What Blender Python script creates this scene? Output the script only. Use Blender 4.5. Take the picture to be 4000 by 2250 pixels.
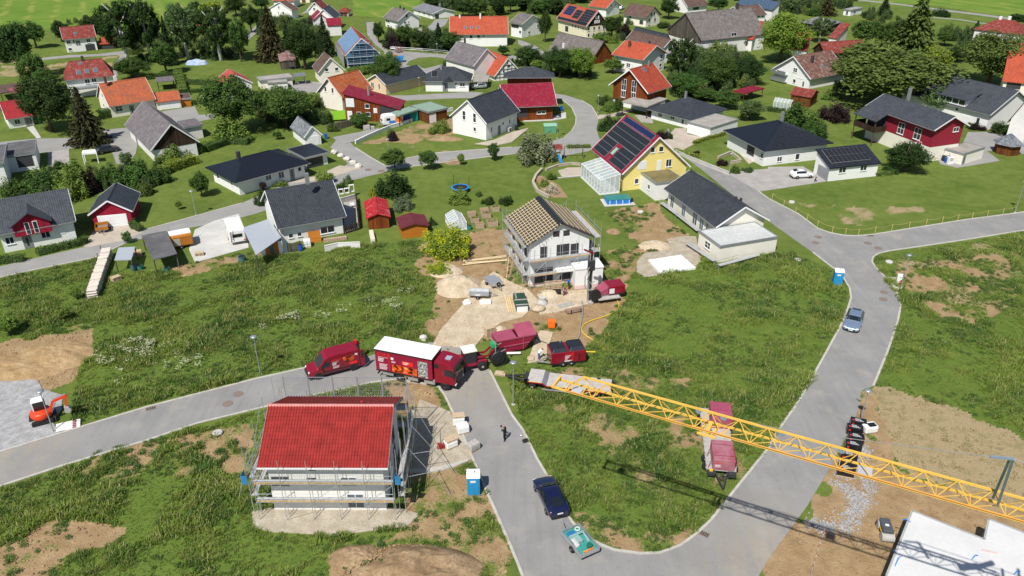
import bpy, bmesh, math, random
import numpy as np
from mathutils import Vector, Matrix
random.seed(7); RNG=np.random.default_rng(7)
for o in list(bpy.data.objects): bpy.data.objects.remove(o)
SC=bpy.context.scene
# ---------------------------------------------------------------- camera
CAM_H=50.0; CAM_F=3080.0; CAM_T=math.atan(CAM_F/5730.0)
cd=bpy.data.cameras.new("camera"); co=bpy.data.objects.new("camera",cd); SC.collection.objects.link(co)
co.location=(0,0,CAM_H); co.rotation_euler=(math.pi/2-CAM_T,0,0)
cd.sensor_width=36; cd.lens=36*CAM_F/4000.0; cd.clip_end=6000; cd.clip_start=.5
SC.camera=co
# ---------------------------------------------------------------- sky, sun, exposure
SUN_AZ=math.radians(25); SUN_EL=math.radians(53)     # light travels towards +y, a little to +x
wd=bpy.data.worlds.new("World"); SC.world=wd; wd.use_nodes=True
nt=wd.node_tree; bg=nt.nodes["Background"]
sky=nt.nodes.new("ShaderNodeTexSky"); sky.sky_type='NISHITA'; sky.sun_disc=False
sky.sun_elevation=SUN_EL; sky.sun_rotation=math.pi+SUN_AZ; sky.air_density=1.0; sky.dust_density=.6
nt.links.new(sky.outputs[0],bg.inputs[0]); bg.inputs[1].default_value=.078
sl=bpy.data.lights.new("sun",'SUN'); sl.energy=4.9; sl.angle=math.radians(.53); sl.color=(1,.955,.89)
so=bpy.data.objects.new("sun",sl); SC.collection.objects.link(so)
so.rotation_euler=Vector((math.sin(SUN_AZ)*math.cos(SUN_EL),math.cos(SUN_AZ)*math.cos(SUN_EL),-math.sin(SUN_EL))).to_track_quat('-Z','Y').to_euler()
so.location=(-60,-80,140)
SC.view_settings.view_transform='Standard'; SC.view_settings.look='None'
SC.view_settings.exposure=0.12; SC.view_settings.gamma=1; SC.view_settings.use_curve_mapping=False
SC.cycles.max_bounces=5; SC.cycles.diffuse_bounces=2; SC.cycles.glossy_bounces=2
SC.cycles.transmission_bounces=3; SC.cycles.transparent_max_bounces=6; SC.cycles.use_denoising=True
# ---------------------------------------------------------------- survey: map points of the site plan
_c,_s=math.cos(CAM_T),math.sin(CAM_T)
def ray(px,py):
 a=(px-2000)/CAM_F; b=(py-1125)/CAM_F
 return Vector((a,_c-b*_s,-_s-b*_c))
def G(px,py,z=0.0):
 d=ray(px,py); t=(z-CAM_H)/d.z
 return Vector((d.x*t,d.y*t,z))
def TT(code,u,v):
 if code=='P': return (u,v)
 return (1000*int(code[0])+u*.3885,(0,563,1126,1687)[int(code[1])]+v*.3885)
def GT(code,u,v,z=0.0): return G(*TT(code,u,v),z)
def HT(base,px,py):
 """height above the ground point base of something seen at px,py"""
 d=ray(px,py); t=base.y/d.y; return CAM_H+d.z*t
# ---------------------------------------------------------------- materials
def srgb(h):
 if not isinstance(h,str): return tuple(h)
 r=[int(h[i:i+2],16)/255 for i in (0,2,4)]
 return tuple((c/12.92 if c<=.04045 else ((c+.055)/1.055)**2.4) for c in r)
MATS={}
def new_mat(name):
 m=bpy.data.materials.new(name); m.use_nodes=True; n=m.node_tree.nodes; b=n["Principled BSDF"]; MATS[name]=m
 return m,m.node_tree,b
def N(nt,t,**kw):
 n=nt.nodes.new(t)
 for k,v in kw.items():
  if k.startswith('i_'):
   key=k[2:]; key=int(key) if key.isdigit() else key
   n.inputs[key].default_value=v
  else: setattr(n,k,v)
 return n
def math_n(nt,op,a,b=None,clamp=False):
 n=N(nt,"ShaderNodeMath",operation=op); n.use_clamp=clamp
 for i,x in enumerate((a,b)):
  if x is None: continue
  if isinstance(x,(int,float)): n.inputs[i].default_value=x
  else: nt.links.new(x,n.inputs[i])
 return n.outputs[0]
def mix_n(nt,f,a,b,mode='MIX'):
 n=N(nt,"ShaderNodeMix",data_type='RGBA',blend_type=mode)
 for sock,x in ((n.inputs[0],f),(n.inputs[6],a),(n.inputs[7],b)):
  if isinstance(x,(int,float)): sock.default_value=x
  elif isinstance(x,tuple): sock.default_value=(*x[:3],1)
  else: nt.links.new(x,sock)
 return n.outputs[2]
def noise_n(nt,vec,scale,detail=3,rough=.55):
 n=N(nt,"ShaderNodeTexNoise"); n.inputs["Scale"].default_value=scale; n.inputs["Detail"].default_value=detail
 n.inputs["Roughness"].default_value=rough
 if vec is not None: nt.links.new(vec,n.inputs["Vector"])
 return n.outputs["Fac"]
def ramp_n(nt,f,lo,hi):
 n=N(nt,"ShaderNodeMapRange",clamp=True); nt.links.new(f,n.inputs[0]); n.inputs[1].default_value=lo; n.inputs[2].default_value=hi
 return n.outputs[0]
def mat(name,col,rough=.6,var=.12,scale=1.5,metal=0.0,bump=0.0,col2=None,spec=.4,coat=0,alpha=1.0):
 """plain paint / metal / plaster with uneven tone; col2 = second tone of stains"""
 if name in MATS: return MATS[name]
 m,nt,b=new_mat(name); c=srgb(col); L=nt.links
 tc=N(nt,"ShaderNodeNewGeometry").outputs["Position"]
 f=noise_n(nt,tc,scale,4); f2=noise_n(nt,tc,scale*9,2)
 ff=math_n(nt,'ADD',math_n(nt,'MULTIPLY',f,.65),math_n(nt,'MULTIPLY',f2,.35))
 lo=tuple(x*(1-var) for x in c); hi=tuple(min(.95,x*(1+var*.8)) for x in c)
 if col2: lo=srgb(col2)
 k=ramp_n(nt,ff,.33,.67); out=mix_n(nt,k,lo,hi)
 L.new(out,b.inputs["Base Color"]); b.inputs["Roughness"].default_value=rough; b.inputs["Metallic"].default_value=metal
 b.inputs["Specular IOR Level"].default_value=spec; b.inputs["Coat Weight"].default_value=coat; b.inputs["Coat Roughness"].default_value=.08
 if bump:
  bn=N(nt,"ShaderNodeBump"); bn.inputs["Strength"].default_value=.5; bn.inputs["Distance"].default_value=bump; L.new(ff,bn.inputs["Height"]); L.new(bn.outputs[0],b.inputs["Normal"])
 if alpha<1: b.inputs["Alpha"].default_value=alpha
 return m
def uvxy(nt):
 u=N(nt,"ShaderNodeUVMap"); s=N(nt,"ShaderNodeSeparateXYZ"); nt.links.new(u.outputs[0],s.inputs[0]); return s.outputs[0],s.outputs[1],u.outputs[0]
def tile_mat(name,col,col2=None,row=.36,colw=.3,rough=.75,lich=0.0,lichcol='9a948c',relief=.03,dark=.45,spec=.3):
 """roof tiles: rows lapping down the slope, rounded columns, weathered patches"""
 if name in MATS: return MATS[name]
 m,nt,b=new_mat(name); L=nt.links; c=srgb(col); c2=srgb(col2) if col2 else tuple(x*.72 for x in c)
 u,v,uv=uvxy(nt)
 fv=math_n(nt,'FRACT',math_n(nt,'DIVIDE',v,row)); fu=math_n(nt,'FRACT',math_n(nt,'DIVIDE',u,colw))
 pos=N(nt,"ShaderNodeNewGeometry").outputs["Position"]
 big=noise_n(nt,pos,.55,5);
 cv=N(nt,"ShaderNodeCombineXYZ"); L.new(math_n(nt,'FLOOR',math_n(nt,'DIVIDE',u,colw)),cv.inputs[0]); L.new(math_n(nt,'FLOOR',math_n(nt,'DIVIDE',v,row)),cv.inputs[1])
 wn=N(nt,"ShaderNodeTexWhiteNoise",noise_dimensions='2D'); L.new(cv.outputs[0],wn.inputs[0])
 tone=math_n(nt,'ADD',math_n(nt,'MULTIPLY',big,.6),math_n(nt,'MULTIPLY',wn.outputs[0],.4))
 base=mix_n(nt,ramp_n(nt,tone,.3,.68),c2,c)
 if lich:
  ln=noise_n(nt,pos,1.1,6,.7); base=mix_n(nt,math_n(nt,'MULTIPLY',ramp_n(nt,ln,.52,.62),lich),base,srgb(lichcol))
 joint=math_n(nt,'MAXIMUM',ramp_n(nt,fv,.10,.02),math_n(nt,'MULTIPLY',ramp_n(nt,math_n(nt,'ABSOLUTE',math_n(nt,'SUBTRACT',fu,.5)),.38,.5),.7))
 base=mix_n(nt,math_n(nt,'MULTIPLY',joint,dark),base,tuple(x*.25 for x in c))
 L.new(base,b.inputs["Base Color"]); b.inputs["Roughness"].default_value=rough; b.inputs["Specular IOR Level"].default_value=spec
 h=math_n(nt,'ADD',math_n(nt,'SUBTRACT',1.0,fv),math_n(nt,'SINE',math_n(nt,'MULTIPLY',fu,math.pi)))
 bn=N(nt,"ShaderNodeBump"); bn.inputs["Strength"].default_value=.7; bn.inputs["Distance"].default_value=relief; L.new(h,bn.inputs["Height"]); L.new(bn.outputs[0],b.inputs["Normal"])
 return m
def plank_mat(name,col,col2,w=.16,horiz=False,rough=.8,dark=.6):
 if name in MATS: return MATS[name]
 m,nt,b=new_mat(name); L=nt.links; u,v,uv=uvxy(nt); x=v if horiz else u
 q=math_n(nt,'DIVIDE',x,w); f=math_n(nt,'FRACT',q)
 wn=N(nt,"ShaderNodeTexWhiteNoise",noise_dimensions='1D'); L.new(math_n(nt,'FLOOR',q),wn.inputs[1])
 mp=N(nt,"ShaderNodeMapping"); L.new(uv,mp.inputs[0]); mp.inputs[3].default_value=(.6,9,1) if horiz else (9,.6,1)
 g=noise_n(nt,mp.outputs[0],1.2,4); big=noise_n(nt,N(nt,"ShaderNodeNewGeometry").outputs["Position"],.5,3)
 t=math_n(nt,'ADD',math_n(nt,'ADD',math_n(nt,'MULTIPLY',wn.outputs[0],.35),math_n(nt,'MULTIPLY',g,.35)),math_n(nt,'MULTIPLY',big,.3))
 base=mix_n(nt,ramp_n(nt,t,.25,.72),srgb(col2),srgb(col))
 j=ramp_n(nt,math_n(nt,'ABSOLUTE',math_n(nt,'SUBTRACT',f,.5)),.42,.49)
 base=mix_n(nt,math_n(nt,'MULTIPLY',j,dark),base,tuple(x*.2 for x in srgb(col2)))
 L.new(base,b.inputs["Base Color"]); b.inputs["Roughness"].default_value=rough; b.inputs["Specular IOR Level"].default_value=.2
 bn=N(nt,"ShaderNodeBump"); bn.inputs["Strength"].default_value=.6; bn.inputs["Distance"].default_value=.012; L.new(math_n(nt,'SUBTRACT',1.0,j),bn.inputs["Height"]); L.new(bn.outputs[0],b.inputs["Normal"])
 return m
def glass_mat(name,col=(.02,.03,.04),alpha=1.0,rough=.05):
 if name in MATS: return MATS[name]
 m,nt,b=new_mat(name); b.inputs["Base Color"].default_value=(*srgb(col),1); b.inputs["Roughness"].default_value=rough
 b.inputs["Specular IOR Level"].default_value=.7; b.inputs["Alpha"].default_value=alpha; return m
# ---------------------------------------------------------------- mesh builder
class MB:
 def __init__(s): s.v=[]; s.f=[]; s.mi=[]; s.cur=0
 def add(s,vs,fs,M=None):
  o=len(s.v)
  s.v+= [tuple(M@Vector(p)) for p in vs] if M is not None else [tuple(p) for p in vs]
  for f in fs: s.f.append(tuple(i+o for i in f)); s.mi.append(s.cur)
  return s
 def box(s,x0,x1,y0,y1,z0,z1,M=None):
  return s.add([(x0,y0,z0),(x1,y0,z0),(x1,y1,z0),(x0,y1,z0),(x0,y0,z1),(x1,y0,z1),(x1,y1,z1),(x0,y1,z1)],
   [(3,2,1,0),(4,5,6,7),(0,1,5,4),(1,2,6,5),(2,3,7,6),(3,0,4,7)],M)
 def cbox(s,c,d,M=None): return s.box(c[0]-d[0]/2,c[0]+d[0]/2,c[1]-d[1]/2,c[1]+d[1]/2,c[2]-d[2]/2,c[2]+d[2]/2,M)
 def bar(s,p,q,w,h=None,up=(0,0,1)):
  """square bar from p to q"""
  h=h or w; p,q=Vector(p),Vector(q); d=q-p
  if d.length<1e-6: return s
  z=d.normalized(); u=Vector(up)
  if abs(z.dot(u))>.98: u=Vector((1,0,0))
  x=z.cross(u).normalized()*w/2; y=x.cross(z).normalized()*h/2
  return s.add([p-x-y,p+x-y,p+x+y,p-x+y,q-x-y,q+x-y,q+x+y,q-x+y],[(3,2,1,0),(4,5,6,7),(0,1,5,4),(1,2,6,5),(2,3,7,6),(3,0,4,7)])
 def tube(s,pts,r,n=6,cap=True):
  pts=[Vector(p) for p in pts]; rr=r if isinstance(r,(list,tuple)) else [r]*len(pts); rings=[]
  for i,p in enumerate(pts):
   d=(pts[min(i+1,len(pts)-1)]-pts[max(i-1,0)]).normalized(); u=Vector((0,0,1)) if abs(d.z)<.9 else Vector((1,0,0))
   x=d.cross(u).normalized(); y=x.cross(d)
   rings.append([p+(x*math.cos(a)+y*math.sin(a))*rr[i] for a in [2*math.pi*k/n for k in range(n)]])
  vs=[q for r_ in rings for q in r_]; fs=[]
  for i in range(len(pts)-1):
   for k in range(n): fs.append((i*n+k,i*n+(k+1)%n,(i+1)*n+(k+1)%n,(i+1)*n+k))
  if cap: fs+= [tuple(range(n-1,-1,-1)),tuple((len(pts)-1)*n+k for k in range(n))]
  return s.add(vs,fs)
 def cyl(s,p,q,r,n=12): return s.tube([p,q],r,n)
 def lathe(s,prof,n=14,M=None):
  vs=[];fs=[]
  for r,z in prof: vs+= [(r*math.cos(2*math.pi*k/n),r*math.sin(2*math.pi*k/n),z) for k in range(n)]
  for i in range(len(prof)-1):
   for k in range(n): fs.append((i*n+k,i*n+(k+1)%n,(i+1)*n+(k+1)%n,(i+1)*n+k))
  fs+= [tuple(range(n-1,-1,-1)),tuple((len(prof)-1)*n+k for k in range(n))]
  return s.add(vs,fs,M)
 def prism(s,prof,x0,x1,axis='x',M=None):
  """profile of (a,z) points swept along an axis"""
  n=len(prof)
  if axis=='x': vs=[(x0,a,z) for a,z in prof]+[(x1,a,z) for a,z in prof]
  else: vs=[(a,x0,z) for a,z in prof]+[(a,x1,z) for a,z in prof]
  fs=[tuple(range(n)),tuple(range(2*n-1,n-1,-1))]+[(i,i+n,(i+1)%n+n,(i+1)%n) for i in range(n)]
  if axis!='x': fs=[f[::-1] for f in fs]
  return s.add(vs,fs,M)
 def mesh(s,name,mats=None,smooth=False,recalc=True):
  me=bpy.data.meshes.new(name); me.from_pydata(s.v,[],s.f); me.update()
  if recalc:
   bm=bmesh.new(); bm.from_mesh(me); bmesh.ops.recalc_face_normals(bm,faces=bm.faces); bm.to_mesh(me); bm.free()
  auto_uv(me)
  for m in (mats if isinstance(mats,(list,tuple)) else [mats]):
   if m is not None: me.materials.append(m)
  if isinstance(mats,(list,tuple)) and len(mats)>1 and not recalc: me.polygons.foreach_set('material_index',s.mi)
  elif isinstance(mats,(list,tuple)) and len(mats)>1: me.polygons.foreach_set('material_index',s.mi)
  if smooth: me.polygons.foreach_set('use_smooth',[True]*len(me.polygons))
  return me
def auto_uv(me):
 uv=me.uv_layers.new(name="UVMap"); n=len(me.loops)
 if n==0: return
 co=np.empty(len(me.vertices)*3); me.vertices.foreach_get('co',co); co=co.reshape(-1,3)
 li=np.empty(n,dtype=np.int64); me.loops.foreach_get('vertex_index',li)
 nf=len(me.polygons); nr=np.empty(nf*3); me.polygons.foreach_get('normal',nr); nr=nr.reshape(-1,3)
 tot=np.empty(nf,dtype=np.int64); me.polygons.foreach_get('loop_total',tot)
 fi=np.repeat(np.arange(nf),tot); nn=nr[fi]
 t=np.stack([-nn[:,1],nn[:,0],np.zeros(n)],1); l=np.linalg.norm(t,axis=1); flat=l<.02
 t[flat]=(1,0,0); l[flat]=1; t/=l[:,None]
 sgn=np.sign(t[:,0]+.001*t[:,1]); sgn[sgn==0]=1; t*=sgn[:,None]
 b=np.cross(nn,t); sb=np.sign(b[:,2]); sb[flat]=1; sb[sb==0]=1; b*=sb[:,None]; b[flat]=(0,1,0)
 p=co[li]; out=np.stack([(p*t).sum(1),(p*b).sum(1)],1).astype(np.float32)
 uv.data.foreach_set('uv',out.ravel())
# ---------------------------------------------------------------- objects
COL=SC.collection
def thing(name,label,cat,loc=(0,0,0),rz=0.0,group=None):
 o=bpy.data.objects.new(name,None); COL.objects.link(o); o.empty_display_size=.2
 o.location=loc; o.rotation_euler=(0,0,rz); o['label']=label; o['category']=cat
 if group: o['group']=group
 return o
def part(parent,name,mb,mats,smooth=False,label=None,bev=0,sub=0,loc=None,rot=None):
 me=mb if isinstance(mb,bpy.types.Mesh) else mb.mesh(name,mats,smooth)
 o=bpy.data.objects.new(name,me); COL.objects.link(o); o.parent=parent
 if label: o['label']=label
 if bev:
  b=o.modifiers.new('bevel','BEVEL'); b.width=bev; b.segments=2; b.limit_method='ANGLE'
 if sub: b=o.modifiers.new('subd','SUBSURF'); b.levels=b.render_levels=sub
 if loc: o.location=loc
 if rot: o.rotation_euler=rot
 return o
def solo(name,mb,mats,label,cat,loc=(0,0,0),rz=0.0,group=None,smooth=False):
 me=mb if isinstance(mb,bpy.types.Mesh) else mb.mesh(name,mats,smooth)
 o=bpy.data.objects.new(name,me); COL.objects.link(o); o.location=loc; o.rotation_euler=(0,0,rz); o['label']=label; o['category']=cat
 if group: o['group']=group
 return o
def struct(name,mb,mats,kind='structure',smooth=False,parent=None):
 me=mb if isinstance(mb,bpy.types.Mesh) else mb.mesh(name,mats,smooth)
 o=bpy.data.objects.new(name,me); COL.objects.link(o)
 if parent: o.parent=parent
 else: o['kind']=kind
 return o
def dup(root,loc,rz,label,group=None,scale=None):
 r=root.copy(); COL.objects.link(r); r.location=loc; r.rotation_euler=(0,0,rz); r['label']=label
 if group: r['group']=group
 if scale: r.scale=scale
 for ch in list(root.children):
  c=ch.copy(); COL.objects.link(c); c.parent=r
  for g in ch.children:
   d=g.copy(); COL.objects.link(d); d.parent=c
 return r
# ================================================================ ground
def hash2(ix,iy,seed):
 h=(ix.astype(np.int64)*374761393+iy.astype(np.int64)*668265263+seed*1442695041)&0xffffffff
 h=((h^(h>>13))*1274126177)&0xffffffff; h^=h>>16
 return (h&0xffff)/65535.0
def vnoise(x,y,seed=0):
 ix=np.floor(x); iy=np.floor(y); fx=x-ix; fy=y-iy; fx=fx*fx*(3-2*fx); fy=fy*fy*(3-2*fy)
 a=hash2(ix,iy,seed); b=hash2(ix+1,iy,seed); c=hash2(ix,iy+1,seed); d=hash2(ix+1,iy+1,seed)
 return (a*(1-fx)+b*fx)*(1-fy)+(c*(1-fx)+d*fx)*fy
def fbm(x,y,seed=0,o=4):
 s=0;a=.5;t=0
 for k in range(o): s=s+a*vnoise(x*2**k,y*2**k,seed+k*17); t+=a; a*=.55
 return s/t
def inpoly(x,y,P):
 r=np.zeros(x.shape,bool); n=len(P)
 for i in range(n):
  x0,y0=P[i]; x1,y1=P[(i+1)%n]
  if y0==y1: continue
  c=((y0>y)!=(y1>y))&(x<(x1-x0)*(y-y0)/(y1-y0)+x0); r^=c
 return r
def W2(P): return [tuple(G(*p)[:2]) for p in P]
ROUGH=[W2(p) for p in [
[(-900,1330),(-300,1172),(0,1092),(370,1014),(430,1060),(800,1060),(1080,1000),(1400,960),(1640,940),(1640,1080),(1720,1200),(1600,1290),(1470,1370),(1200,1427),(1000,1470),(575,1580),(280,1665),(290,1560),(300,1480),(345,1380),(340,1300),(200,1330),(0,1350),(-600,1500)],
[(-900,2220),(0,1910),(684,1696),(960,1620),(985,2080),(1380,2095),(1340,2150),(1310,2200),(1320,2420),(-900,2420)],
[(1990,1480),(2080,1450),(2340,1440),(2420,1240),(2480,1120),(2600,1090),(2780,1040),(3080,985),(3250,1054),(3315,1130),(3305,1210),(3188,1437),(2994,1753),(2829,1959),(2712,2080),(2583,2150),(2400,2140),(2238,2030),(2055,1690)],
[(3418,1004),(4000,910),(4700,810),(4900,1900),(4000,1725),(3830,1650),(3600,1560),(3420,1515),(3475,1375),(3525,1192),(3412,1025)],
[(2340,1330),(2480,1120),(2420,1240),(2342,1436),(1990,1476),(1925,1440),(2050,1400),(2200,1400)],[(1640,935),(1700,1200),(1640,1290),(1750,1350),(1720,1328),(1480,1372),(1600,1288),(1718,1200),(1638,1080)],[(2330,1115),(2480,1118),(2600,1088),(2780,1038),(2750,1000),(2500,1065)],[(690,1694),(960,1622),(1250,1548),(1540,1490),(1570,1700),(1600,2075),(990,2080),(960,1900)],[(3345,1560),(3420,1520),(3470,1700),(3400,1700)],
[(1800,2010),(1880,1985),(1920,2000),(1990,2150),(1940,2160),(1850,2120)]]]
SOIL=[(W2(p),w) for p,w in [
([(-500,1420),(0,1345),(150,1310),(342,1310),(350,1390),(260,1500),(150,1545),(-500,1560)],1.0),
([(0,2130),(180,2040),(330,2020),(470,2040),(500,2100),(350,2140),(230,2180),(240,2330),(-300,2330)],.8),
([(1500,1480),(1570,1480),(1700,1508),(1780,1640),(1890,1900),(2010,2180),(1960,2330),(1320,2330),(1310,2200),(1400,2110),(1580,2080),(1560,1700)],.68),
([(1500,1490),(1600,1500),(1720,1540),(1760,1640),(1600,1620)],.8),
([(1640,950),(1900,890),(1990,900),(2000,1100),(2100,1120),(2440,1110),(2450,1180),(2380,1240),(2330,1330),(2200,1400),(2050,1330),(1900,1330),(1750,1370),(1640,1290),(1700,1200),(1690,1080),(1640,1060)],.85),
([(2360,830),(2570,790),(2600,850),(2700,930),(2760,990),(2700,1050),(2500,1060),(2400,1120),(2420,1000),(2500,960),(2440,900)],.72),
([(1990,1480),(2340,1430),(2700,1480),(2650,1700),(2500,1750),(2380,1750),(2200,1600)],.54),
([(2350,1740),(2900,1640),(2900,1880),(2600,1950),(2400,1860)],.50),
([(2233,2030),(2330,2010),(2480,2080),(2660,2060),(2760,2030),(2660,2135),(2500,2165),(2350,2130)],.72),
([(3360,1640),(3420,1780),(3470,1800),(3560,1850),(3700,1890),(4000,2000),(4600,2200),(4600,2500),(2900,2500),(3000,2195),(3155,1980),(3240,1850)],1.0),
([(3335,1650),(3362,1545),(3420,1560),(3480,1790),(3400,1820),(3225,1870)],.85),
([(3480,1060),(3650,1010),(3950,1000),(4000,1200),(3750,1270),(3560,1180)],.58),
([(3640,1230),(3800,1240),(3860,1330),(3740,1340)],.42),
([(380,1760),(684,1700),(980,1640),(980,1830),(820,1850),(560,1850),(250,1880)],.58),
([(2320,1010),(2440,960),(2490,1030),(2430,1110),(2330,1120)],.6),
([(1405,560),(1500,530),(1760,440),(1800,520),(1600,560)],.75),
([(640,1040),(700,1085),(860,1045),(965,1012),(1010,1000),(1100,985),(1090,975),(940,990),(800,1020)],.75),
([(200,1290),(345,1270),(350,1400),(200,1330)],.6)]]
DRY=[(W2(p),w) for p,w in [
([(3362,1528),(3500,1520),(3700,1590),(4000,1720),(4700,1950),(4700,2200),(4000,2010),(3700,1890),(3560,1840),(3450,1760),(3360,1650)],.95),
([(3450,1010),(4300,860),(4300,1250),(3750,1240),(3560,1150)],.5),
([(3020,790),(3230,870),(3420,890),(3600,860),(3650,800),(3400,810),(3200,800)],.5),
([(120,1840),(684,1700),(1000,1620),(990,1860),(600,1880)],.45),
([(1420,580),(1600,530),(1830,520),(1830,600),(1560,610)],.4),
([(0,220),(160,260),(470,215),(440,270),(200,290),(0,300)],.6),
([(820,650),(940,700),(930,790),(840,720)],.35)]]
MEADOW=[W2(p) for p in [[(-3000,160),(0,108),(260,120),(560,112),(745,40),(745,-490),(-3000,-490)],[(1380,-490),(1380,60),(1500,70),(1640,30),(1660,-490)],[(3400,10),(3650,20),(3930,65),(6000,200),(6000,-490),(3400,-490)]]]
def ground_weights(x,y):
 rough=np.zeros(x.shape); soil=np.zeros(x.shape); dry=np.zeros(x.shape); mead=np.zeros(x.shape)
 wx=x+1.4*(fbm(x*.35,y*.35,3)-.5)*2; wy=y+1.4*(fbm(x*.35,y*.35,9)-.5)*2
 for P in ROUGH: rough[inpoly(wx*.35+x*.65,wy*.35+y*.65,P)]=1
 for P,w in SOIL: m=inpoly(wx,wy,P); soil[m]=np.maximum(soil[m],w)
 for P,w in DRY: m=inpoly(wx,wy,P); dry[m]=np.maximum(dry[m],w)
 for P in MEADOW: mead[inpoly(x,y,P)]=1
 n=fbm(x*.42,y*.42,21,5)
 sm=np.clip((soil-(1-n)*1.0+.14)*1.9,0,1); sm[soil==0]=0
 dm=np.clip((dry-(1-fbm(x*.3,y*.3,41,5))+.1)*2.6,0,1); dm[dry==0]=0
 return rough,sm,dm,mead
ys=np.concatenate([28*(620/28)**(np.arange(520)/519.0),[700,850,1100,1500,2200,3200]])
ys=np.concatenate([[-400,-60,10],ys])
sx=np.concatenate([[-40,-12,-5,-2.5,-1.6,-1.25],np.linspace(-1,1,640),[1.25,1.6,2.5,5,12,40]])
YY,SS=np.meshgrid(ys,sx,indexing='ij'); XX=SS*(np.clip(YY,20,900)*.78+16)
rw,sw_,dw,mw=ground_weights(XX.ravel(),YY.ravel())
nr,nc=YY.shape
zz=np.where(sw_>.2,(fbm(XX.ravel()*1.3,YY.ravel()*1.3,77)-.5)*.10*sw_,0)-.03*(sw_>0)
vs=np.stack([XX.ravel(),YY.ravel(),zz],1)
ii=np.arange(nr*nc).reshape(nr,nc); fq=np.stack([ii[:-1,:-1],ii[:-1,1:],ii[1:,1:],ii[1:,:-1]],-1).reshape(-1,4)
gm=bpy.data.meshes.new("ground"); gm.vertices.add(len(vs)); gm.vertices.foreach_set('co',vs.ravel())
gm.loops.add(fq.size); gm.loops.foreach_set('vertex_index',fq.ravel().astype(np.int32)); gm.polygons.add(len(fq))
gm.polygons.foreach_set('loop_start',np.arange(0,fq.size,4,dtype=np.int32)); gm.polygons.foreach_set('loop_total',np.full(len(fq),4,dtype=np.int32))
gm.update(calc_edges=True); gm.polygons.foreach_set('use_smooth',[True]*len(fq))
ca=gm.color_attributes.new("gw",'FLOAT_COLOR','POINT'); ca.data.foreach_set('color',np.stack([sw_,dw,rw,mw],1).astype(np.float32).ravel())
m,nt,b=new_mat("ground_grass"); L=nt.links
at=N(nt,"ShaderNodeAttribute",attribute_name="gw"); sp=N(nt,"ShaderNodeSeparateColor"); L.new(at.outputs["Color"],sp.inputs[0])
pos=N(nt,"ShaderNodeNewGeometry").outputs["Position"]
n1=noise_n(nt,pos,.09,5); n2=noise_n(nt,pos,.7,5); n3=noise_n(nt,pos,5.0,3); n4=noise_n(nt,pos,14.0,2)
lawn=mix_n(nt,ramp_n(nt,math_n(nt,'ADD',math_n(nt,'MULTIPLY',n1,.5),math_n(nt,'MULTIPLY',n2,.5)),.36,.64),(.085,.135,.024),(.160,.210,.044))
lawn=mix_n(nt,math_n(nt,'MULTIPLY',ramp_n(nt,n3,.35,.7),.30),lawn,(.075,.105,.020))
mow=math_n(nt,'SINE',math_n(nt,'ADD',math_n(nt,'MULTIPLY',noise_n(nt,pos,.035,2),60.0),math_n(nt,'MULTIPLY',n1,3.0))); lawn=mix_n(nt,math_n(nt,'MULTIPLY',ramp_n(nt,mow,-.2,.9),.22),lawn,(.19,.225,.055))
rg=mix_n(nt,ramp_n(nt,n2,.3,.7),(.070,.130,.020),(.125,.190,.030)); rg=mix_n(nt,ramp_n(nt,n3,.4,.75),rg,(.150,.190,.044))
sxyz=N(nt,"ShaderNodeSeparateXYZ"); L.new(pos,sxyz.inputs[0])
wv=math_n(nt,'SINE',math_n(nt,'ADD',math_n(nt,'ADD',math_n(nt,'MULTIPLY',sxyz.outputs[0],.62),math_n(nt,'MULTIPLY',sxyz.outputs[1],.30)),math_n(nt,'MULTIPLY',n1,5.0)))
swath=math_n(nt,'MULTIPLY',ramp_n(nt,wv,.35,1.0),ramp_n(nt,noise_n(nt,pos,.12,4),.42,.62))
md=mix_n(nt,ramp_n(nt,n1,.35,.65),(.110,.200,.028),(.165,.245,.040)); md=mix_n(nt,math_n(nt,'MULTIPLY',swath,.75),md,(.300,.300,.075))
soil=mix_n(nt,ramp_n(nt,n2,.3,.7),(.290,.190,.098),(.440,.320,.180)); soil=mix_n(nt,math_n(nt,'MULTIPLY',ramp_n(nt,n4,.35,.75),.5),soil,(.200,.130,.068))
dry=mix_n(nt,ramp_n(nt,n3,.3,.7),(.300,.230,.125),(.400,.315,.185)); dry=mix_n(nt,math_n(nt,'MULTIPLY',ramp_n(nt,n2,.5,.68),.45),dry,(.150,.155,.050))
g0=mix_n(nt,sp.outputs[2],lawn,rg); g0=mix_n(nt,at.outputs["Alpha"],g0,md)
fd=math_n(nt,'ADD',sp.outputs[1],math_n(nt,'MULTIPLY',math_n(nt,'SUBTRACT',n3,.5),1.1)); g0=mix_n(nt,math_n(nt,'MULTIPLY',ramp_n(nt,fd,.35,.65),ramp_n(nt,sp.outputs[1],.02,.2)),g0,dry)
fs=math_n(nt,'ADD',sp.outputs[0],math_n(nt,'MULTIPLY',math_n(nt,'SUBTRACT',math_n(nt,'ADD',math_n(nt,'MULTIPLY',n3,.6),math_n(nt,'MULTIPLY',n4,.4)),.5),1.9)); g0=mix_n(nt,math_n(nt,'MULTIPLY',ramp_n(nt,fs,.38,.62),ramp_n(nt,sp.outputs[0],.02,.2)),g0,soil)
L.new(g0,b.inputs["Base Color"]); b.inputs["Roughness"].default_value=.95; b.inputs["Specular IOR Level"].default_value=.1
bn=N(nt,"ShaderNodeBump"); bn.inputs["Strength"].default_value=.8; bn.inputs["Distance"].default_value=.12; L.new(math_n(nt,'ADD',n3,math_n(nt,'MULTIPLY',n4,.5)),bn.inputs["Height"]); L.new(bn.outputs[0],b.inputs["Normal"])
gm.materials.append(m); ground=struct("ground",gm,None)
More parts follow.
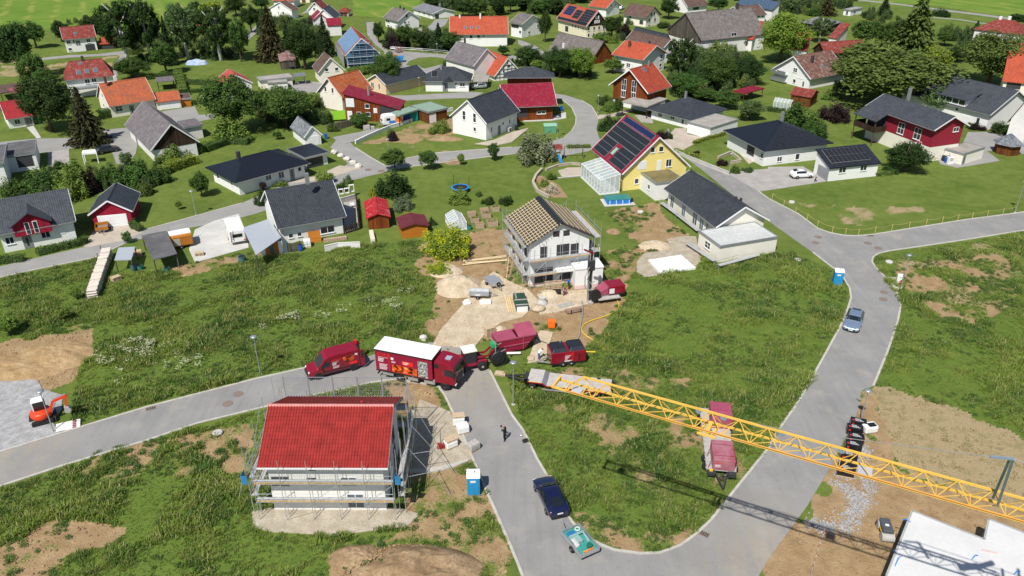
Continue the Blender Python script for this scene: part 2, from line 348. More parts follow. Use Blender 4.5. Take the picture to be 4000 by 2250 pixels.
# ---------------------------------------------------------------- sheets
def sheet(name,P,z,material,parent=None,conv=True,base=-.05):
 P=[G(*p) for p in P] if conv else [Vector((*p[:2],0)) for p in P]
 mb=MB(); n=len(P); mb.add([(p.x,p.y,z) for p in P]+[(p.x,p.y,base) for p in P],[tuple(range(n))]+[(i,(i+1)%n,n+(i+1)%n,n+i) for i in range(n)])
 return struct(name,mb,material,parent=parent)
def stuff_mat(name,a,b2,c3=None,s1=.5,s2=8,rough=.9,streak=None,bump=.02):
 m,nt,b=new_mat(name); L=nt.links; pos=N(nt,"ShaderNodeNewGeometry").outputs["Position"]
 n1=noise_n(nt,pos,s1,5); n2=noise_n(nt,pos,s2,4,.7)
 c=mix_n(nt,ramp_n(nt,n1,.33,.67),a,b2)
 if c3: c=mix_n(nt,ramp_n(nt,n2,.45,.75),c,c3)
 if streak:
  mp=N(nt,"ShaderNodeMapping"); L.new(pos,mp.inputs[0]); mp.inputs[2].default_value=(0,0,streak); mp.inputs[3].default_value=(1.5,.09,1)
  st=noise_n(nt,mp.outputs[0],1.0,4); c=mix_n(nt,math_n(nt,'MULTIPLY',ramp_n(nt,st,.45,.7),.22),c,tuple(x*.62 for x in a))
  bl=noise_n(nt,pos,1.7,5,.65); c=mix_n(nt,math_n(nt,'MULTIPLY',ramp_n(nt,bl,.58,.68),.30),c,tuple(x*.60 for x in a)); ln=noise_n(nt,pos,.35,5); c=mix_n(nt,math_n(nt,'MULTIPLY',ramp_n(nt,ln,.54,.72),.35),c,(.42,.38,.31))
 if streak:
  for (mx_,my_,rad) in ((-5.5,74,13),(24,44,12),(-50,62,9)):
   vd=N(nt,"ShaderNodeVectorMath",operation='DISTANCE'); L.new(pos,vd.inputs[0]); vd.inputs[1].default_value=(mx_,my_,0); md_=math_n(nt,'MULTIPLY',ramp_n(nt,vd.outputs[1],rad,rad*.2),ramp_n(nt,math_n(nt,'ADD',math_n(nt,'MULTIPLY',st,.6),math_n(nt,'MULTIPLY',bl,.4)),.38,.62)); c=mix_n(nt,math_n(nt,'MULTIPLY',md_,.75),c,(.40,.34,.25))
  sm_=noise_n(nt,pos,22.0,3,.7); c=mix_n(nt,math_n(nt,'MULTIPLY',ramp_n(nt,sm_,.5,.75),.25),c,(.13,.13,.13))
 L.new(c,b.inputs["Base Color"]); b.inputs["Roughness"].default_value=rough; b.inputs["Specular IOR Level"].default_value=.2
 bn=N(nt,"ShaderNodeBump"); bn.inputs["Strength"].default_value=.6; bn.inputs["Distance"].default_value=bump; L.new(n2,bn.inputs["Height"]); L.new(bn.outputs[0],b.inputs["Normal"])
 return m
ASPH=stuff_mat("asphalt",(.225,.222,.217),(.285,.281,.273),(.31,.305,.295),.25,14,streak=.5,bump=.008)
ASPH2=stuff_mat("asphalt_old",(.25,.245,.235),(.31,.305,.29),(.34,.33,.31),.3,10,bump=.008)
KERB=stuff_mat("kerb_concrete",(.42,.40,.36),(.55,.53,.48),(.36,.33,.28),1.5,12)
GRAVEL=stuff_mat("gravel_grey",(.30,.30,.30),(.46,.46,.46),(.20,.20,.20),1.2,9,bump=.05)
GRAVB=stuff_mat("gravel_beige",(.36,.31,.23),(.50,.45,.36),(.26,.22,.16),.9,8,bump=.05)
PAVE=stuff_mat("paving",(.33,.31,.29),(.43,.41,.38),(.27,.26,.24),.6,7)
PAVEB=stuff_mat("paving_beige",(.42,.36,.29),(.52,.46,.38),(.36,.31,.25),.6,7)
SAND=stuff_mat("sand",(.46,.37,.25),(.62,.53,.39),(.36,.27,.17),.7,5,bump=.06)
CONC=stuff_mat("concrete",(.48,.47,.44),(.60,.59,.56),(.40,.39,.36),.5,6)
SOILM=stuff_mat("loose_soil",(.255,.165,.088),(.38,.275,.165),(.17,.11,.06),.6,4,bump=.12)
CLAY=stuff_mat("clay_soil",(.33,.215,.10),(.47,.335,.185),(.24,.15,.07),.7,4,bump=.08)
inner=[(-400,1887),(0,1765),(249,1689),(575,1590),(1000,1480),(1202,1435),(1408,1402),(1500,1372),(1720,1330),(1850,1360),(1913,1448),(2000,1623),(2047,1687),(2097,1792),(2155,1889),(2233,2037),(2285,2095),(2346,2128),(2400,2149),(2505,2163),(2583,2159),(2660,2130),(2719,2087),(2777,2033),(2835,1959),(2894,1885),(3000,1753),(3035,1689),(3117,1573),(3194,1437),(3280,1281),(3311,1208),(3324,1165),(3319,1126),(3295,1087),(3256,1049),(3175,986),(3054,901),(2880,775),(2740,662),(2640,590),(2580,548)]
far_right=[(2610,500),(2650,580),(2745,638),(2850,683),(2963,748),(3000,775),(3117,835),(3194,893),(3240,909),(3290,919),(3342,922),(3408,917),(3583,889),(3777,858),(3971,833),(4400,765)]
outer_right=[(4400,840),(3971,905),(3777,936),(3583,965),(3470,981),(3430,991),(3410,1006),(3406,1024),(3420,1045),(3458,1084),(3493,1126),(3510,1155),(3519,1192),(3505,1262),(3466,1375),(3412,1507),(3365,1526),(3363,1573),(3338,1643),(3311,1695),(3233,1842),(3155,1974),(3078,2079),(3000,2188),(2900,2360),(2500,2520),(2150,2460)]
outer_left=[(2045,2260),(2019,2192),(2000,2147),(1932,1990),(1894,1905),(1862,1827),(1835,1765),(1777,1627),(1765,1604),(1738,1546),(1715,1514),(1690,1505),(1640,1497),(1544,1482),(1447,1495),(1350,1518),(1249,1538),(1000,1598),(777,1652),(672,1687),(583,1718),(388,1776),(233,1823),(0,1900),(-400,2032)]
road=sheet("road",inner+far_right+outer_right+outer_left,.015,ASPH)
def kerb(name,P,w=.24,h=.09,parent=None,conv=True,z0=-.05,material=None):
 P=[G(*p) for p in P] if conv else [Vector(p) for p in P]; mb=MB(); L_=[];R_=[]
 for i,p in enumerate(P):
  d=(P[min(i+1,len(P)-1)]-P[max(i-1,0)]); d.z=0; d.normalize(); n=Vector((-d.y,d.x,0)); L_.append(p+n*w/2); R_.append(p-n*w/2)
 n=len(P); vs=[]
 for p,q in zip(L_,R_): vs+= [(p.x,p.y,z0),(p.x,p.y,h),(q.x,q.y,h),(q.x,q.y,z0)]
 fs=[]
 for i in range(n-1):
  a=4*i;b=a+4; fs+= [(a,b,b+1,a+1),(a+1,b+1,b+2,a+2),(a+2,b+2,b+3,a+3)]
 fs+= [(0,1,2,3),(4*n-1,4*n-2,4*n-3,4*n-4)]
 mb.add(vs,fs); return struct(name,mb,material or KERB,parent=parent)
kerb("kerb",inner[:7],parent=road); kerb("kerb",inner[10:37],parent=road); kerb("kerb",far_right[4:],parent=road)
kerb("kerb",outer_right[:16],parent=road); kerb("kerb",outer_left[:-1],parent=road)
def tp(s):
 out=[]; code=None
 for tok in s.split():
  if ':' in tok: code,tok=tok.split(':')
  u,v=tok.split(','); out.append(TT(code,float(u),float(v)))
 return out
vroads=[
("upper lane",[(0,1041),(105,1016),(338,963),(536,909),(563,899),(769,843),(944,794),(1020,760),(1130,712),(1229,689),(1322,662),(1360,640),(1311,592),(1290,575),(1320,540),(1345,530),(1388,577),(1450,617),(1505,648),(1587,619),(1700,598),(2000,575),(2080,566),(2155,552),(2206,536),(2233,513),(2249,486),(2251,458),(2233,420),(2198,389),(2150,378),(2170,366),(2210,372),(2272,392),(2311,416),(2330,447),(2338,466),(2330,505),(2338,532),(2350,560),(2300,590),(2200,610),(2120,605),(2000,602),(1777,629),(1583,654),(1427,691),(1311,722),(1200,758),(1100,800),(1000,835),(900,860),(800,880),(641,905),(482,955),(373,1006),(117,1058),(0,1085),(-600,1240),(-600,1190)]),
("barn lane",[(132,542),(310,538),(423,505),(509,499),(606,440),(760,415),(777,449),(830,445),(850,460),(700,490),(540,545),(530,600),(500,640),(455,640),(440,600),(400,560),(250,585),(-50,625),(-50,560)]),
("house lane",tp("10:1420,960 1500,960 1880,940 2160,925 2290,932 2180,985 1950,990 1500,1012 1330,960")),
("carport lane",tp("10:1110,225 1190,220 1180,330 1230,420 1320,505 1320,540 1200,450 1120,350")),
("bend street",tp("10:1290,500 1560,522 1900,550 2060,562 2060,592 1760,572 1640,580 1540,615 1510,655 1420,650 1470,570 1290,545")),
("bend street low",tp("10:1420,652 1510,657 1700,690 1900,640 1900,690 1720,740 1500,710 1430,690")),
("main street",tp("20:60,400 130,420 250,470 370,560 380,595 250,592 -20,600 -40,560 150,560 200,520 60,440")),
("far lane",tp("00:420,582 700,555 990,545 1200,518 1300,510 1260,570 1200,630 1170,680 1190,760 1140,760 1130,690 1150,640 1205,575 1195,552 1000,565 690,580 410,606")),
("yard lane",tp("10:340,860 470,810 640,830 700,900 560,950 420,930 360,900")),
("top lane",[(960,163),(1010,124),(1050,100),(1060,70),(1030,66),(990,110),(955,140)]),
("top street",tp("10:440,150 600,110 720,60 640,20 560,30 500,110")),
("far road right",tp("30:940,-2 1200,25 1450,55 1750,95 2100,135 2400,175 2700,215 2700,230 2380,190 2080,150 1740,108 1430,66 1190,36 900,5")),
("field track right",tp("30:1640,172 1900,190 2200,238 2190,244 1890,197 1640,180")),
("right yard",tp("30:2010,1330 2300,1330 2700,1450 2700,1560 31:2260,70 31:2200,70 31:2330,170 31:1900,240 31:1730,200 31:1700,130 30:1960,1440"))]
for i,(lab,P) in enumerate(vroads): sheet("road",P,.02+.004*i,ASPH2)
kerb("kerb",[(0,1085),(117,1058),(373,1006),(482,955)][::1]); kerb("kerb",[(563,899),(769,843),(944,794)]); kerb("kerb",[(2000,575),(1700,598),(1587,619)]); kerb("kerb",[(1583,654),(1777,629),(2000,602)])
kerb("kerb",tp("20:500,1000 600,1080 645,1180 640,1250 600,1320 530,1380")); kerb("kerb",tp("20:700,1010 800,1070 850,1150 870,1200"))
kerb("kerb",[(1388,577),(1450,617),(1505,648)])
PADS=[W2(tp('21:1350,1100 1720,1090 1870,1240 1490,1320')),W2([(1640,1600),(1800,1600),(1890,1800),(1800,1810)])]
for k_,(nm,P,mt_) in enumerate([
("driveway",tp("01:360,30 690,0 700,200 560,240 490,230 480,60"),PAVE),
("driveway",tp("01:960,840 1320,800 1395,890 1450,880 1240,970 900,1035 840,1030"),PAVEB),
("driveway",tp("01:1960,860 2160,770 2400,700 2480,900 2500,1040 2180,1130 1960,1190 1900,1060"),CONC),
("driveway",tp("11:330,395 500,340 590,325 840,215 1060,240 830,310 600,370"),PAVEB),
("driveway",tp("20:1530,1400 1640,1290 1750,1290 1760,1350 2000,1395 1830,1449 1700,1520 1560,1500"),PAVEB),
("driveway",tp("21:2180,305 2240,270 2574,250 31:0,230 31:350,225 31:480,300 31:590,375 31:100,450 31:0,465 21:2480,480"),PAVE),
("terrace",tp("20:1230,1160 1400,1150 1420,1240 1300,1230"),PAVE),
("terrace",tp("21:2200,0 2300,-60 2480,80 2450,170 2380,200"),PAVEB),
("terrace",tp("11:880,560 1000,540 1040,840 890,900"),PAVE),
("gravel_pad",[(-500,1500),(0,1472),(80,1468),(150,1490),(165,1520),(245,1545),(240,1600),(205,1650),(235,1690),(0,1762),(-400,1884)],GRAVEL),
("gravel_pad",[(985,2000),(1080,1980),(1560,1985),(1640,2010),(1590,2060),(1480,2070),(1300,2095),(1180,2085),(1060,2080),(990,2062)],GRAVB),
("gravel_pad",[(1640,1560),(1760,1610),(1850,1790),(1770,1830),(1620,1850),(1580,1740)],GRAVB),
("gravel_pad",tp("21:1330,1100 1600,1060 1560,960 1700,930 1850,930 1870,1060 1900,1180 1850,1250 1500,1320 1330,1340 1250,1280 1260,1180"),GRAVB),
("site_track",[(1690,1350),(1720,1290),(1800,1200),(1860,1120),(1930,1060),(1990,1100),(2060,1130),(2110,1180),(2040,1240),(1960,1260),(1900,1300),(1850,1362)],SAND),
("sand_patch",[(2090,1190),(2170,1140),(2330,1130),(2330,1180),(2180,1220),(2110,1230)],SAND),
("sand_patch",[(2110,1290),(2160,1300),(2130,1410),(2060,1420),(2080,1360)],SAND),
("garden_bed",tp("11:1880,190 1960,160 2060,150 2050,205 1950,215"),SOILM),
("garden_bed",tp("21:230,330 300,320 480,420 560,540 400,540 300,470"),SOILM),
("gravel_pad",tp("21:460,270 560,240 690,235 700,320 600,330 500,330"),PAVEB),
("terrace",tp("00:2010,960 2160,930 2180,1010 2050,1020"),CONC),
("path",tp("00:270,1285 340,1270 415,1388 370,1392"),CONC),
("path",tp("20:870,1160 1000,1150 1200,1095 1215,1115 1090,1160 870,1200"),PAVEB),
("terrace",tp("20:60,1180 420,1170 540,1130 545,1190 400,1215 120,1225"),CONC),
("gravel_pad",[(1855,563),(1932,571),(2000,556),(2066,501),(2000,517),(1930,548)],PAVEB),
("gravel_pad",tp("10:770,1385 1000,1340 1240,1290 1220,1340 1120,1390 1000,1420 900,1449 850,1449"),ASPH2),
("yard",tp("10:1640,290 1750,260 1800,200 1940,190 1900,260 1700,350 1590,350"),ASPH2),
("paver_strip",tp("13:1540,380 1700,375 1860,350 1990,320 2130,280 2135,300 2000,350 1860,395 1700,410 1540,420"),KERB)]):
 sheet(nm,P,.022+.004*k_,mt_); PADS.append(W2(P))
# ================================================================ buildings
GL=glass_mat("window_glass",(.025,.032,.04)); GLL=glass_mat("window_glass_lit",(.10,.14,.17),rough=.12)  # second glass is just a paler tone, for skylights and some panes
WHITE=mat("white_plaster",(.80,.80,.78),.85,.05,.6); WHITE2=mat("white_plaster_aged",(.74,.73,.70),.9,.10,.5)
CREAM=mat("cream_plaster",(.76,.70,.52),.9,.06,.6); CREAM2=mat("pale_cream_plaster",(.80,.76,.66),.9,.06,.6)
YELLOW=mat("yellow_plaster",(.80,.66,.23),.9,.05,.6); SALMON=mat("salmon_plaster",(.76,.56,.38),.9,.06,.6); BEIGE=mat("beige_plaster",(.72,.65,.54),.9,.06,.6)
TRIM=mat("white_trim",(.82,.82,.82),.5,.04); GREYT=mat("grey_trim",(.22,.23,.24),.6,.1); DARKT=mat("dark_trim",(.05,.05,.055),.6,.1); BROWNT=mat("brown_trim",(.12,.06,.035),.7,.15)
ZINC=mat("zinc_sheet",(.40,.42,.43),.45,.12,2,.6); REDP=mat("red_clad",'8f1f33',.7,.08); REDPL=plank_mat("red_boards",'a3203a','861a30',.25)
WOOD=plank_mat("brown_boards",'7a4a24','4c2b14',.17); WOODR=plank_mat("reddish_boards",'8a4a20','5a2a12',.19); WOODD=plank_mat("dark_boards",'4a3a2e','231a14',.2); WOODO=plank_mat("orange_boards",'c07a2c','a8651f',.14,True); WOODG=plank_mat("grey_boards",'6c645c','3e3933',.22)
WOODL=plank_mat("light_timber",'d9b982','b8935c',.2); SHUT=mat("roller_shutter",(.78,.79,.80),.6,.05); GREEN=mat("green_sheet",(.24,.34,.26),.6,.12)
RT={'red':tile_mat("tiles_red",'8c3d33','6e3029',lich=.25), 'redbright':tile_mat("tiles_bright_red",'a02c30','8c262c',rough=.6), 'maroon':tile_mat("tiles_maroon",'8e1f35','7a1a2e',rough=.5,lich=.1),
'orange':tile_mat("tiles_orange",'b8563a','9c4630',lich=.18,lichcol='7a5a48'), 'orangeold':tile_mat("tiles_old_orange",'bd6238','955540',lich=.75,lichcol='7d5c4a'), 'terracotta':tile_mat("tiles_terracotta",'b05f35','8d4a2b',lich=.2),
'brick':tile_mat("tiles_brick_red",'a84a34','8c3c2c'), 'brown':tile_mat("tiles_brown",'6a5248','54423c',lich=.3,lichcol='7c7068'), 'greybrown':tile_mat("tiles_grey_brown",'77706c','605a58',lich=.45,lichcol='8d8780'), 'oldgrey':tile_mat("tiles_old_grey",'767072','625d60',lich=.4,lichcol='8f888a'),
'grey':tile_mat("tiles_grey",'4a4e54','3c4046',rough=.55), 'anth':tile_mat("tiles_anthracite",'3f4349','33373d',rough=.5), 'black':tile_mat("tiles_black",'1d212a','171a22',rough=.35,spec=.5), 'mottled':tile_mat("tiles_mottled",'7d5c52','5e4038',lich=.8,lichcol='a08c80'),
'lightgrey':tile_mat("tiles_light_grey",'84848a','6c6c72',lich=.3,lichcol='9a9a9a'),'slate':tile_mat("tiles_slate",'8b8f93','5a5f66',row=.3,colw=.25),'pink':tile_mat("tiles_faded_red",'b5564a','a04a40')}
FLATG=stuff_mat("flat_roof_gravel",(.30,.28,.25),(.42,.40,.36),(.22,.20,.17),.6,5); FLATW=stuff_mat("flat_roof_membrane",(.50,.51,.50),(.60,.61,.60),(.42,.42,.40),.4,3,rough=.6); FLATD=stuff_mat("flat_roof_felt",(.10,.10,.105),(.16,.16,.165),(.07,.07,.07),.5,5)
RT.update(flatg=FLATG,flatw=FLATW,flatd=FLATD,green=GREEN,zinc=ZINC,poly=glass_mat("polycarbonate",(.62,.66,.68),.62,.2))
SOLAR=mat("solar_cells",(.020,.021,.025),.35,.2,6,spec=.4); SOLARB=mat("solar_cells_blue",(.012,.022,.075),.3,.2,6,spec=.4)
FIT={
'tlhouse':dict(t='g',p=(-132.076,248.135,0.497,9.128,8.753,3.944,6.788,3.000),oe=0.5,og=0.4),
'tlgarage':dict(t='g',p=(-124.214,249.683,0.303,4.685,3.987,1.655,3.173,3.000),oe=0.3,og=0.3),
'longred':dict(t='h',p=(-104.791,197.020,0.465,11.110,9.614,4.318,7.674,1.902),oe=0.4,og=0.4),
'orangehouse':dict(t='g',p=(-88.735,180.363,0.672,10.111,10.823,2.666,6.665,3.000),oe=0.5,og=0.3),
'orangegarage':dict(t='g',p=(-80.530,182.910,0.481,5.672,6.079,2.025,3.483,3.000),oe=0.4,og=0.2),
'woodshed_l':dict(t='f',p=(-76.994,184.682,0.410,2.534,4.779,1.984,1.984,3.000),oe=0.2,og=0.2),
'redleft':dict(t='g',p=(-107.972,169.453,0.644,5.213,8.430,2.286,5.022,3.000),oe=0.5,og=0.3),
'greybarn':dict(t='g',p=(-70.117,153.379,-0.946,20.584,9.089,2.740,7.016,3.000),oe=0.6,og=0.4),
'barnannex':dict(t='f',p=(-66.600,159.812,-0.937,5.226,3.745,2.854,2.854,3.000),oe=0.3,og=0.3),
'brownshed':dict(t='f',p=(-120.607,190.384,0.658,6.418,8.528,2.619,2.619,3.000),oe=0.2,og=0.2),
'veranda':dict(t='f',p=(-103.068,190.921,0.520,5.226,2.291,2.569,2.569,3.000),oe=0.1,og=0.1),
'gazebo':dict(t='g',p=(-87.602,200.166,0.434,4.245,5.527,2.323,2.529,3.000),oe=0.3,og=0.3),
'pinkhouse':dict(t='g',p=(-66.430,189.014,-1.051,7.221,7.336,4.398,6.644,3.000),oe=0.3,og=0.3),
'whitedark':dict(t='g',p=(-84.280,305.656,1.086,3.964,11.022,3.096,5.605,3.000),oe=0.4,og=0.3),
'farorange':dict(t='g',p=(-89.546,330.290,-0.053,8.640,9.000,2.844,5.844,3.000),oe=0.4,og=0.3),
'creamhouse':dict(t='f',p=(-84.949,344.519,-0.109,5.531,9.000,2.908,2.908,3.000),oe=0.2,og=0.2),
'whitebrown':dict(t='g',p=(-73.034,311.501,1.548,9.019,6.062,2.118,5.097,3.000),oe=0.4,og=0.3),
'greywing':dict(t='g',p=(-63.518,283.170,1.530,8.994,6.971,3.906,6.959,3.000),oe=0.3,og=0.3),
'carportgar':dict(t='h',p=(-62.613,308.824,-0.011,4.146,5.207,1.688,2.878,1.633),oe=0.4,og=0.4),
'whitegrey':dict(t='g',p=(-38.311,285.936,-0.903,9.865,9.382,2.982,5.931,3.000),oe=0.6,og=0.5),
'lowwhite':dict(t='g',p=(-29.315,309.495,-0.953,14.858,10.226,1.990,3.394,3.000),oe=0.4,og=0.4),
'bigorange':dict(t='g',p=(-10.377,256.840,0.036,18.134,11.155,3.798,8.186,3.000),oe=0.6,og=0.4),
'halftimber':dict(t='g',p=(-65.956,281.896,-1.246,9.116,5.265,3.492,5.661,3.000),oe=0.4,og=0.3),
'halfwing':dict(t='g',p=(-59.230,272.596,0.263,4.755,7.055,3.384,5.061,3.000),oe=0.3,og=0.3),
'bluehouse':dict(t='g',p=(-44.404,232.967,-1.261,19.277,9.692,3.476,7.851,3.000),oe=0.5,og=0.4),
'creamsmall':dict(t='g',p=(-47.994,209.046,-1.164,7.744,7.090,2.966,6.483,3.000),oe=0.5,og=0.4),
'creamorange':dict(t='g',p=(-39.077,184.203,0.937,9.790,8.650,3.386,7.299,3.000),oe=0.6,og=0.5),
'maroonmono':dict(t='n',p=(-30.544,173.986,-0.047,12.610,7.413,6.252,2.899,3.000),oe=0.3,og=0.4),
'greenshedl':dict(t='f',p=(-23.534,169.892,-0.639,3.103,6.377,2.582,2.582,3.000),oe=0.2,og=0.2),
'greenshedr':dict(t='f',p=(-18.369,172.990,0.722,5.374,6.826,2.591,2.591,3.000),oe=0.2,og=0.2),
'salmon':dict(t='g',p=(-28.947,200.578,0.836,13.893,7.513,2.589,4.543,3.000),oe=0.5,og=0.4),
'whitehip':dict(t='h',p=(-16.070,199.988,-0.027,11.937,7.950,2.739,5.347,4.275),oe=0.6,og=0.6),
'carport_s':dict(t='f',p=(-7.941,202.631,-0.036,4.002,6.197,1.945,1.945,3.000),oe=0.2,og=0.2),
'greybarn2':dict(t='g',p=(-10.665,215.462,-0.858,12.660,9.334,3.757,7.649,3.000),oe=0.4,og=0.3),
'orangebarn':dict(t='g',p=(-3.923,214.218,-1.073,12.272,8.303,1.308,5.679,3.000),oe=0.4,og=0.3),
'newwhite':dict(t='g',p=(-5.700,164.074,0.943,11.616,9.858,3.680,7.737,3.000),oe=0.5,og=0.4),
'slateshed':dict(t='g',p=(-42.038,157.064,-1.018,8.499,3.832,2.060,4.136,3.000),oe=0.3,og=0.3),
'greylow':dict(t='f',p=(-60.556,202.534,0.478,8.487,4.605,2.217,2.217,3.000),oe=0.3,og=0.3),
'whitelow':dict(t='f',p=(-58.992,199.058,0.331,4.829,2.965,1.969,1.969,3.000),oe=0.1,og=0.1),
'palecarport':dict(t='f',p=(-54.692,204.524,0.365,2.987,3.047,2.481,2.481,3.000),oe=0.2,og=0.2),
'rustshed':dict(t='g',p=(-63.718,227.177,-1.268,13.670,4.516,2.341,2.664,3.000),oe=0.2,og=0.2),
'white41':dict(t='g',p=(4.662,270.630,-0.742,5.746,10.695,4.428,6.729,3.000),oe=0.6,og=0.5),
'yellowtimber':dict(t='g',p=(23.366,273.486,-1.019,17.096,9.239,3.852,8.401,3.000),oe=0.6,og=0.5),
'whiteorange':dict(t='g',p=(34.925,311.602,-0.718,8.397,9.891,3.228,5.824,3.000),oe=0.6,og=0.5),
'creambrown':dict(t='g',p=(45.908,291.093,-0.812,10.840,8.899,3.257,6.402,3.000),oe=0.6,og=0.5),
'timbertop':dict(t='g',p=(68.523,319.270,0.528,10.443,9.433,2.457,6.024,3.000),oe=0.5,og=0.4),
'bigbarn':dict(t='g',p=(62.794,250.999,0.429,24.398,18.181,4.473,10.943,3.000),oe=0.5,og=0.5),
'brownwhite':dict(t='g',p=(84.358,298.014,0.403,11.143,10.146,2.511,5.251,3.000),oe=0.4,og=0.4),
'solarfar':dict(t='m',p=(90.118,304.123,-0.985,17.381,3.989,3.825,6.433,3.000),oe=0.3,og=0.3),
'orangeright':dict(t='m',p=(73.556,248.932,-0.557,3.287,9.358,3.570,7.534,3.000),oe=0.3,og=0.3),
'darkbarn':dict(t='g',p=(19.968,235.672,-0.855,18.161,9.540,1.140,5.986,3.000),oe=0.5,og=0.4),
'brownbehind':dict(t='g',p=(40.492,236.169,-0.995,16.318,5.114,4.401,6.475,3.000),oe=0.4,og=0.4),
'darkbehind':dict(t='g',p=(41.565,243.442,-1.011,14.771,-2.584,4.700,6.339,3.000),oe=0.4,og=0.4),
'orangewhite':dict(t='g',p=(34.905,219.393,-0.769,10.432,11.830,4.536,7.441,3.000),oe=0.7,og=0.7),
'woodorange':dict(t='g',p=(29.835,184.160,0.789,9.068,11.293,4.575,9.026,3.000),oe=0.8,og=0.8),
'flatcarport':dict(t='f',p=(30.161,178.060,-0.690,6.829,8.859,2.823,2.823,3.000),oe=0.2,og=0.2),
'hipgrey':dict(t='h',p=(38.956,172.858,-0.845,12.120,13.465,2.220,4.753,5.235),oe=0.8,og=0.8),
'whitegarage':dict(t='f',p=(42.434,163.194,-0.856,5.941,9.677,2.333,2.333,3.000),oe=0.05,og=0.05),
'maroonwood':dict(t='g',p=(3.210,176.138,0.157,11.789,11.532,3.408,6.991,3.000),oe=0.8,og=0.8),
'darkhip':dict(t='h',p=(3.972,182.427,0.019,11.637,4.586,7.413,9.212,4.333),oe=0.8,og=0.8),
'maroonopen':dict(t='f',p=(56.944,189.704,0.700,8.017,3.321,2.305,2.305,3.000),oe=0.1,og=0.1),
'bluesmall':dict(t='g',p=(57.021,248.514,0.949,8.000,7.400,2.891,3.544,3.000),oe=0.3,og=0.3),
'balconywhite':dict(t='g',p=(77.329,207.284,0.560,14.403,12.773,2.789,7.202,3.000),oe=0.7,og=0.6),
'brownbarn':dict(t='g',p=(92.277,227.207,0.236,13.720,6.342,3.932,6.422,3.000),oe=0.5,og=0.4),
'greyhipbarn':dict(t='h',p=(103.208,274.019,-0.836,9.561,10.699,3.582,4.982,3.000),oe=0.4,og=0.4),
'redsmallr':dict(t='m',p=(99.994,249.516,-0.725,2.850,8.723,3.659,6.854,3.000),oe=0.3,og=0.3),
'orangesm':dict(t='m',p=(82.476,230.478,-0.395,4.206,7.861,4.008,7.623,3.000),oe=0.3,og=0.3),
'flatwhitedark':dict(t='f',p=(128.568,311.502,-0.860,3.230,8.819,2.123,2.123,3.000),oe=0.2,og=0.2),
'redhipr':dict(t='h',p=(156.323,259.523,-0.795,14.216,12.190,3.738,6.654,4.395),oe=0.4,og=0.4),
'bigorange_r':dict(t='m',p=(122.883,193.403,-0.512,6.136,13.864,4.526,11.126,3.000),oe=0.5,og=0.4),
'greylong':dict(t='g',p=(102.275,176.876,-1.070,22.236,15.876,3.537,7.664,3.000),oe=0.6,og=0.5),
'redhouse':dict(t='g',p=(79.414,152.721,-1.215,17.908,8.695,6.491,8.629,3.000),oe=0.8,og=0.7),
'beigegarage':dict(t='f',p=(86.575,145.339,-0.997,3.715,7.172,2.236,2.236,3.000),oe=0.05,og=0.05),
'blackhip':dict(t='h',p=(51.687,149.311,-1.251,13.873,15.525,3.327,6.290,6.021),oe=0.8,og=0.8),
'blackgarage':dict(t='m',p=(60.780,136.823,0.272,10.682,5.020,2.563,4.587,3.000),oe=0.3,og=0.3),
'tileshed':dict(t='g',p=(68.927,185.280,-0.632,5.190,5.676,2.512,3.577,3.000),oe=0.3,og=0.3),
'browncorner':dict(t='g',p=(105.990,158.985,0.755,12.000,4.277,3.965,8.996,3.000),oe=0.5,og=0.4),
'modernleft':dict(t='f',p=(-91.995,142.578,0.473,4.855,8.774,3.153,3.153,3.000),oe=0.1,og=0.1),
'modernleft2':dict(t='f',p=(-94.586,133.536,0.478,9.000,11.219,4.518,4.518,3.000),oe=0.3,og=0.3),
'greyredhouse':dict(t='g',p=(-72.065,110.046,0.518,10.480,10.053,3.223,6.607,3.000),oe=0.6,og=0.5),
'redgarage':dict(t='g',p=(-63.140,116.757,1.821,7.979,6.378,2.505,4.569,3.000),oe=0.4,og=0.4),
'blackleft':dict(t='h',p=(-45.322,134.440,0.783,14.613,11.164,2.727,4.797,4.644),oe=0.9,og=0.9),
'blackleftgar':dict(t='f',p=(-38.533,143.451,0.727,5.295,7.000,2.348,2.348,3.000),oe=0.5,og=0.4),
'greywhite':dict(t='g',p=(-32.554,113.739,0.469,10.378,12.185,2.952,6.739,3.000),oe=0.6,og=0.5),
'shedred':dict(t='g',p=(-21.339,115.682,1.782,7.126,3.789,2.020,2.744,3.000),oe=0.3,og=0.3),
'shedmaroon':dict(t='g',p=(-15.225,111.078,1.851,4.368,4.501,1.877,2.432,3.000),oe=0.3,og=0.3),
'greenhouse':dict(t='g',p=(-8.779,113.750,1.846,3.914,2.550,1.208,1.927,3.000),oe=0.02,og=0.02),
'construct':dict(t='g',p=(5.055,98.487,-1.279,9.727,9.522,6.516,9.093,3.000),oe=0.6,og=0.5),
'longwhite':dict(t='g',p=(32.014,116.118,-1.273,16.796,9.160,2.801,5.519,3.000),oe=0.6,og=0.6),
'flatgarage_r':dict(t='f',p=(32.963,104.941,0.343,9.635,5.701,2.550,2.550,3.000),oe=0.05,og=0.05),
'yellowsolar':dict(t='g',p=(23.047,136.607,-1.277,14.071,13.067,3.328,9.272,3.000),oe=0.6,og=0.5),
'annexblue':dict(t='f',p=(25.676,127.680,0.321,5.300,5.899,3.110,3.110,3.000),oe=0.05,og=0.05),
'conserv':dict(t='m',p=(15.484,131.495,1.858,8.952,-3.598,2.638,3.396,3.000),oe=0.05,og=0.05),
'nearred':dict(t='g',p=(-15.905,56.141,-0.004,11.020,9.871,5.376,8.114,3.000),oe=0.6,og=0.6),
'slabhouse':dict(t='f',p=(32.831,43.836,-0.634,5.347,8.425,2.787,2.787,3.000),oe=0.05,og=0.05),
}
class Frame: pass
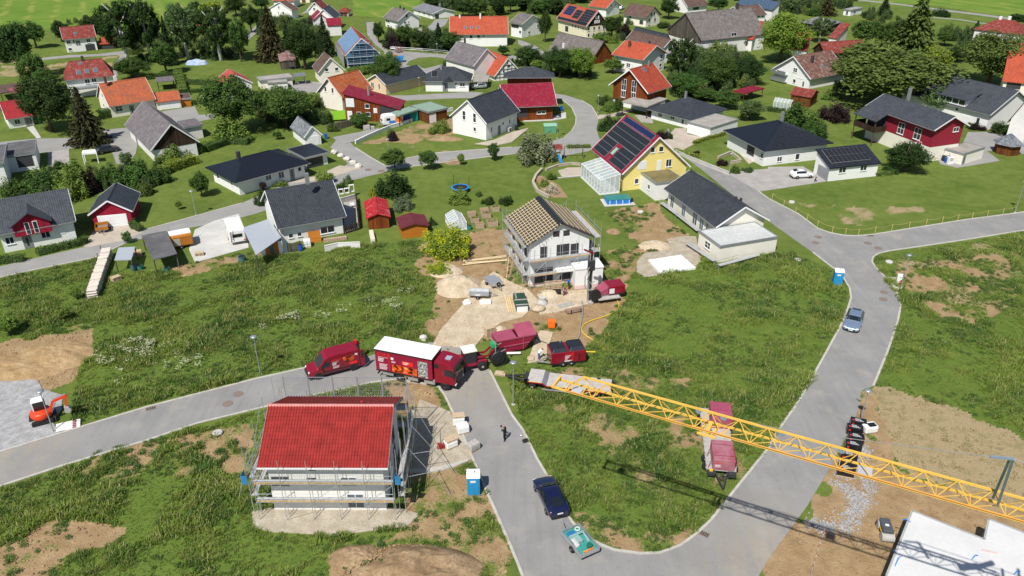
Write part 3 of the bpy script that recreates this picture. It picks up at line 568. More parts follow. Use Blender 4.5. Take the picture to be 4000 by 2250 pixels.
def frame(key):
 d=FIT[key]; f=Frame(); x,y,r,L_,W_,he,hr,ins=d['p']; f.t=d['t']; f.oe=d['oe']; f.og=d['og']
 if W_<0:
  W_=-W_
  if f.t=='m': he,hr=hr,he
 f.x,f.y,f.r,f.L,f.W,f.he,f.hr,f.ins=x,y,r,L_,W_,he,hr,ins; f.L=max(f.L,1.2); f.W=max(f.W,1.2); return f
def loc_ray(f,px,py):
 d=ray(px,py); R=Matrix.Rotation(-f.r,3,'Z'); return R@Vector((-f.x,-f.y,CAM_H)), R@d
def on_wall(f,w,px,py):
 o,d=loc_ray(f,px,py); wl,ww=f.L/2-f.og,f.W/2-f.oe
 if w in 'fb': k=-ww if w=='f' else ww; t=(k-o.y)/d.y
 else: k=-wl if w=='l' else wl; t=(k-o.x)/d.x
 p=o+d*t; return (p.x if w in 'fb' else p.y),p.z
def on_roof(f,side,px,py):
 o,d=loc_ray(f,px,py)
 if f.t in 'gh': sl=(f.hr-f.he)/(f.W/2); sg=-1 if side=='F' else 1; # z=hr-sl*|v|
 if f.t in 'gh': t=(f.hr-o.z+sl*sg*0-sl*sg*o.y)/(d.z+sl*sg*d.y)
 elif f.t=='m':
  sl=(f.hr-f.he)/f.W; t=(f.he+sl*(o.y+f.W/2)-o.z)/(d.z-sl*d.y)
 else: t=(f.he-o.z)/d.z
 return o+d*t
def wallM(f,w):
 """matrix: local x along wall, y outwards, z up"""
 wl,ww=f.L/2-f.og,f.W/2-f.oe
 if w=='f': return Matrix.Translation((0,-ww,0))@Matrix.Rotation(math.pi,4,'Z')@Matrix.Scale(-1,4,(1,0,0))
 if w=='b': return Matrix.Translation((0,ww,0))
 if w=='l': return Matrix.Translation((-wl,0,0))@Matrix.Rotation(math.pi/2,4,'Z')
 return Matrix.Translation((wl,0,0))@Matrix.Rotation(-math.pi/2,4,'Z')@Matrix.Scale(-1,4,(1,0,0))
def opening(root,f,w,cx,cz,ww,hh,kind,fm=None,proud=.0):
 M=wallM(f,w)@Matrix.Translation((cx,proud,cz)); a,h=ww/2,hh/2; fm=fm or TRIM
 if kind in 'wtv':
  mb=MB(); t=.07
  mb.box(-a,a,-.01,.045,h-t,h,M).box(-a,a,-.01,.045,-h,-h+t,M).box(-a,-a+t,-.01,.044,-h+t,h-t,M).box(a-t,a,-.01,.044,-h+t,h-t,M)
  if ww>1.0: mb.box(-.035,.035,-.01,.043,-h+t,h-t,M)
  if kind=='t': mb.box(-a+t,a-t,-.01,.042,-.03,.03,M)
  fr=part(root,"window",mb,fm)
  part(fr,"pane",MB().box(-a+t*.8,a-t*.8,-.01,.018,-h+t*.8,h-t*.8,M),GLL if kind=='v' else GL)
  if kind!='v': part(fr,"sill",MB().box(-a-.06,a+.06,-.01,.13,-h-.06,-h-.005,M),TRIM)
 elif kind=='s':
  fr=part(root,"window",MB().box(-a,a,-.01,.03,-h,h,M),fm); mb=MB(); n=max(3,int(hh/.16))
  for i in range(n): mb.box(-a+.06,a-.06,.02,.05,-h+.05+i*(hh-.1)/n,-h+.05+(i+.86)*(hh-.1)/n,M)
  part(fr,"shutter",mb,SHUT)
 elif kind=='d':
  d=part(root,"door",MB().box(-a,a,-.01,.05,-h,h,M),fm); part(d,"handle",MB().box(a-.16,a-.12,.05,.1,-.12,.12,M),ZINC)
  part(d,"pane",MB().box(-a*.25,a*.25,.04,.06,-h*.6,h*.7,M),GL)
 elif kind=='g':
  d=part(root,"garage_door",MB().box(-a,a,-.01,.03,-h,h,M),fm); mb=MB(); n=max(4,int(hh/.45))
  for i in range(n): mb.box(-a+.05,a-.05,.02,.055,-h+.03+i*(hh-.06)/n,-h+.03+(i+.93)*(hh-.06)/n,M)
  part(d,"panel",mb,fm)
 elif kind=='o':
  part(root,"opening",MB().box(-a,a,-.02,.012,-h,h,M),DARKT)  # flat dark plate: shade inside an open bay, put in as colour
def gable_wall(f,zb=0.0,grow=0.0):
 wl,ww=f.L/2-f.og+grow,f.W/2-f.oe+grow; mb=MB()
 sl=(f.hr-f.he)/(f.W/2); ze=f.he+f.oe*sl-.2; zr=f.hr-.2
 if f.t=='g': prof=[(-ww,zb),(ww,zb),(ww,ze),(0,zr),(-ww,ze)]; mb.prism(prof,-wl,wl,'x')
 elif f.t=='h': mb.box(-wl,wl,-ww,ww,zb,f.he-.05)
 elif f.t=='m':
  s2=(f.hr-f.he)/f.W; mb.prism([(-ww,zb),(ww,zb),(ww,f.hr-f.oe*s2-.15),(-ww,f.he+f.oe*s2-.15)],-wl,wl,'x')
 elif f.t=='n':
  s2=(f.hr-f.he)/f.L; mb.prism([(-wl,zb),(wl,zb),(wl,f.hr-f.og*s2-.15),(-wl,f.he+f.og*s2-.15)],-ww,ww,'y')
 else: mb.box(-wl,wl,-ww,ww,zb,f.he-.12)
 return mb
def roof_mesh(f,th=.17):
 L2,W2_=f.L/2,f.W/2; mb=MB()
 if f.t=='g':
  for sg in (-1,1):
   e=[(-L2,sg*W2_,f.he),(L2,sg*W2_,f.he),(L2,0,f.hr),(-L2,0,f.hr)]
   mb.add(e+[(x,y*(1 if abs(y)>0 else 1),z-th) for x,y,z in e],[(0,1,2,3),(7,6,5,4),(0,4,5,1),(1,5,6,2),(3,7,4,0)])
 elif f.t=='h':
  i=min(max(f.ins,.2),L2-.05); P=[(-L2,-W2_,f.he),(L2,-W2_,f.he),(L2,W2_,f.he),(-L2,W2_,f.he),(-L2+i,0,f.hr),(L2-i,0,f.hr)]; q=[(x,y,z-th) for x,y,z in P[:4]]
  mb.add(P+q,[(0,1,5,4),(1,2,5),(2,3,4,5),(3,0,4),(0,6,7,1),(1,7,8,2),(2,8,9,3),(3,9,6,0),(9,8,7,6)])
 elif f.t in 'mn':
  za=(f.he,f.he,f.hr,f.hr) if f.t=='m' else (f.he,f.hr,f.hr,f.he); P=[(-L2,-W2_,za[0]),(L2,-W2_,za[1]),(L2,W2_,za[2]),(-L2,W2_,za[3])]
  mb.add(P+[(x,y,z-th) for x,y,z in P],[(0,1,2,3),(7,6,5,4),(0,4,5,1),(1,5,6,2),(2,6,7,3),(3,7,4,0)])
 else: mb.box(-L2,L2,-W2_,W2_,f.he-th,f.he)
 return mb
def solar_array(root,f,side,u0,u1,s0,s1,nu,nv,m=None,gap=.07):
 """panels on a slope; u along the ridge, s = 0 at ridge .. 1 at eave"""
 H2=f.W/2; dz=f.hr-f.he; sg=-1 if side=='F' else 1
 if f.t=='m': H2=f.W
 sl=math.hypot(H2,dz); w=(u1-u0)/nu; h=(s1-s0)*sl/nv
 me=MB().box(-w/2+gap/2,w/2-gap/2,-h/2+gap/2,h/2-gap/2,0,.05).mesh("solar_panel",m or SOLAR)
 if f.t=='m': top=Vector((0,f.W/2,f.hr)); down=Vector((0,-f.W,-dz)).normalized()
 else: top=Vector((0,0,f.hr)); down=Vector((0,sg*H2,-dz)).normalized()
 nrm=Vector((1,0,0)).cross(-down) if sg<0 or f.t=='m' else (-down).cross(Vector((1,0,0))); nrm.normalize()
 if nrm.z<0: nrm=-nrm
 yv=-down; xv=yv.cross(nrm)
 bk=part(root,"panel_frame",MB().box(u0-.03,u1+.03,-(s1-s0)*sl/2-.03,(s1-s0)*sl/2+.03,0,.05),ZINC); bk.matrix_local=Matrix.Translation(top+down*((s0+s1)/2*sl)+Vector(((0),0,0))+nrm*.02)@Matrix((xv,yv,nrm)).transposed().to_4x4()
 R=Matrix((xv,yv,nrm)).transposed().to_4x4()
 for i in range(nu):
  for j in range(nv):
   c=top+down*(s0*sl+(j+.5)*h)+Vector((u0+(i+.5)*w,0,0))+nrm*.06
   o=part(root,"solar_panel",me,None); o.matrix_local=Matrix.Translation(c)@R
 return R
HOUSES={}
def house(key,name,label,cat,wall,roof,wins="",cut=None,chim="",sky_="",clad=None,fm=None,gut=True,rf=None,posts=None,group=None,ridge=True):
 f=frame(key); root=thing(name,label,cat,(f.x,f.y,0),f.r,group); f.root=root; HOUSES[key]=f
 if posts:
  mb=MB(); a,b_=f.L/2-.25,f.W/2-.25
  for sx_ in (-1,1):
   for sy_ in (-1,1):
    z=f.he if f.t!='m' else (f.he if sy_<0 else f.hr)
    part(root,"post",MB().box(sx_*a-.07,sx_*a+.07,sy_*b_-.07,sy_*b_+.07,0,z-.12),posts)
 if wall is not None: part(root,"wall",gable_wall(f),wall)
 if clad: part(root,"cladding",gable_wall(f,clad[1],.03),clad[0])
 rf_=part(root,"roof",roof_mesh(f,.3 if f.t=='f' else .17),RT[roof] if isinstance(roof,str) else roof)
 if f.t=='f' and wall is not None:
  a,b_=f.L/2,f.W/2; mb=MB()
  mb.box(-a-.02,a+.02,-b_-.02,-b_+.1,f.he-.3,f.he+.1).box(-a-.02,a+.02,b_-.1,b_+.02,f.he-.3,f.he+.1).box(-a-.02,-a+.1,-b_+.1,b_-.1,f.he-.3,f.he+.1).box(a-.1,a+.02,-b_+.1,b_-.1,f.he-.3,f.he+.1)
  part(rf_,"roof_edge",mb,ZINC)
 if f.t in 'gh' and ridge:
  i=f.ins if f.t=='h' else 0
  part(rf_,"ridge_cap",MB().prism([(-.16,f.hr-.06),(.16,f.hr-.06),(.08,f.hr+.07),(-.08,f.hr+.07)],-f.L/2+i+.02,f.L/2-i-.02),RT[roof] if isinstance(roof,str) else roof)
 if gut and f.t in 'gh':
  for sg in (-1,1):
   y=sg*(f.W/2+.05); part(rf_,"gutter",MB().box(-f.L/2+.02,f.L/2-.02,y-.06,y+.06,f.he-.2,f.he-.08),ZINC)
  wl,ww=f.L/2-f.og,f.W/2-f.oe
  if f.t=='g':
   e=f.L/2
   for sx_ in (-1,1):
    mb=MB()
    for sg in (-1,1): mb.bar((sx_*(e+.03),sg*(f.W/2),f.he-.1),(sx_*(e+.03),0,f.hr-.1),.05,.22)
    part(rf_,"verge_board",mb,fm or TRIM)
 for w in wins.split(';'):
  w=w.split()
  if not w: continue
  cx,cz=on_wall(f,w[0],*TT(w[1],float(w[2]),float(w[3]))); ww,hh=float(w[4]),float(w[5]); k=w[6] if len(w)>6 else 'w'
  half=(f.L/2-f.og if w[0] in 'fb' else f.W/2-f.oe)-.15-ww/2
  cx=max(-half,min(half,cx)) if half>0 else 0
  if k in 'dg': cz=hh/2+.03
  cz=max(hh/2+.03,cz)
  m_=None
  if k=='d': m_=GREYT
  if k=='g': m_={'D':DARKT,'W':TRIM,'B':BROWNT,'Z':ZINC}[w[7]] if len(w)>7 else TRIM
  opening(root,f,w[0],cx,cz,ww,hh,k,m_ or fm,proud=.03 if clad and cz>clad[1] else 0)
 for w in chim.split(';'):
  w=w.split()
  if not w: continue
  p=on_roof(f,w[0],*TT(w[1],float(w[2]),float(w[3]))); s=float(w[4]); h=float(w[5]); z0=p.z-.6
  c=part(rf_,"chimney",MB().box(p.x-s/2,p.x+s/2,p.y-s/2,p.y+s/2,z0,p.z+h),{'d':DARKT,'z':ZINC,'w':WHITE2,'b':BROWNT}[w[6]])
 for w in sky_.split(';'):
  w=w.split()
  if not w: continue
  p=on_roof(f,w[0],*TT(w[1],float(w[2]),float(w[3]))); dz=f.hr-f.he; sg=-1 if w[0]=='F' else 1
  down=Vector((0,sg*f.W/2,-dz)).normalized(); yv=-down; nrm=Vector((1,0,0)).cross(yv);
  if nrm.z<0: nrm=-nrm
  R=Matrix((yv.cross(nrm),yv,nrm)).transposed().to_4x4(); a,h=float(w[4])/2,float(w[5])/2
  o=part(rf_,"skylight",MB().box(-a,a,-h,h,0,.07),ZINC); o.matrix_local=Matrix.Translation(p+nrm*.02)@R
  q=part(o,"pane",MB().box(-a+.07,a-.07,-h+.07,h-.07,.05,.085),GLL)
 return f
# ---------------------------------------------------------------- far and middle houses
house('tlhouse','house',"white house with brown-red roof and dark garage door below the striped meadow",'house',WHITE,'red',"f 00 690 425 1.1 1.1;f 00 742 418 .6 .9;f 00 785 432 1.3 1.6 v;f 00 890 410 1.1 1.1;f 00 912 488 2.6 1.9 g D;f 00 705 495 1 .8",sky_="F 00 755 335 .8 1")
house('tlgarage','garage',"small red-roofed garage beside the white house below the striped meadow",'garage',WOODD,'brick',"f 00 1085 470 3 1.6 o",gut=False)
house('longred','house',"long white house under half-hipped dark red roof with three bright skylights",'house',WHITE,'red',"f 00 878 818 1.1 1.1;f 00 945 808 1.1 1.1",chim="F 00 832 605 .6 1 d",sky_="F 00 790 730 1 1.3;F 00 875 717 1 1.3;F 00 960 705 1 1.3;F 00 803 637 .7 .9")
house('orangehouse','house',"cream house with patchy orange roof and green window shutters",'house',CREAM2,'orangeold',"f 00 1195 1090 1.5 1.3 t;f 00 1322 1075 1 2 d;l 00 1030 960 .8 1;l 00 1045 1060 .9 1",chim="F 00 1160 800 .6 .8 w;B 00 1060 812 .5 1 b")
house('orangegarage','garage',"double garage with two white doors and orange tiles",'garage',CREAM2,'orangeold',"f 00 1662 1070 2.2 1.7 g;f 00 1765 1055 2.2 1.7 g",gut=False)
house('woodshed_l','shed',"orange-brown wooden shed at the right end of the double garage",'shed',WOODO,'brown',gut=False)
house('redleft','house',"white house with bright red roof at the left edge, partly behind a dark tree",'house',WHITE,'redbright',"f 00 175 1225 1.1 1 ;f 00 275 1215 .9 1.8 d;f 00 320 1215 .9 1.7 v")
f=house('greybarn','barn',"old barn with big grey tiled roof and dark timber gable",'barn',WHITE2,'oldgrey',"f 01 1420 150 1.3 1.8 d")
M=wallM(f,'e'); w_=f.W/2-f.oe; sl=(f.hr-f.he)/(f.W/2)
part(f.root,"gable_boards",MB().prism([(-w_+.1,f.he-.2),(w_-.1,f.he-.2),(w_-.1,f.he+f.oe*sl-.3),(0,f.hr-.35),(-w_+.1,f.he+f.oe*sl-.3)],f.L/2-f.og,f.L/2-f.og+.06),WOODD)
house('barnannex','annex',"low white annex with grey roof behind the grey barn",'annex',WHITE2,'oldgrey')
house('brownshed','shed',"long open shed with brown roof at the left edge behind the dark tree",'shed',None,'brown',posts=WOODD)
house('veranda','veranda',"pale corrugated veranda roof along the white half-hipped house",'veranda',None,'zinc',posts=TRIM)
house('gazebo','gazebo',"open garden gazebo with grey roof between clipped hedges",'gazebo',None,'oldgrey',posts=WOODD,gut=False)
house('pinkhouse','house',"white house with faded red roof behind the round green tree",'house',WHITE,'pink',"e 00 2390 795 1.1 1.1")
house('whitedark','house',"white gabled house with dark roof at the top left of the village",'house',WHITE,'brown',"l 10 230 75 .7 .9;l 10 275 130 .8 1;l 10 225 128 .5 .8;l 10 295 190 1.1 1")
house('farorange','house',"white house with orange roof at the top edge above the dark-roofed gable",'house',WHITE,'orange',"f 10 350 45 .8 1")
house('creamhouse','house',"cream house with brown garage door at the top edge",'house',CREAM,'brown',"f 10 480 10 1.6 1.8 g B")
house('whitebrown','house',"white gabled house with red-brown roof and small attic window",'house',WHITE,'red',"l 10 590 45 .5 .8;l 10 585 90 .9 .9 t;l 10 567 135 .8 1 s")
house('greywing','house',"white wing with steep grey roof joined to the red-brown gabled house",'house',WHITE,'grey',chim="B 10 760 120 .5 .7 d")
house('carportgar','garage',"hipped double garage with brown roof and one brown door",'garage',WHITE,'red',"f 10 850 148 1.4 1.4 o;f 10 900 150 1.5 1.4 g B",gut=False)
house('whitegrey','house',"white house with grey-brown gable roof and two dark chimneys",'house',WHITE,'greybrown',"f 10 1325 215 2.6 .8;f 10 1330 258 1.5 .7;e 10 1515 160 .9 1.1;e 10 1498 228 .9 .9;e 10 1535 225 .5 .9",chim="F 10 1450 78 .5 .7 d;F 10 1488 100 .5 .8 d",sky_="F 10 1392 147 .9 .6")
house('lowwhite','house',"low white house with flat grey gable roof at the top of the yard",'house',WHITE,'lightgrey',"f 10 1640 118 1 .9;f 10 1690 135 1 .9;f 10 1740 150 1 .9;e 10 1820 172 1.6 1.6 g D",chim="F 10 1850 52 .5 .7 z")
house('bigorange','house',"large white farmhouse with long orange roof and three skylights",'house',WHITE,'orange',"f 10 2065 370 1 1;f 10 2162 370 1 1;f 10 2238 368 1 1;f 10 2290 362 .5 .6",chim="F 10 2048 172 .5 .7 w;F 10 2255 180 .5 1.3 w",sky_="F 10 2105 277 .8 1.1;F 10 2167 277 .8 1.1;F 10 2233 277 .8 1.1")
f=house('halftimber','house',"half-timbered white house with one orange and one dark red roof slope",'house',WHITE2,'maroon',"e 10 665 200 .5 .6",gut=False)
house('halfwing','house',"low wing with dark red roof behind the blue scaffolded house",'house',WHITE2,'maroon',gut=False)
f=house('bluehouse','house',"gabled house with blue solar roof, wrapped in blue scaffold net",'house',WHITE2,'brick')
solar_array(f.root,f,'F',-f.L/2+.5,f.L/2-.9,.06,.96,8,4,mat("solar_sky_blue",(.14,.25,.42),.25,.2,1,spec=.6))
BLUEN=mat("blue_debris_net",(.02,.13,.26),.8,.35,1.2); GALV=mat("galvanised_tube",(.50,.53,.55),.4,.15,3,.5); DECK=mat("scaffold_deck",(.40,.41,.41),.7,.25,4)
part(f.root,"debris_net",MB().prism([(-f.W/2+.5,.4),(f.W/2-.5,.4),(f.W/2-.5,f.he+.2),(0,f.hr-.5),(-f.W/2+.5,f.he+.2)],f.L/2+.1,f.L/2+.16),BLUEN)
sc=thing("scaffold","steel scaffold with four decks on the blue-netted gable",'scaffold',(f.x,f.y,0),f.r)
for k in range(6):
 v=-f.W/2+.2+k*(f.W-.4)/5; zt=f.he+1+(f.hr-f.he)*(1-abs(v)/(f.W/2)); part(sc,"standard",MB().cyl((f.L/2+1.1,v,0),(f.L/2+1.1,v,zt),.05,5),GALV)
for j,z in enumerate((1.2,3.0,4.8,6.6)):
 hw=f.W/2-.2 if z<f.he+.5 else (f.W/2)*(1-(z-f.he)/(f.hr-f.he+1.2))
 part(sc,"deck",MB().box(f.L/2+.35,f.L/2+1.1,-hw,hw,z-.05,z),DECK); part(sc,"guard_rail",MB().bar((f.L/2+1.12,-hw,z+1),(f.L/2+1.12,hw,z+1),.06).bar((f.L/2+1.12,-hw,z+.5),(f.L/2+1.12,hw,z+.5),.06),GALV)
part(sc,"net",MB().box(-f.L/2,f.L/2,-f.W/2-.5,-f.W/2-.46,.3,f.he+.2),mat("grey_debris_net",(.35,.36,.36),.9,.5,1.2))
house('creamsmall','house',"small cream house with faded brown roof and red-brown shutters",'house',CREAM2,'brown',"e 10 710 703 .9 .9;e 10 810 695 .9 .9",sky_="F 10 625 655 .7 .9")
f=house('creamorange','house',"cream house with brown-orange pan tiles next to the maroon-roofed timber house",'house',CREAM2,'terracotta',"l 10 698 895 .7 1.2;l 10 770 910 .7 1.2",fm=TRIM)
f=house('maroonmono','house',"dark timber house with sloping maroon roof and white shutters",'house',WOODR,'maroon',"f 10 945 1033 1.8 1.9 s;f 10 1118 1067 1 1;f 10 1035 1145 1 .9;f 10 1127 1148 1 .9;f 10 945 1165 1.1 2.2 s;f 10 1200 1112 .8 1.1 s;f 10 1340 1120 4 2.4 o",fm=TRIM)
c=on_roof(f,'F',*TT('10',1135,905)); part(f.root,"chimney",MB().cyl((-1.2,0,4.2),(-1.2,0,7),.25,10),ZINC)
house('greenshedl','carport',"open carport with green corrugated roof and blue tarpaulin",'carport',None,'green',posts=WOODD)
house('greenshedr','shed',"timber shed with green roof and white door",'shed',WOOD,'green',"f 10 1690 1155 1.8 2 g;l 10 1600 1180 1.8 2 g")
house('salmon','house',"salmon house with long dark roof reaching low to the lawn",'house',SALMON,'anth',"l 10 1172 860 1.2 1.7 v;l 10 1240 870 .7 1.4 v")
f=house('whitehip','house',"white bungalow with grey hipped roof and small entrance gable",'house',WHITE,'anth',"f 10 1902 870 1.3 2.2 d;f 10 2010 848 .5 .7;f 10 2075 852 1.3 .9 t",chim="F 10 1863 692 .45 1 z",sky_="F 10 1770 720 .1 .1")
part(f.root,"porch_roof",MB().add([(-.9,-f.W/2-.7,f.he-.1),(1.7,-f.W/2-.7,f.he-.1),(.4,-f.W/2-.7,f.he+.9),(.4,-1.6,f.he+.9),(-.9,-f.W/2+.4,f.he-.1),(1.7,-f.W/2+.4,f.he-.1)],[(0,1,2),(0,2,3,4),(1,5,3,2),(0,4,5,1),(4,3,5)]),RT['anth'])
solar_array(f.root,f,'F',-3.9,-2.3,.28,.72,1,1)
house('carport_s','carport',"flat carport over a silver car next to the grey-hipped bungalow",'carport',None,'flatg',posts=BROWNT)
house('greybarn2','barn',"large old barn with weathered grey roof joined to an orange roof",'barn',WHITE2,'oldgrey',chim="F 10 2100 412 .4 .7 d")
f=house('orangebarn','house',"half-timbered house with orange roof joined to the weathered grey barn",'house',WHITE,'orange',"e 10 2545 665 .8 1;e 10 2490 720 .7 .7")
mb=MB(); TIMB=mat("dark_timber",(.045,.035,.03),.8,.2); w_=f.W/2-f.oe; xg=f.L/2-f.og+.03
for v in np.linspace(-w_+.2,w_-.2,7): mb.bar((xg,v,.2),(xg,v,min(f.he+.3+(f.hr-f.he)*(1-abs(v)/(f.W/2))*.9,f.hr-.4)),.12)
for z in (.8,1.7,2.7,3.7): mb.bar((xg,-w_*(1-max(0,z-f.he)/(f.hr-f.he)),z),(xg,w_*(1-max(0,z-f.he)/(f.hr-f.he)),z),.12)
part(f.root,"timber_frame",mb,TIMB)
house('newwhite','house',"new white house with dark grey gable roof on bare soil",'house',WHITE,'anth',"l 10 2092 1160 .8 1.9 t;l 10 2198 1185 .8 1.9 t;l 10 2200 1300 .7 .9;f 10 2368 1300 .5 1;f 10 2485 1240 .6 .5;f 10 2550 1220 .5 .9;f 10 2445 1300 .9 2 d")
f=house('slateshed','garage',"white garage with pale shingle roof and white door by the black bungalow",'garage',WHITE,'anth',"e 10 575 1410 2.6 2 g")
part(f.root,"shingle_slope",MB().add([(-f.L/2,-f.W/2-.02,f.he+.03),(f.L/2,-f.W/2-.02,f.he+.03),(f.L/2,-.03,f.hr+.03),(-f.L/2,-.03,f.hr+.03),(-f.L/2,-f.W/2-.02,f.he-.02),(f.L/2,-f.W/2-.02,f.he-.02),(f.L/2,-.03,f.hr-.02),(-f.L/2,-.03,f.hr-.02)],[(0,1,2,3),(7,6,5,4),(0,4,5,1),(1,5,6,2),(3,7,4,0)]),RT['slate'])
house('greylow','garage',"long low garage block with grey flat roof",'garage',CREAM2,'flatg')
house('whitelow','garage',"white box garage in front of the long low garage block",'garage',WHITE,'flatg')
house('palecarport','carport',"small carport with pale blue sheet roof beside the low garages",'carport',None,'zinc',posts=GREYT)
house('rustshed','shed',"old shed with rusty red sheet roof under the dark conifers",'shed',WOODG,tile_mat('rusty_sheet','7a3a34','9a8a84',row=2,colw=.5,lich=.7,lichcol='a89a94'),gut=False)
house('white41','house',"white house with grey roof and small blue solar panel",'house',WHITE,'greybrown',"e 20 230 195 .8 .8 s;e 20 258 258 .8 1;e 20 172 328 1 1;f 20 30 265 3.2 1 o;f 20 82 322 .9 1",sky_="F 20 130 160 2 1")
f=house('yellowtimber','house',"tall pale yellow farmhouse with solar panels on an orange roof and dark gable",'house',CREAM,'orange',"e 20 772 290 .8 1.2;e 20 825 285 .8 1.2;e 20 875 280 .8 1.2;e 20 922 277 .8 1.2;e 20 770 355 .8 1.2;e 20 820 350 .8 1.2;e 20 918 342 .8 1.2;f 20 550 290 1.8 1.8 o;f 20 610 260 .6 1;f 20 640 268 .6 1;f 20 670 275 .6 1;f 20 715 290 .6 1",fm=TRIM)
w_=f.W/2-f.oe; sl=(f.hr-f.he)/(f.W/2)
gb=part(f.root,"gable_boards",MB().prism([(-w_+.05,f.he-.1),(w_-.05,f.he-.1),(w_-.05,f.he+f.oe*sl-.25),(0,f.hr-.3),(-w_+.05,f.he+f.oe*sl-.25)],f.L/2-f.og,f.L/2-f.og+.06),WOODD)
for v,z in ((-.8,f.he+1.1),(0,f.he+1.1),(.8,f.he+1.1),(-.5,f.he+2.4),(.5,f.he+2.4)): part(gb,"shutter",MB().box(f.L/2-f.og+.05,f.L/2-f.og+.1,v-.25,v+.25,z-.5,z+.5),TRIM)
solar_array(f.root,f,'F',-f.L/2+1.5,-f.L/2+6,.08,.62,5,4,SOLARB); solar_array(f.root,f,'F',-f.L/2+7,-f.L/2+10.5,.2,.72,4,3); solar_array(f.root,f,'F',-f.L/2+11.2,f.L/2-.6,.06,.92,4,6); solar_array(f.root,f,'F',-f.L/2+.3,f.L/2-.3,.82,.98,14,1)
house('whiteorange','house',"white house with orange roof and dormer at the top edge of the village",'house',WHITE,'orange',"e 20 998 55 .6 .9;e 20 1042 47 .7 .9;e 20 1020 105 .5 .9;f 20 912 108 1 1 s")
house('creambrown','house',"cream house with brown roof, shed dormer and dark verge",'house',CREAM2,'brown',"e 20 1402 145 .7 1;e 20 1432 138 .7 1;e 20 1382 205 .9 1;e 20 1437 197 .8 1;e 20 1378 258 .8 .5;f 20 1300 225 1.6 1.4 o;f 20 1190 170 .8 .9",fm=BROWNT)
house('timbertop','house',"half-timbered house with brown roof and orange boarded gable at the top edge",'house',WHITE,'brown',"f 20 1850 85 3 1 o",clad=None)
f=house('bigbarn','barn',"huge old barn with dark weathered roof and grey boarded gable",'barn',WHITE2,'greybrown',"f 20 2232 345 2 1",chim="F 20 2262 85 .7 1.6 d",gut=False)
w_=f.W/2-f.oe; sl=(f.hr-f.he)/(f.W/2)
part(f.root,"gable_boards",MB().prism([(-w_+.1,f.he-1.2),(w_-.1,f.he-1.2),(w_-.1,f.he+f.oe*sl-.3),(0,f.hr-.35),(-w_+.1,f.he+f.oe*sl-.3)],-f.L/2+f.og-.06,-f.L/2+f.og),WOODG)
house('brownwhite','house',"white house with brown roof behind the huge old barn",'house',WHITE,'brown',"e 20 2480 165 1 .9;e 20 2520 162 1 .9;f 20 2480 165 1 .9;f 20 2520 162 1 .9",sky_="F 20 2445 98 .7 .9")
f=house('solarfar','barn',"far hall roof covered with blue solar panels at the top edge",'barn',WHITE2,'anth',gut=False); solar_array(f.root,f,'F',-f.L/2+.2,f.L/2-.2,.05,.95,12,4,mat("solar_grey_blue",(.06,.10,.16),.2,.2,2,spec=.6))
house('orangeright','house',"orange roof slope half hidden by the light green tree beside the huge barn",'house',WHITE2,'brick',gut=False)
f=house('darkbarn','barn',"wide old barn with grey-brown roof and brown boarded gable",'barn',WOODR,'greybrown',gut=False,chim="F 20 520 470 .6 1 w")
house('brownbehind','house',"brown tiled roof behind the orange hipped house",'house',WHITE2,'brown',chim="F 20 1382 435 .4 .7 d")
house('darkbehind','house',"dark slate roof behind the brown tiled roof",'house',WHITE2,'anth',gut=False)
f=house('orangewhite','house',"white house with wide bright orange roof and bay windows",'house',WHITE,'orange',"f 20 1170 655 1.3 1.1 t;f 20 1210 660 .9 1.1 s;f 20 1120 655 .6 1;e 20 1392 575 .9 1.1 s;e 20 1500 570 1 1.2 t;e 20 1490 655 1 1;e 20 1445 570 .8 1.1 s",chim="F 20 1180 470 .6 1.5 b",fm=TRIM)
f=house('woodorange','house',"brown timber house with orange roof and tall white-framed windows",'house',WHITE,'brick',"l 20 1128 850 1.3 2.6 t;l 20 1228 870 1.3 2.7 t;l 20 1120 945 1.2 1.5;l 20 1222 965 1.2 1.5",chim="F 20 1375 665 .4 1.2 z",sky_="F 20 1330 700 .9 1.4",clad=(WOODR,1.2))
house('flatcarport','carport',"flat gravel-roofed carport in front of the brown timber house",'carport',None,'flatg',posts=WOODD)
f=house('hipgrey','house',"white bungalow with grey pyramid roof and silver chimney",'house',WHITE,'anth',"f 20 1490 1150 1.1 1.1 t;f 20 1615 1180 1.1 .8;f 20 1718 1215 .7 1.5 v",chim="F 20 1745 985 .4 1.5 z")
house('whitegarage','garage',"white flat-roofed double garage with wide white door",'garage',WHITE,'flatg',"f 20 1870 1310 4.6 1.9 g")
house('maroonwood','house',"brown timber house with large bright maroon roof",'house',WOODR,'maroon',"f 20 295 1130 2 .7;f 20 100 1140 2.6 1.8 o",clad=None)
house('darkhip','house',"two-storey timber house with dark hipped roof behind the maroon roof",'house',WOOD,'anth',gut=True)
house('maroonopen','shed',"open garden shed with flat maroon roof at the hedge",'shed',None,'maroon',posts=WOOD)
house('bluesmall','house',"small white house with blue solar roof beside the huge barn",'house',WHITE2,tile_mat('blue_slates','2a4a72','233c5c'),"f 20 1860 480 .6 1;l 20 1860 480 .6 1",fm=REDP)
f=house('balconywhite','house',"white house with balconies under a mottled brown roof",'house',WHITE,'mottled',"l 30 275 705 1.3 1.1 t;l 30 265 815 .9 1;l 30 355 845 .7 1.4 v;l 30 330 790 2.4 .3 s",chim="F 30 440 625 .6 1.6 d",sky_="F 30 560 672 .8 1;F 30 690 655 1 1.2")
mb=MB(); wl=f.L/2-f.og
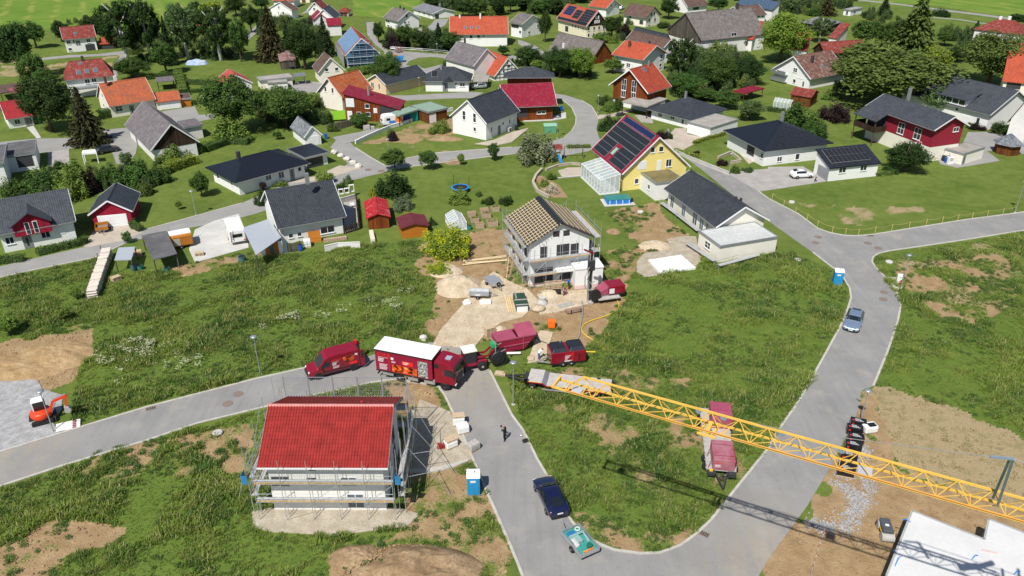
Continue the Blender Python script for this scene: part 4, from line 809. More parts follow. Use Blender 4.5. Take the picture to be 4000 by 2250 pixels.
for z in (.4,2.2): part(f.root,"balcony",MB().box(-wl-1.2,-wl,f.W/2-5.2,f.W/2-.6,z-.1,z).box(-wl-1.2,-wl-1.14,f.W/2-5.2,f.W/2-.6,z,z+.9).box(-wl-1.2,-wl,f.W/2-.66,f.W/2-.6,z,z+.9),ZINC)
house('brownbarn','barn',"barn with rust-brown roof behind the mottled-roofed white house",'barn',WOODD,'red',gut=False)
house('greyhipbarn','barn',"grey sheet-roofed barn among the trees at the upper right",'barn',WOODD,'lightgrey',gut=False)
house('redsmallr','house',"small steep red roof with grey patch beside the grey sheet-roofed barn",'house',WHITE2,'red',gut=False)
house('orangesm','house',"narrow orange roof left of the grey sheet-roofed barn",'house',WHITE2,'brick',gut=False)
house('flatwhitedark','house',"low white flat-roofed house at the upper right edge of the village",'house',WHITE,'flatg',"f 30 795 130 1 1.6 v;e 30 870 125 1.8 1.2")
house('redhipr','house',"dark red hipped roof at the upper right below the field road",'house',WHITE2,'red',chim="F 30 2340 190 .8 .8 w;F 30 2430 190 .8 .8 w",gut=False)
house('bigorange_r','house',"large orange roof at the right edge behind a big tree",'house',CREAM2,'orange',"f 30 2470 860 3 1.6 o")
f=house('greylong','house',"long white house with dark grey roof and shed dormer at the right",'house',WHITE,'grey',"f 30 1990 1190 1.6 2 g;f 30 1900 1100 .7 .7;f 30 2110 1220 .8 1.6",chim="F 30 1915 790 .5 1.2 z")
d=part(f.root,"dormer",MB().prism([(-f.W/2+.2,f.he+.2),(-f.W/2+.2,f.he+1.7),(-f.W/2+3.8,f.he+2.3),(-f.W/2+3.8,f.he+.2)],-1.5,5.0),WHITE)
part(d,"dormer_roof",MB().add([(-2,-f.W/2-.4,f.he+1.62),(5.5,-f.W/2-.4,f.he+1.62),(5.5,-f.W/2+4.6,f.he+2.62),(-2,-f.W/2+4.6,f.he+2.62),(-2,-f.W/2-.4,f.he+1.75),(5.5,-f.W/2-.4,f.he+1.75),(5.5,-f.W/2+4.6,f.he+2.75),(-2,-f.W/2+4.6,f.he+2.75)],[(4,5,6,7),(3,2,1,0),(0,1,5,4),(1,2,6,5),(2,3,7,6),(3,0,4,7)]),RT['grey'])
for k in range(4): part(d,"window",MB().box(-1.1+k*1.55,.2+k*1.55,-f.W/2+.15,-f.W/2+.22,f.he+.5,f.he+1.45),GL)
f=house('redhouse','house',"dark red and cream house with grey roof and covered balcony",'house',CREAM2,'grey',"f 30 1340 1290 1.6 2.2 t;f 30 1505 1345 1.7 2.2 t;e 30 1890 1300 1.4 .9;f 31 1520 -5 1.2 .9",chim="F 30 1412 985 .5 2 z",clad=(REDP,2.9),fm=TRIM)
hb=part(f.root,"balcony",MB().box(-f.L/2+.3,-f.L/2+6,-f.W/2-2.4,-f.W/2+.7,2.8,2.95).box(-f.L/2+.3,-f.L/2+6,-f.W/2-2.4,-f.W/2-2.34,2.95,3.95).box(-f.L/2+5.94,-f.L/2+6,-f.W/2-2.34,-f.W/2+.7,2.95,3.95).box(-f.L/2+.3,-f.L/2+.36,-f.W/2-2.34,-f.W/2+.7,2.95,3.95),WOODD)
for u_ in (-f.L/2+.4,-f.L/2+5.9): part(hb,"post",MB().box(u_-.08,u_+.08,-f.W/2-2.3,-f.W/2-2.14,0,f.he-.45),BROWNT)
s2=(f.hr-f.he)/(f.W/2); zb=f.he-2.6*s2
part(f.root,"balcony_roof",MB().add([(-f.L/2,-f.W/2-2.6,zb),(-f.L/2+6.3,-f.W/2-2.6,zb),(-f.L/2+6.3,-f.W/2+.02,f.he+.004),(-f.L/2,-f.W/2+.02,f.he+.004),(-f.L/2,-f.W/2-2.6,zb-.16),(-f.L/2+6.3,-f.W/2-2.6,zb-.16),(-f.L/2+6.3,-f.W/2+.02,f.he-.15),(-f.L/2,-f.W/2+.02,f.he-.15)],[(0,1,2,3),(7,6,5,4),(0,4,5,1),(1,5,6,2),(3,7,4,0)]),RT['grey'])
part(f.root,"balcony_recess",MB().box(-f.L/2+.9,-f.L/2+5.6,-f.W/2+f.oe-.05,-f.W/2+f.oe,3.0,f.he-.3),DARKT)  # dark sheet on the wall paints in the shade under the balcony roof
house('beigegarage','garage',"beige flat-roofed garage with dark door beside the red and cream house",'garage',CREAM2,'flatg',"e 31 1965 160 .9 1.8 d;f 31 1830 100 .5 .3")
f=house('blackhip','house',"white bungalow with black hipped roof and covered terrace",'house',WHITE,'black',"f 30 2440 1570 .1 .1;e 31 115 150 1.1 1;e 31 295 125 .9 1.2;f 21 2520 120 .8 1;f 21 2400 60 2.4 2 o",chim="F 30 140 1190 .5 1.3 z")
f=house('blackgarage','garage',"white garage with black mono-pitch roof carrying solar panels",'garage',WHITE,'black',"f 31 748 262 1.5 1 ;f 31 960 240 1.4 1;l 31 555 270 3.2 2.1 g Z")
solar_array(f.root,f,'F',-f.L/2+1.0,f.L/2-1.6,.1,.78,9,2)
house('tileshed','shed',"garden shed with red tiled roof behind the greenhouse",'shed',WOOD,'red',gut=False)
house('browncorner','house',"brown roof corner at the right edge below the long white house",'house',WHITE2,'brown',gut=False)
f=house('modernleft','house',"modern white house with dark flat roof at the left edge",'house',WHITE,'flatd',"f 01 250 160 2.6 2.6 o")
house('modernleft2','house',"taller white cube of the modern house at the left edge",'house',WHITE,'flatd',"e 01 40 280 .6 2 v;e 01 90 380 .8 1.6 v")
f=house('greyredhouse','house',"white house with grey roof and dark red boarded gable dormer",'house',WHITE,'grey',"f 01 98 970 1.1 1.1;f 01 280 985 1.2 2.1 d;f 01 460 910 1.2 1;f 01 610 868 1.1 1.2 s",clad=(REDPL,2.95))
u0,zr=on_wall(f,'f',105,821); ul,ze=on_wall(f,'f',41,875); ur,_=on_wall(f,'f',200,847); w2=max(u0-ul,ur-u0); zr=min(zr,f.hr-.35); ze=zr-w2*.62; yf=-f.W/2-.08; s3=(f.hr-f.he)/(f.W/2); yb=-(f.hr-zr)/s3; yl=-(f.hr-ze)/s3
dm=part(f.root,"dormer",MB().prism([(u0-w2+.35,2.3),(u0+w2-.35,2.3),(u0+w2-.35,ze+.1),(u0,zr-.2),(u0-w2+.35,ze+.1)],yf,yb,'y'),REDPL)
part(dm,"dormer_roof",MB().add([(u0-w2,yf-.45,ze-.1),(u0,yf-.45,zr),(u0+w2,yf-.45,ze-.1),(u0-w2,max(yl,yf)+.3,ze-.1),(u0,yb+.4,zr),(u0+w2,max(yl,yf)+.3,ze-.1),(u0-w2,yf-.45,ze-.25),(u0,yf-.45,zr-.15),(u0+w2,yf-.45,ze-.25)],[(0,1,4,3),(1,2,5,4),(0,6,7,1),(1,7,8,2),(0,3,6),(2,8,5)]),RT['grey'])
zt=min(zr-.9,4.3)
for du in (-.55,.5):
 fr=part(dm,"window",MB().box(u0+du-.32,u0+du+.32,yf-.05,yf+.02,2.45,zt),TRIM)
 part(fr,"pane",MB().box(u0+du-.24,u0+du+.24,yf-.07,yf-.04,2.53,3.1).box(u0+du-.24,u0+du+.24,yf-.07,yf-.04,3.17,zt-.08),GL)
house('redgarage','garage',"dark red boarded double garage with white door and grey roof",'garage',REDPL,'anth',"l 01 1130 750 4.2 2.0 g")
f=house('blackleft','house',"white bungalow with shiny black hipped roof and dark chimney",'house',WHITE,'black',"f 11 125 335 1.1 .9;f 11 253 308 1.1 1.2;f 11 365 312 .9 2.1 d;f 11 437 250 .7 .8;l 01 2330 390 .6 1;l 01 2190 320 .8 1",chim="F 01 2398 125 .6 .9 d")
house('blackleftgar','garage',"black-roofed open garage joined to the shiny black bungalow",'garage',WHITE,'black',"f 11 590 190 3.4 2 g D")
house('greywhite','house',"white house with large dark grey roof next to the caravan yard",'house',WHITE,'anth',"f 11 718 858 2.2 1.2;f 11 350 922 .7 .7;f 11 437 905 .7 .7;l 11 130 650 1.2 2.2 s",chim="B 11 515 362 .55 1.1 z")
f=house('shedred','shed',"timber shed with worn bright red metal roof",'shed',WOODR,tile_mat('sheet_worn_red','b8262b','a02026',row=.45,colw=.3,lich=.3,lichcol='d0a8a0',rough=.5),gut=False)
house('shedmaroon','shed',"orange-brown log cabin shed with dark maroon shingle roof",'shed',WOODO,tile_mat('shingle_maroon','6e2f36','5e2830',row=.2,colw=.3),gut=False)
house('flatgarage_r','garage',"white new garage with pale flat membrane roof and white window",'garage',CREAM2,'flatw',"l 21 1968 1015 1.4 1.1 t")
f=house('longwhite','house',"long pale new bungalow with dark grey gable roof and wrapped windows",'house',CREAM2,'anth',"f 21 1610 595 1.2 2 v;f 21 1725 680 1.2 2 v;f 21 1840 750 1.4 2 v;f 21 1905 810 1.2 1.9 v;f 21 1960 840 .7 1.6 v",chim="B 21 2250 560 .3 .5 d;B 21 2300 572 .3 .5 d")
f=house('yellowsolar','house',"yellow house with steep red roof covered in dark solar panels",'house',YELLOW,'maroon',"e 21 1310 212 1.5 1.5 s;e 21 1415 58 .8 1;e 21 1500 48 .9 1;e 21 1478 215 .8 2 s;e 21 1575 188 1.1 1.4;e 21 1252 372 .8 1",fm=TRIM)
solar_array(f.root,f,'F',-f.L/2+1.0,f.L/2-1.2,.02,.14,10,1,SOLARB); solar_array(f.root,f,'F',-f.L/2+.5,f.L/2-.9,.17,.56,10,3); solar_array(f.root,f,'F',-f.L/2+.5,-f.L/2+5.6,.57,.96,4,3); solar_array(f.root,f,'F',f.L/2-6.4,f.L/2-.9,.57,.96,5,3)
p=on_roof(f,'F',*TT('21',1035,75)); sl=(f.hr-f.he)/(f.W/2); yv=Vector((0,1,sl)).normalized(); nrm=Vector((1,0,0)).cross(yv)
o=part(f.root,"skylight",MB().box(-.5,.5,-.8,.8,0,.12),ZINC); o.matrix_local=Matrix.Translation(p+nrm*.05)@Matrix((Vector((1,0,0)),yv,nrm)).transposed().to_4x4(); part(o,"pane",MB().box(-.4,.4,-.7,.7,.1,.14),glass_mat("green_glass",(.25,.5,.35),1,.1))
house('annexblue','annex',"white flat-roofed annex with mossy roof between the yellow house and the long bungalow",'annex',WHITE,stuff_mat("mossy_flat_roof",(.16,.13,.05),(.24,.20,.09),(.1,.09,.07),.6,4),"l 21 1378 430 .8 .9")
# ================================================================ scaffolds, the two shells, crane
REDRAIL=mat("red_coupling",(.45,.03,.05),.6,.1); BLUENET=mat("blue_net",(.03,.20,.42),.8,.2,3)
def scaffold(name,label,runs,loc=(0,0,0),rz=0.0):
 """runs: (p0,p1,outward,bays,levels,top,width,mesh)"""
 root=thing(name,label,'scaffold',loc,rz)
 for (p0,p1,out,n,levels,top,wd,rails) in runs:
  p0,p1,out=Vector((*p0,0)),Vector((*p1,0)),Vector((*out,0)); d=(p1-p0)/n
  for i in range(n+1):
   for k,off in enumerate((0,wd)):
    q=p0+d*i+out*off; t=top if k else top-1.1
    part(root,"standard",MB().cyl(q,q+Vector((0,0,t)),.03,6).box(q.x-.09,q.x+.09,q.y-.09,q.y+.09,0,.02),GALV)
   for z in levels: part(root,"transom",MB().bar(p0+d*i+Vector((0,0,z)),p0+d*i+out*wd+Vector((0,0,z)),.05),GALV)
  for z in levels:
   for i in range(n):
    a=p0+d*i+out*(wd*.5)+Vector((0,0,z+.05)); b=a+d
    part(root,"deck",MB().bar(a,b,wd*.92,.06),DECK)
    for h in rails:
     a2=p0+d*i+out*wd+Vector((0,0,z+h)); part(root,"guard_rail",MB().cyl(a2,a2+d,.022,5),GALV)
    a3=p0+d*i+out*(wd-.03)+Vector((0,0,z+.16)); part(root,"toe_board",MB().bar(a3,a3+d,.03,.15),WOODL)
  if n>2:
   for i in range(0,n,2):
    for j in range(len(levels)-1):
     a=p0+d*i+out*(wd+.04)+Vector((0,0,levels[j])); b=p0+d*(i+1)+out*(wd+.04)+Vector((0,0,levels[j+1])); part(root,"brace",MB().cyl(a,b,.022,5),GALV)
   a=p0+d*1+out*(wd+.04)+Vector((0,0,.15)); b=p0+d*2+out*(wd+.04)+Vector((0,0,levels[0])); part(root,"brace",MB().cyl(b,a,.022,5),GALV)
 return root
# ---- house with the red roof
f=frame('nearred'); f.root=R0=thing("house","white new house with bright red tiled roof inside a scaffold, nearest building",'house',(f.x,f.y,0),f.r)
wl,ww=f.L/2-f.og,f.W/2-f.oe; sl=(f.hr-f.he)/(f.W/2)
GREYPL=mat("grey_base_render",(.42,.42,.41),.9,.12,.8)
part(R0,"wall",gable_wall(f),mat("fresh_white_plaster",(.82,.81,.78),.85,.05,.8)); part(R0,"plinth",MB().box(-wl-.02,wl+.02,-ww-.02,ww+.02,0,.3),WHITE2)
for u_,z_,a_,h_,k_ in ((-4.0,3.3,1.5,1.0,'o'),(-1.3,3.3,.8,.8,'o'),(1.9,3.3,1.4,1.0,'v'),(2.3,1.1,1.5,1.6,'v'),(-1.1,4.75,.7,.6,'o')): opening(R0,f,'f',u_,z_,a_,h_,k_)
for v_,z_,a_,h_ in ((-1.6,1.3,1.2,1.3),(1.5,1.3,1.2,2.1),(-1.5,3.7,1.2,1.3),(1.5,3.7,1.2,1.3),(0,6.0,1.0,1.0)): opening(R0,f,'e',v_,z_,a_,h_,'w',GREYT)
slope=math.hypot(f.W/2,f.hr-f.he); NRW,NCL=16,44; rw_=slope/NRW; cw=f.L/NCL; ang=math.atan2(f.hr-f.he,f.W/2)
rf=part(R0,"roof",roof_mesh(f,.2),mat("roof_underlay",(.12,.03,.03),.8,.1))
REDT=mat("glazed_red_tile",(.285,.028,.024),.5,.30,1.2,spec=.2)
def tile_profile(w):
 pts=[]
 for t in np.linspace(0,1,9): pts.append((-w/2+t*w*1.04,-.004+(.075*math.sin(t/.5*math.pi) if t<.5 else 0)))
 return pts
def tile_mb(mb,M):
 p=tile_profile(cw); n=len(p); l0,l1=-.06,rw_+.0
 vs=[(x,l0,z+.038) for x,z in p]+[(x,l1,z+.004) for x,z in p]+[(x,l0,.0) for x,z in p]+[(x,l0,z+.038) for x,z in p]
 fs=[(i,i+1,n+i+1,n+i) for i in range(n-1)]+[(2*n+i,2*n+i+1,3*n+i+1,3*n+i) for i in range(n-1)]
 return mb.add(vs,fs,M)
tile_me=tile_mb(MB(),None).mesh("roof_tile",REDT,True,False)
rest=MB(); cnt=0
for side in (-1,1):
 for r_ in range(NRW):
  for c_ in range(NCL):
   dist=(r_)*rw_; y=side*(f.W/2-dist*math.cos(ang)); z=f.he+dist*math.sin(ang)+.03
   M=Matrix.Translation((-f.L/2+(c_+.5)*cw,y,z))@(Matrix.Rotation(0 if side<0 else math.pi,4,'Z'))@Matrix.Rotation(ang,4,'X')@Matrix.Rotation(random.uniform(-.006,.006),4,'Z')
   if side<0 and cnt<300 and r_<7:
    o=part(rf,"roof_tile",tile_me,None); o.matrix_local=M; cnt+=1
   else: tile_mb(rest,M)
me=rest.mesh("roof_tiles",REDT,True,recalc=False); o=part(rf,"roof_tiles",me,None); o['kind']='stuff'
part(rf,"ridge_cap",MB().prism([(-.15,f.hr-.02),(.15,f.hr-.02),(.07,f.hr+.12),(-.07,f.hr+.12)],-f.L/2-.02,f.L/2+.02),mat("ridge_tile",(.58,.25,.22),.4,.15))
part(rf,"gutter",MB().box(-f.L/2,f.L/2,-f.W/2-.16,-f.W/2-.02,f.he-.16,f.he-.02),mat("white_gutter",(.75,.75,.75),.4,.05)); part(rf,"gutter",MB().box(-f.L/2,f.L/2,f.W/2+.02,f.W/2+.16,f.he-.16,f.he-.02),ZINC)
part(rf,"vent",MB().lathe([(.12,0),(.1,.25),(.16,.27),(.05,.38)],8,Matrix.Translation((2.6,.7,f.hr-.35))),REDT)
for sx_ in (-1,1): part(rf,"verge_board",MB().bar((sx_*(f.L/2+.02),-f.W/2,f.he-.1),(sx_*(f.L/2+.02),0,f.hr-.1),.04,.25).bar((sx_*(f.L/2+.02),f.W/2,f.he-.1),(sx_*(f.L/2+.02),0,f.hr-.1),.04,.25),GREYT)
X0,X1=-f.L/2-.35,f.L/2+.35; Y0,Y1=-ww-.35,ww+.35; RA=(.5,1.0)
s0=scaffold("scaffold","galvanised scaffold standing around the red-roofed house",[
((X0,Y0-.25),(X1,Y0-.25),(0,-1),5,(2.0,4.0),6.6,.65,RA), ((X1+.3,Y0),(X1+.3,Y1),(1,0),4,(2.0,4.0),8.2,.5,RA),
((X0-.2,Y1),(X0-.2,Y0),(-1,0),3,(2.0,4.0),7.8,.55,RA), ((X1,Y1),(X0,Y1),(0,1),5,(2.0,4.0),7.4,.9,RA)],(f.x,f.y,0),f.r)
wire=mat("wire_mesh",(.42,.46,.50),.5,.1,4,.5)
for i in range(5):
 a=X0+i*(X1-X0)/5+.05; b=X0+(i+1)*(X1-X0)/5-.05; y=Y1+.92; mb=MB()
 for zz_ in np.linspace(4.2,7.2,11): mb.bar((a,y,zz_),(b,y,zz_),.012)
 for xx in np.linspace(a,b,13): mb.bar((xx,y,4.2),(xx,y,7.2),.012)
 mb.bar((a,y,7.2),(b,y,7.2),.05).bar((a,y,4.2),(b,y,4.2),.05).bar((a,y,4.2),(a,y,7.2),.05).bar((b,y,4.2),(b,y,7.2),.05)
 part(s0,"mesh_guard",mb,wire)
for i in range(5):
 a=X0+i*(X1-X0)/5+.05; b=X0+(i+1)*(X1-X0)/5-.05; y=Y0-.93; mb=MB()
 for zz_ in np.linspace(4.2,5.9,9): mb.bar((a,y,zz_),(b,y,zz_),.008)
 for xx in np.linspace(a,b,12): mb.bar((xx,y,4.2),(xx,y,5.9),.008)
 part(s0,"mesh_guard",mb,wire)
for sx_,x in ((-1,X0-.9),(1,X1+.25)):
 part(s0,"blue_net",MB().box(x,x+.5,Y0-.95,Y0-.92,4.1,5.0).box(x,x+.03,Y0-.9,Y0-.1,4.1,5.0),BLUENET)
for (a,b) in (((X1+1.1,-3.6,6.5),(X1+4.6,-2.4,0)),((X1+1.1,-.6,6.5),(X1+4.8,.4,0)),((X1+1.1,-3.6,3.2),(X1+3.0,-2.9,3.1)),((X1+1.1,-.6,3.2),(X1+3.1,0,3.1)),((X1+1.1,3.0,5.5),(X1+3.2,3.6,0))): part(s0,"raking_strut",MB().cyl(a,b,.03,6),GALV)
for (a,b) in (((X0-.95,-2.5,6.2),(X0-2.6,-3.2,0)),((X0-.95,1.5,7.2),(X0-2.8,1.2,0))): part(s0,"raking_strut",MB().cyl(a,b,.03,6),GALV)
# ---- shell with open roof battens
f=frame('construct'); RB=thing("house","white house shell with bare roof battens inside a scaffold",'house',(f.x,f.y,0),f.r); f.root=RB
PINK=mat("pink_insulation",(.72,.56,.53),.9,.08); part(RB,"wall",gable_wall(f),WHITE); wl,ww=f.L/2-f.og,f.W/2-f.oe
part(RB,"plinth",MB().box(-wl-.05,wl+.05,-ww-.05,ww+.05,0,.55),PINK)
for x,y,a_,h_ in ((2173,914,.9,.8),(2213,910,.9,.8),(2124,985,1.0,1.6),(2199,975,1.8,1.6),(2245,971,1.2,1.5),(2124,1078,2.6,2.4),(2213,1075,1.9,2.3)):
 cx,cz=on_wall(f,'e',x,y); opening(RB,f,'e',cx,max(cz,h_/2+.05),a_,h_,'o')
for v_,z_ in ((-3,1.4),(0,1.4),(2.6,1.4),(-3,4.6),(0,4.6),(2.6,4.6)): opening(RB,f,'f',v_,z_,1.1,1.5,'o')
rf=part(RB,"roof",roof_mesh(f,.16),mat("roofing_felt",(.035,.03,.028),.85,.35,2.5,col2=(.06,.05,.045)))
slope=math.hypot(f.W/2,f.hr-f.he); ang=math.atan2(f.hr-f.he,f.W/2); BATT=mat("batten_timber",(.74,.60,.36),.8,.15,3)
for side in (-1,1):
 nb=12
 for k in range(nb):
  d=(k+.4)*slope/nb; y=side*(f.W/2-d*math.cos(ang)); z=f.he+d*math.sin(ang)+.075; ex=random.uniform(.1,.9) if side<0 else .0
  part(rf,"batten",MB().bar((-f.L/2-(.15 if side<0 else 0),y,z),(f.L/2-(.4 if side>0 else 0)+ex*.6,y,z),.06,.045),BATT if side<0 or k%2 else mat("batten_grey",(.34,.29,.22),.85,.15))
 if side<0:
  for k in range(14):
   u_=-f.L/2+.2+k*(f.L-.4)/13; part(rf,"counter_batten",MB().bar((u_,side*f.W/2,f.he+.04),(u_,side*.25,f.hr-.1+.0),.06,.05),BATT)
part(rf,"ridge_membrane",MB().prism([(-.5,f.hr-.12),(0,f.hr+.1),(.5,f.hr-.12)],-f.L/2,f.L/2),mat("black_membrane",(.02,.022,.026),.5,.2))
p0=G(2237,1132);p1=G(2352,1120); d=(p1-p0); L2=d.length; an=math.atan2(d.y,d.x)
eb=thing("annex","white entrance block of the shell with flat top and pink plinth",'annex',p0,an)
part(eb,"wall",MB().box(.3,L2,.0,2.6,0,2.9),WHITE); part(eb,"plinth",MB().box(.27,L2+.03,-.03,2.6,0,.6),PINK); part(eb,"roof_slab",MB().box(.2,L2+.08,-.08,2.7,2.9,3.1),WHITE2); part(eb,"canopy",MB().box(-2.0,.3,.9,2.6,2.3,2.5),WHITE2)
X0,X1=-wl-.3,wl+.3; Y0,Y1=-ww-.3,ww+.3
scaffold("scaffold","scaffold with long decks around the white shell with roof battens",[
((X1,Y0),(X1,Y1),(1,0),4,(2.1,4.2),7.4,.8,RA), ((X0,Y0),(X1,Y0),(0,-1),4,(2.1,4.2,6.2),7.9,.8,RA), ((X1,Y1+.3),(X0,Y1+.3),(0,1),4,(2.1,4.2,6.3),8.0,.9,RA), ((X0,Y1),(X0,Y0),(-1,0),3,(4.2,6.2),7.8,.8,RA)],(f.x,f.y,0),f.r)
# ---- conservatory and greenhouse
def glasshouse(key,name,label,n,bar=.06):
 f=frame(key); root=thing(name,label,name.replace('_',' '),(f.x,f.y,0),f.r); gl=glass_mat("clear_glass",(.60,.68,.68),.5,.08); L2,W2_=f.L/2,f.W/2
 z=lambda v: (f.he+(f.hr-f.he)*(1-abs(v)/W2_)) if f.t=='g' else f.he+(f.hr-f.he)*(v+W2_)/f.W
 vsn=(-W2_,0,W2_) if f.t=='g' else (-W2_,W2_)
 for i in range(n+1):
  u=-L2+i*f.L/n; mb=MB()
  for a,b in zip(vsn[:-1],vsn[1:]): mb.bar((u,a,z(a)),(u,b,z(b)),bar)
  mb.bar((u,-W2_,0),(u,-W2_,z(-W2_)),bar).bar((u,W2_,0),(u,W2_,z(W2_)),bar); part(root,"frame",mb,TRIM)
 for v in vsn: part(root,"rail",MB().bar((-L2,v,z(v)),(L2,v,z(v)),bar*1.3),TRIM)
 part(root,"base",MB().box(-L2-.05,L2+.05,-W2_-.05,W2_+.05,0,.22),TRIM)
 for e in (-L2,L2):
  for k in range(1,4): v=-W2_+k*f.W/4; part(root,"frame",MB().bar((e,v,0),(e,v,z(v)),bar),TRIM)
 for i in range(n):
  a=-L2+i*f.L/n+.03; b=a+f.L/n-.06
  for p,q in zip(vsn[:-1],vsn[1:]): part(root,"pane",MB().add([(a,p,z(p)+.01),(b,p,z(p)+.01),(b,q,z(q)+.01),(a,q,z(q)+.01)],[(0,1,2,3)]),gl)
  for v in (-W2_,W2_): part(root,"pane",MB().add([(a,v,.22),(b,v,.22),(b,v,z(v)-.03),(a,v,z(v)-.03)],[(0,1,2,3)]),gl)
 for e in (-L2,L2):
  P=[(e,-W2_,.22),(e,W2_,.22)]+[(e,v,z(v)-.03) for v in vsn[::-1]]; part(root,"pane",MB().add(P,[tuple(range(len(P)))]),gl)
 return root
glasshouse('conserv','conservatory',"white conservatory with sloping glass roof on the yellow house",7,.09)
glasshouse('greenhouse','greenhouse',"small white glass greenhouse beside the raised beds",5)
gh=thing("greenhouse","glass greenhouse on the far garden lawn below the mottled-roofed house",'greenhouse',GT('30',150,1085),-.6)
for i in range(6): part(gh,"frame",MB().bar((-2+i*.8,-1.2,0),(-2+i*.8,-1.2,1.5),.07).bar((-2+i*.8,-1.2,1.5),(-2+i*.8,0,2.2),.07).bar((-2+i*.8,0,2.2),(-2+i*.8,1.2,1.5),.07),TRIM)
part(gh,"pane",MB().add([(-2,-1.2,0),(2,-1.2,0),(2,-1.2,1.5),(-2,-1.2,1.5),(-2,0,2.2),(2,0,2.2),(2,1.2,1.5),(-2,1.2,1.5)],[(0,1,2,3),(3,2,5,4),(4,5,6,7)]),glass_mat("clear_glass"))
# ---- concrete storey at the lower right
P=[G(x,y,2.8) for x,y in [(3563,1996),(3845,2108),(3862,2028),(4000,2082),(4420,2230),(4420,2520),(3330,2520),(3462,2250)]]; n=len(P)
o=P[0].copy(); o.z=0; sh=thing("concrete_slab_house","unfinished concrete storey with pale slab roof under the crane",'building',o,0)
CSL=mat("pale_concrete_slab",(.62,.62,.61),.75,.08,.35); P=[p-o for p in P]
part(sh,"wall",MB().add([(p.x*1,p.y,0) for p in P]+[(p.x,p.y,2.55) for p in P],[(i,(i+1)%n,n+(i+1)%n,n+i) for i in range(n)]),mat("grey_concrete_wall",(.40,.41,.42),.85,.15,1))
part(sh,"slab",MB().add([(p.x,p.y,2.55) for p in P]+[(p.x,p.y,2.8) for p in P],[tuple(range(n))[::-1],tuple(range(n,2*n))]+[(i,(i+1)%n,n+(i+1)%n,n+i) for i in range(n)]),CSL)
mb=MB()
for i in range(n-2): mb.bar(P[i]+Vector((0,0,.03)),P[i+1]+Vector((0,0,.03)),.16,.06)
mb.bar(P[0]+Vector((0,0,.03)),P[7]+Vector((0,0,.03)),.16,.06); part(sh,"slab_edge",mb,mat("slab_edge_concrete",(.36,.37,.37),.8,.12))
BLU=mat("blue_conduit",(.02,.22,.70),.5,.1)
for (x,y),(x2,y2),up in (((3525,2030),(3558,2040),.15),((3495,2212),(3520,2172),.4),((3795,2187),(3820,2170),.3),((3960,2245),(3985,2232),.3),((3490,2150),(3500,2165),.2)):
 a=G(x,y,2.8)-o;b=G(x2,y2,2.8)-o; mid=(a+b)/2+Vector((0,0,up)); part(sh,"conduit",MB().tube([a,mid,b],.035,6),BLU)
part(sh,"hatch",MB().box(-.55,.55,-.12,.12,2.8,2.83,Matrix.Translation((G(3865,2155,2.8)-o)*1)@Matrix.Translation((0,0,-2.8))@Matrix.Rotation(-.33,4,'Z')),mat("rosy_form",(.62,.50,.48),.8,.1))
# ---- tower crane: jib over the road
YEL=mat("crane_yellow",(.76,.47,.09),.45,.10,1.2); ROPE=mat("steel_rope",(.28,.28,.29),.5,.1); CGREY=mat("crane_grey",(.20,.26,.32),.5,.1)
HJ=18.0; tip=G(2172,1497,HJ); root_=G(4000,2016,HJ); dj=(root_-tip).normalized(); total=(root_-tip).length+4.5; nj=Vector((-dj.y,dj.x,0))
cr=thing("tower_crane","yellow lattice jib of a tower crane reaching over the road",'crane',tip-Vector((0,0,HJ)),0)
def J(s,v,z): return dj*s+nj*v+Vector((0,0,HJ+z))
hb=.52; ht=1.15; start=2.0; nb=17; bay=(total-start-1.0)/nb
part(cr,"bottom_chord",MB().bar(J(0,-hb,0),J(total,-hb,0),.11,.12),YEL); part(cr,"bottom_chord",MB().bar(J(0,hb,0),J(total,hb,0),.11,.12),YEL)
part(cr,"top_chord",MB().bar(J(start,0,ht),J(total-1.2,0,ht),.12,.12),YEL)
part(cr,"jib_nose",MB().bar(J(0,-hb-.1,.05),J(0,hb+.1,.05),.16).bar(J(.15,-hb,.3),J(.15,hb,.3),.08).bar(J(.1,-hb,0),J(.1,-hb,.35),.1).bar(J(.1,hb,0),J(.1,hb,.35),.1),YEL)
part(cr,"walkway_plate",MB().bar(J(1.3,-.1,.02),J(2.0,-.1,.02),.75,.03),mat("plate_grey",(.45,.47,.50),.6,.1)); part(cr,"walkway_plate",MB().bar(J(19.8,0,.02),J(20.6,0,.02),.75,.03),mat("plate_grey",None) if False else MATS["plate_grey"])
for s_ in (.9,2.1): part(cr,"cross_tie",MB().bar(J(s_,-hb,0),J(s_,hb,0),.08),YEL)
for k in range(nb):
 s_=start+k*bay
 for sg in (-1,1):
  part(cr,"brace",MB().bar(J(s_,0,ht),J(s_+bay/2,sg*hb,0),.045),YEL); part(cr,"brace",MB().bar(J(s_+bay/2,sg*hb,0),J(s_+bay,0,ht),.045),YEL)
 part(cr,"brace",MB().bar(J(s_-bay/2 if k else s_,-hb,0),J(s_+bay/2,hb,0),.04),YEL); part(cr,"cross_tie",MB().bar(J(s_+bay/2,-hb,0),J(s_+bay/2,hb,0),.04),YEL)
for sg in (-1,1): part(cr,"brace",MB().bar(J(start,0,ht),J(start-1.0,sg*hb,0),.065),YEL)
part(cr,"hoist_rope",MB().cyl(J(1,-hb-.12,.12),J(total,-hb-.12,.12),.025,5),mat("orange_rope",(.65,.20,.04),.6,.1))
tr=part(cr,"trolley",MB().bar(J(10.2,-hb-.15,-.22),J(11.4,-hb-.15,-.22),.12).bar(J(10.2,hb+.15,-.22),J(11.4,hb+.15,-.22),.12).bar(J(10.4,-hb,-.25),J(10.4,hb,-.25),.15).bar(J(11.2,-hb,-.25),J(11.2,hb,-.25),.15).bar(J(10.8,-hb,-.1),J(10.8,hb,-.1),.25),YEL)
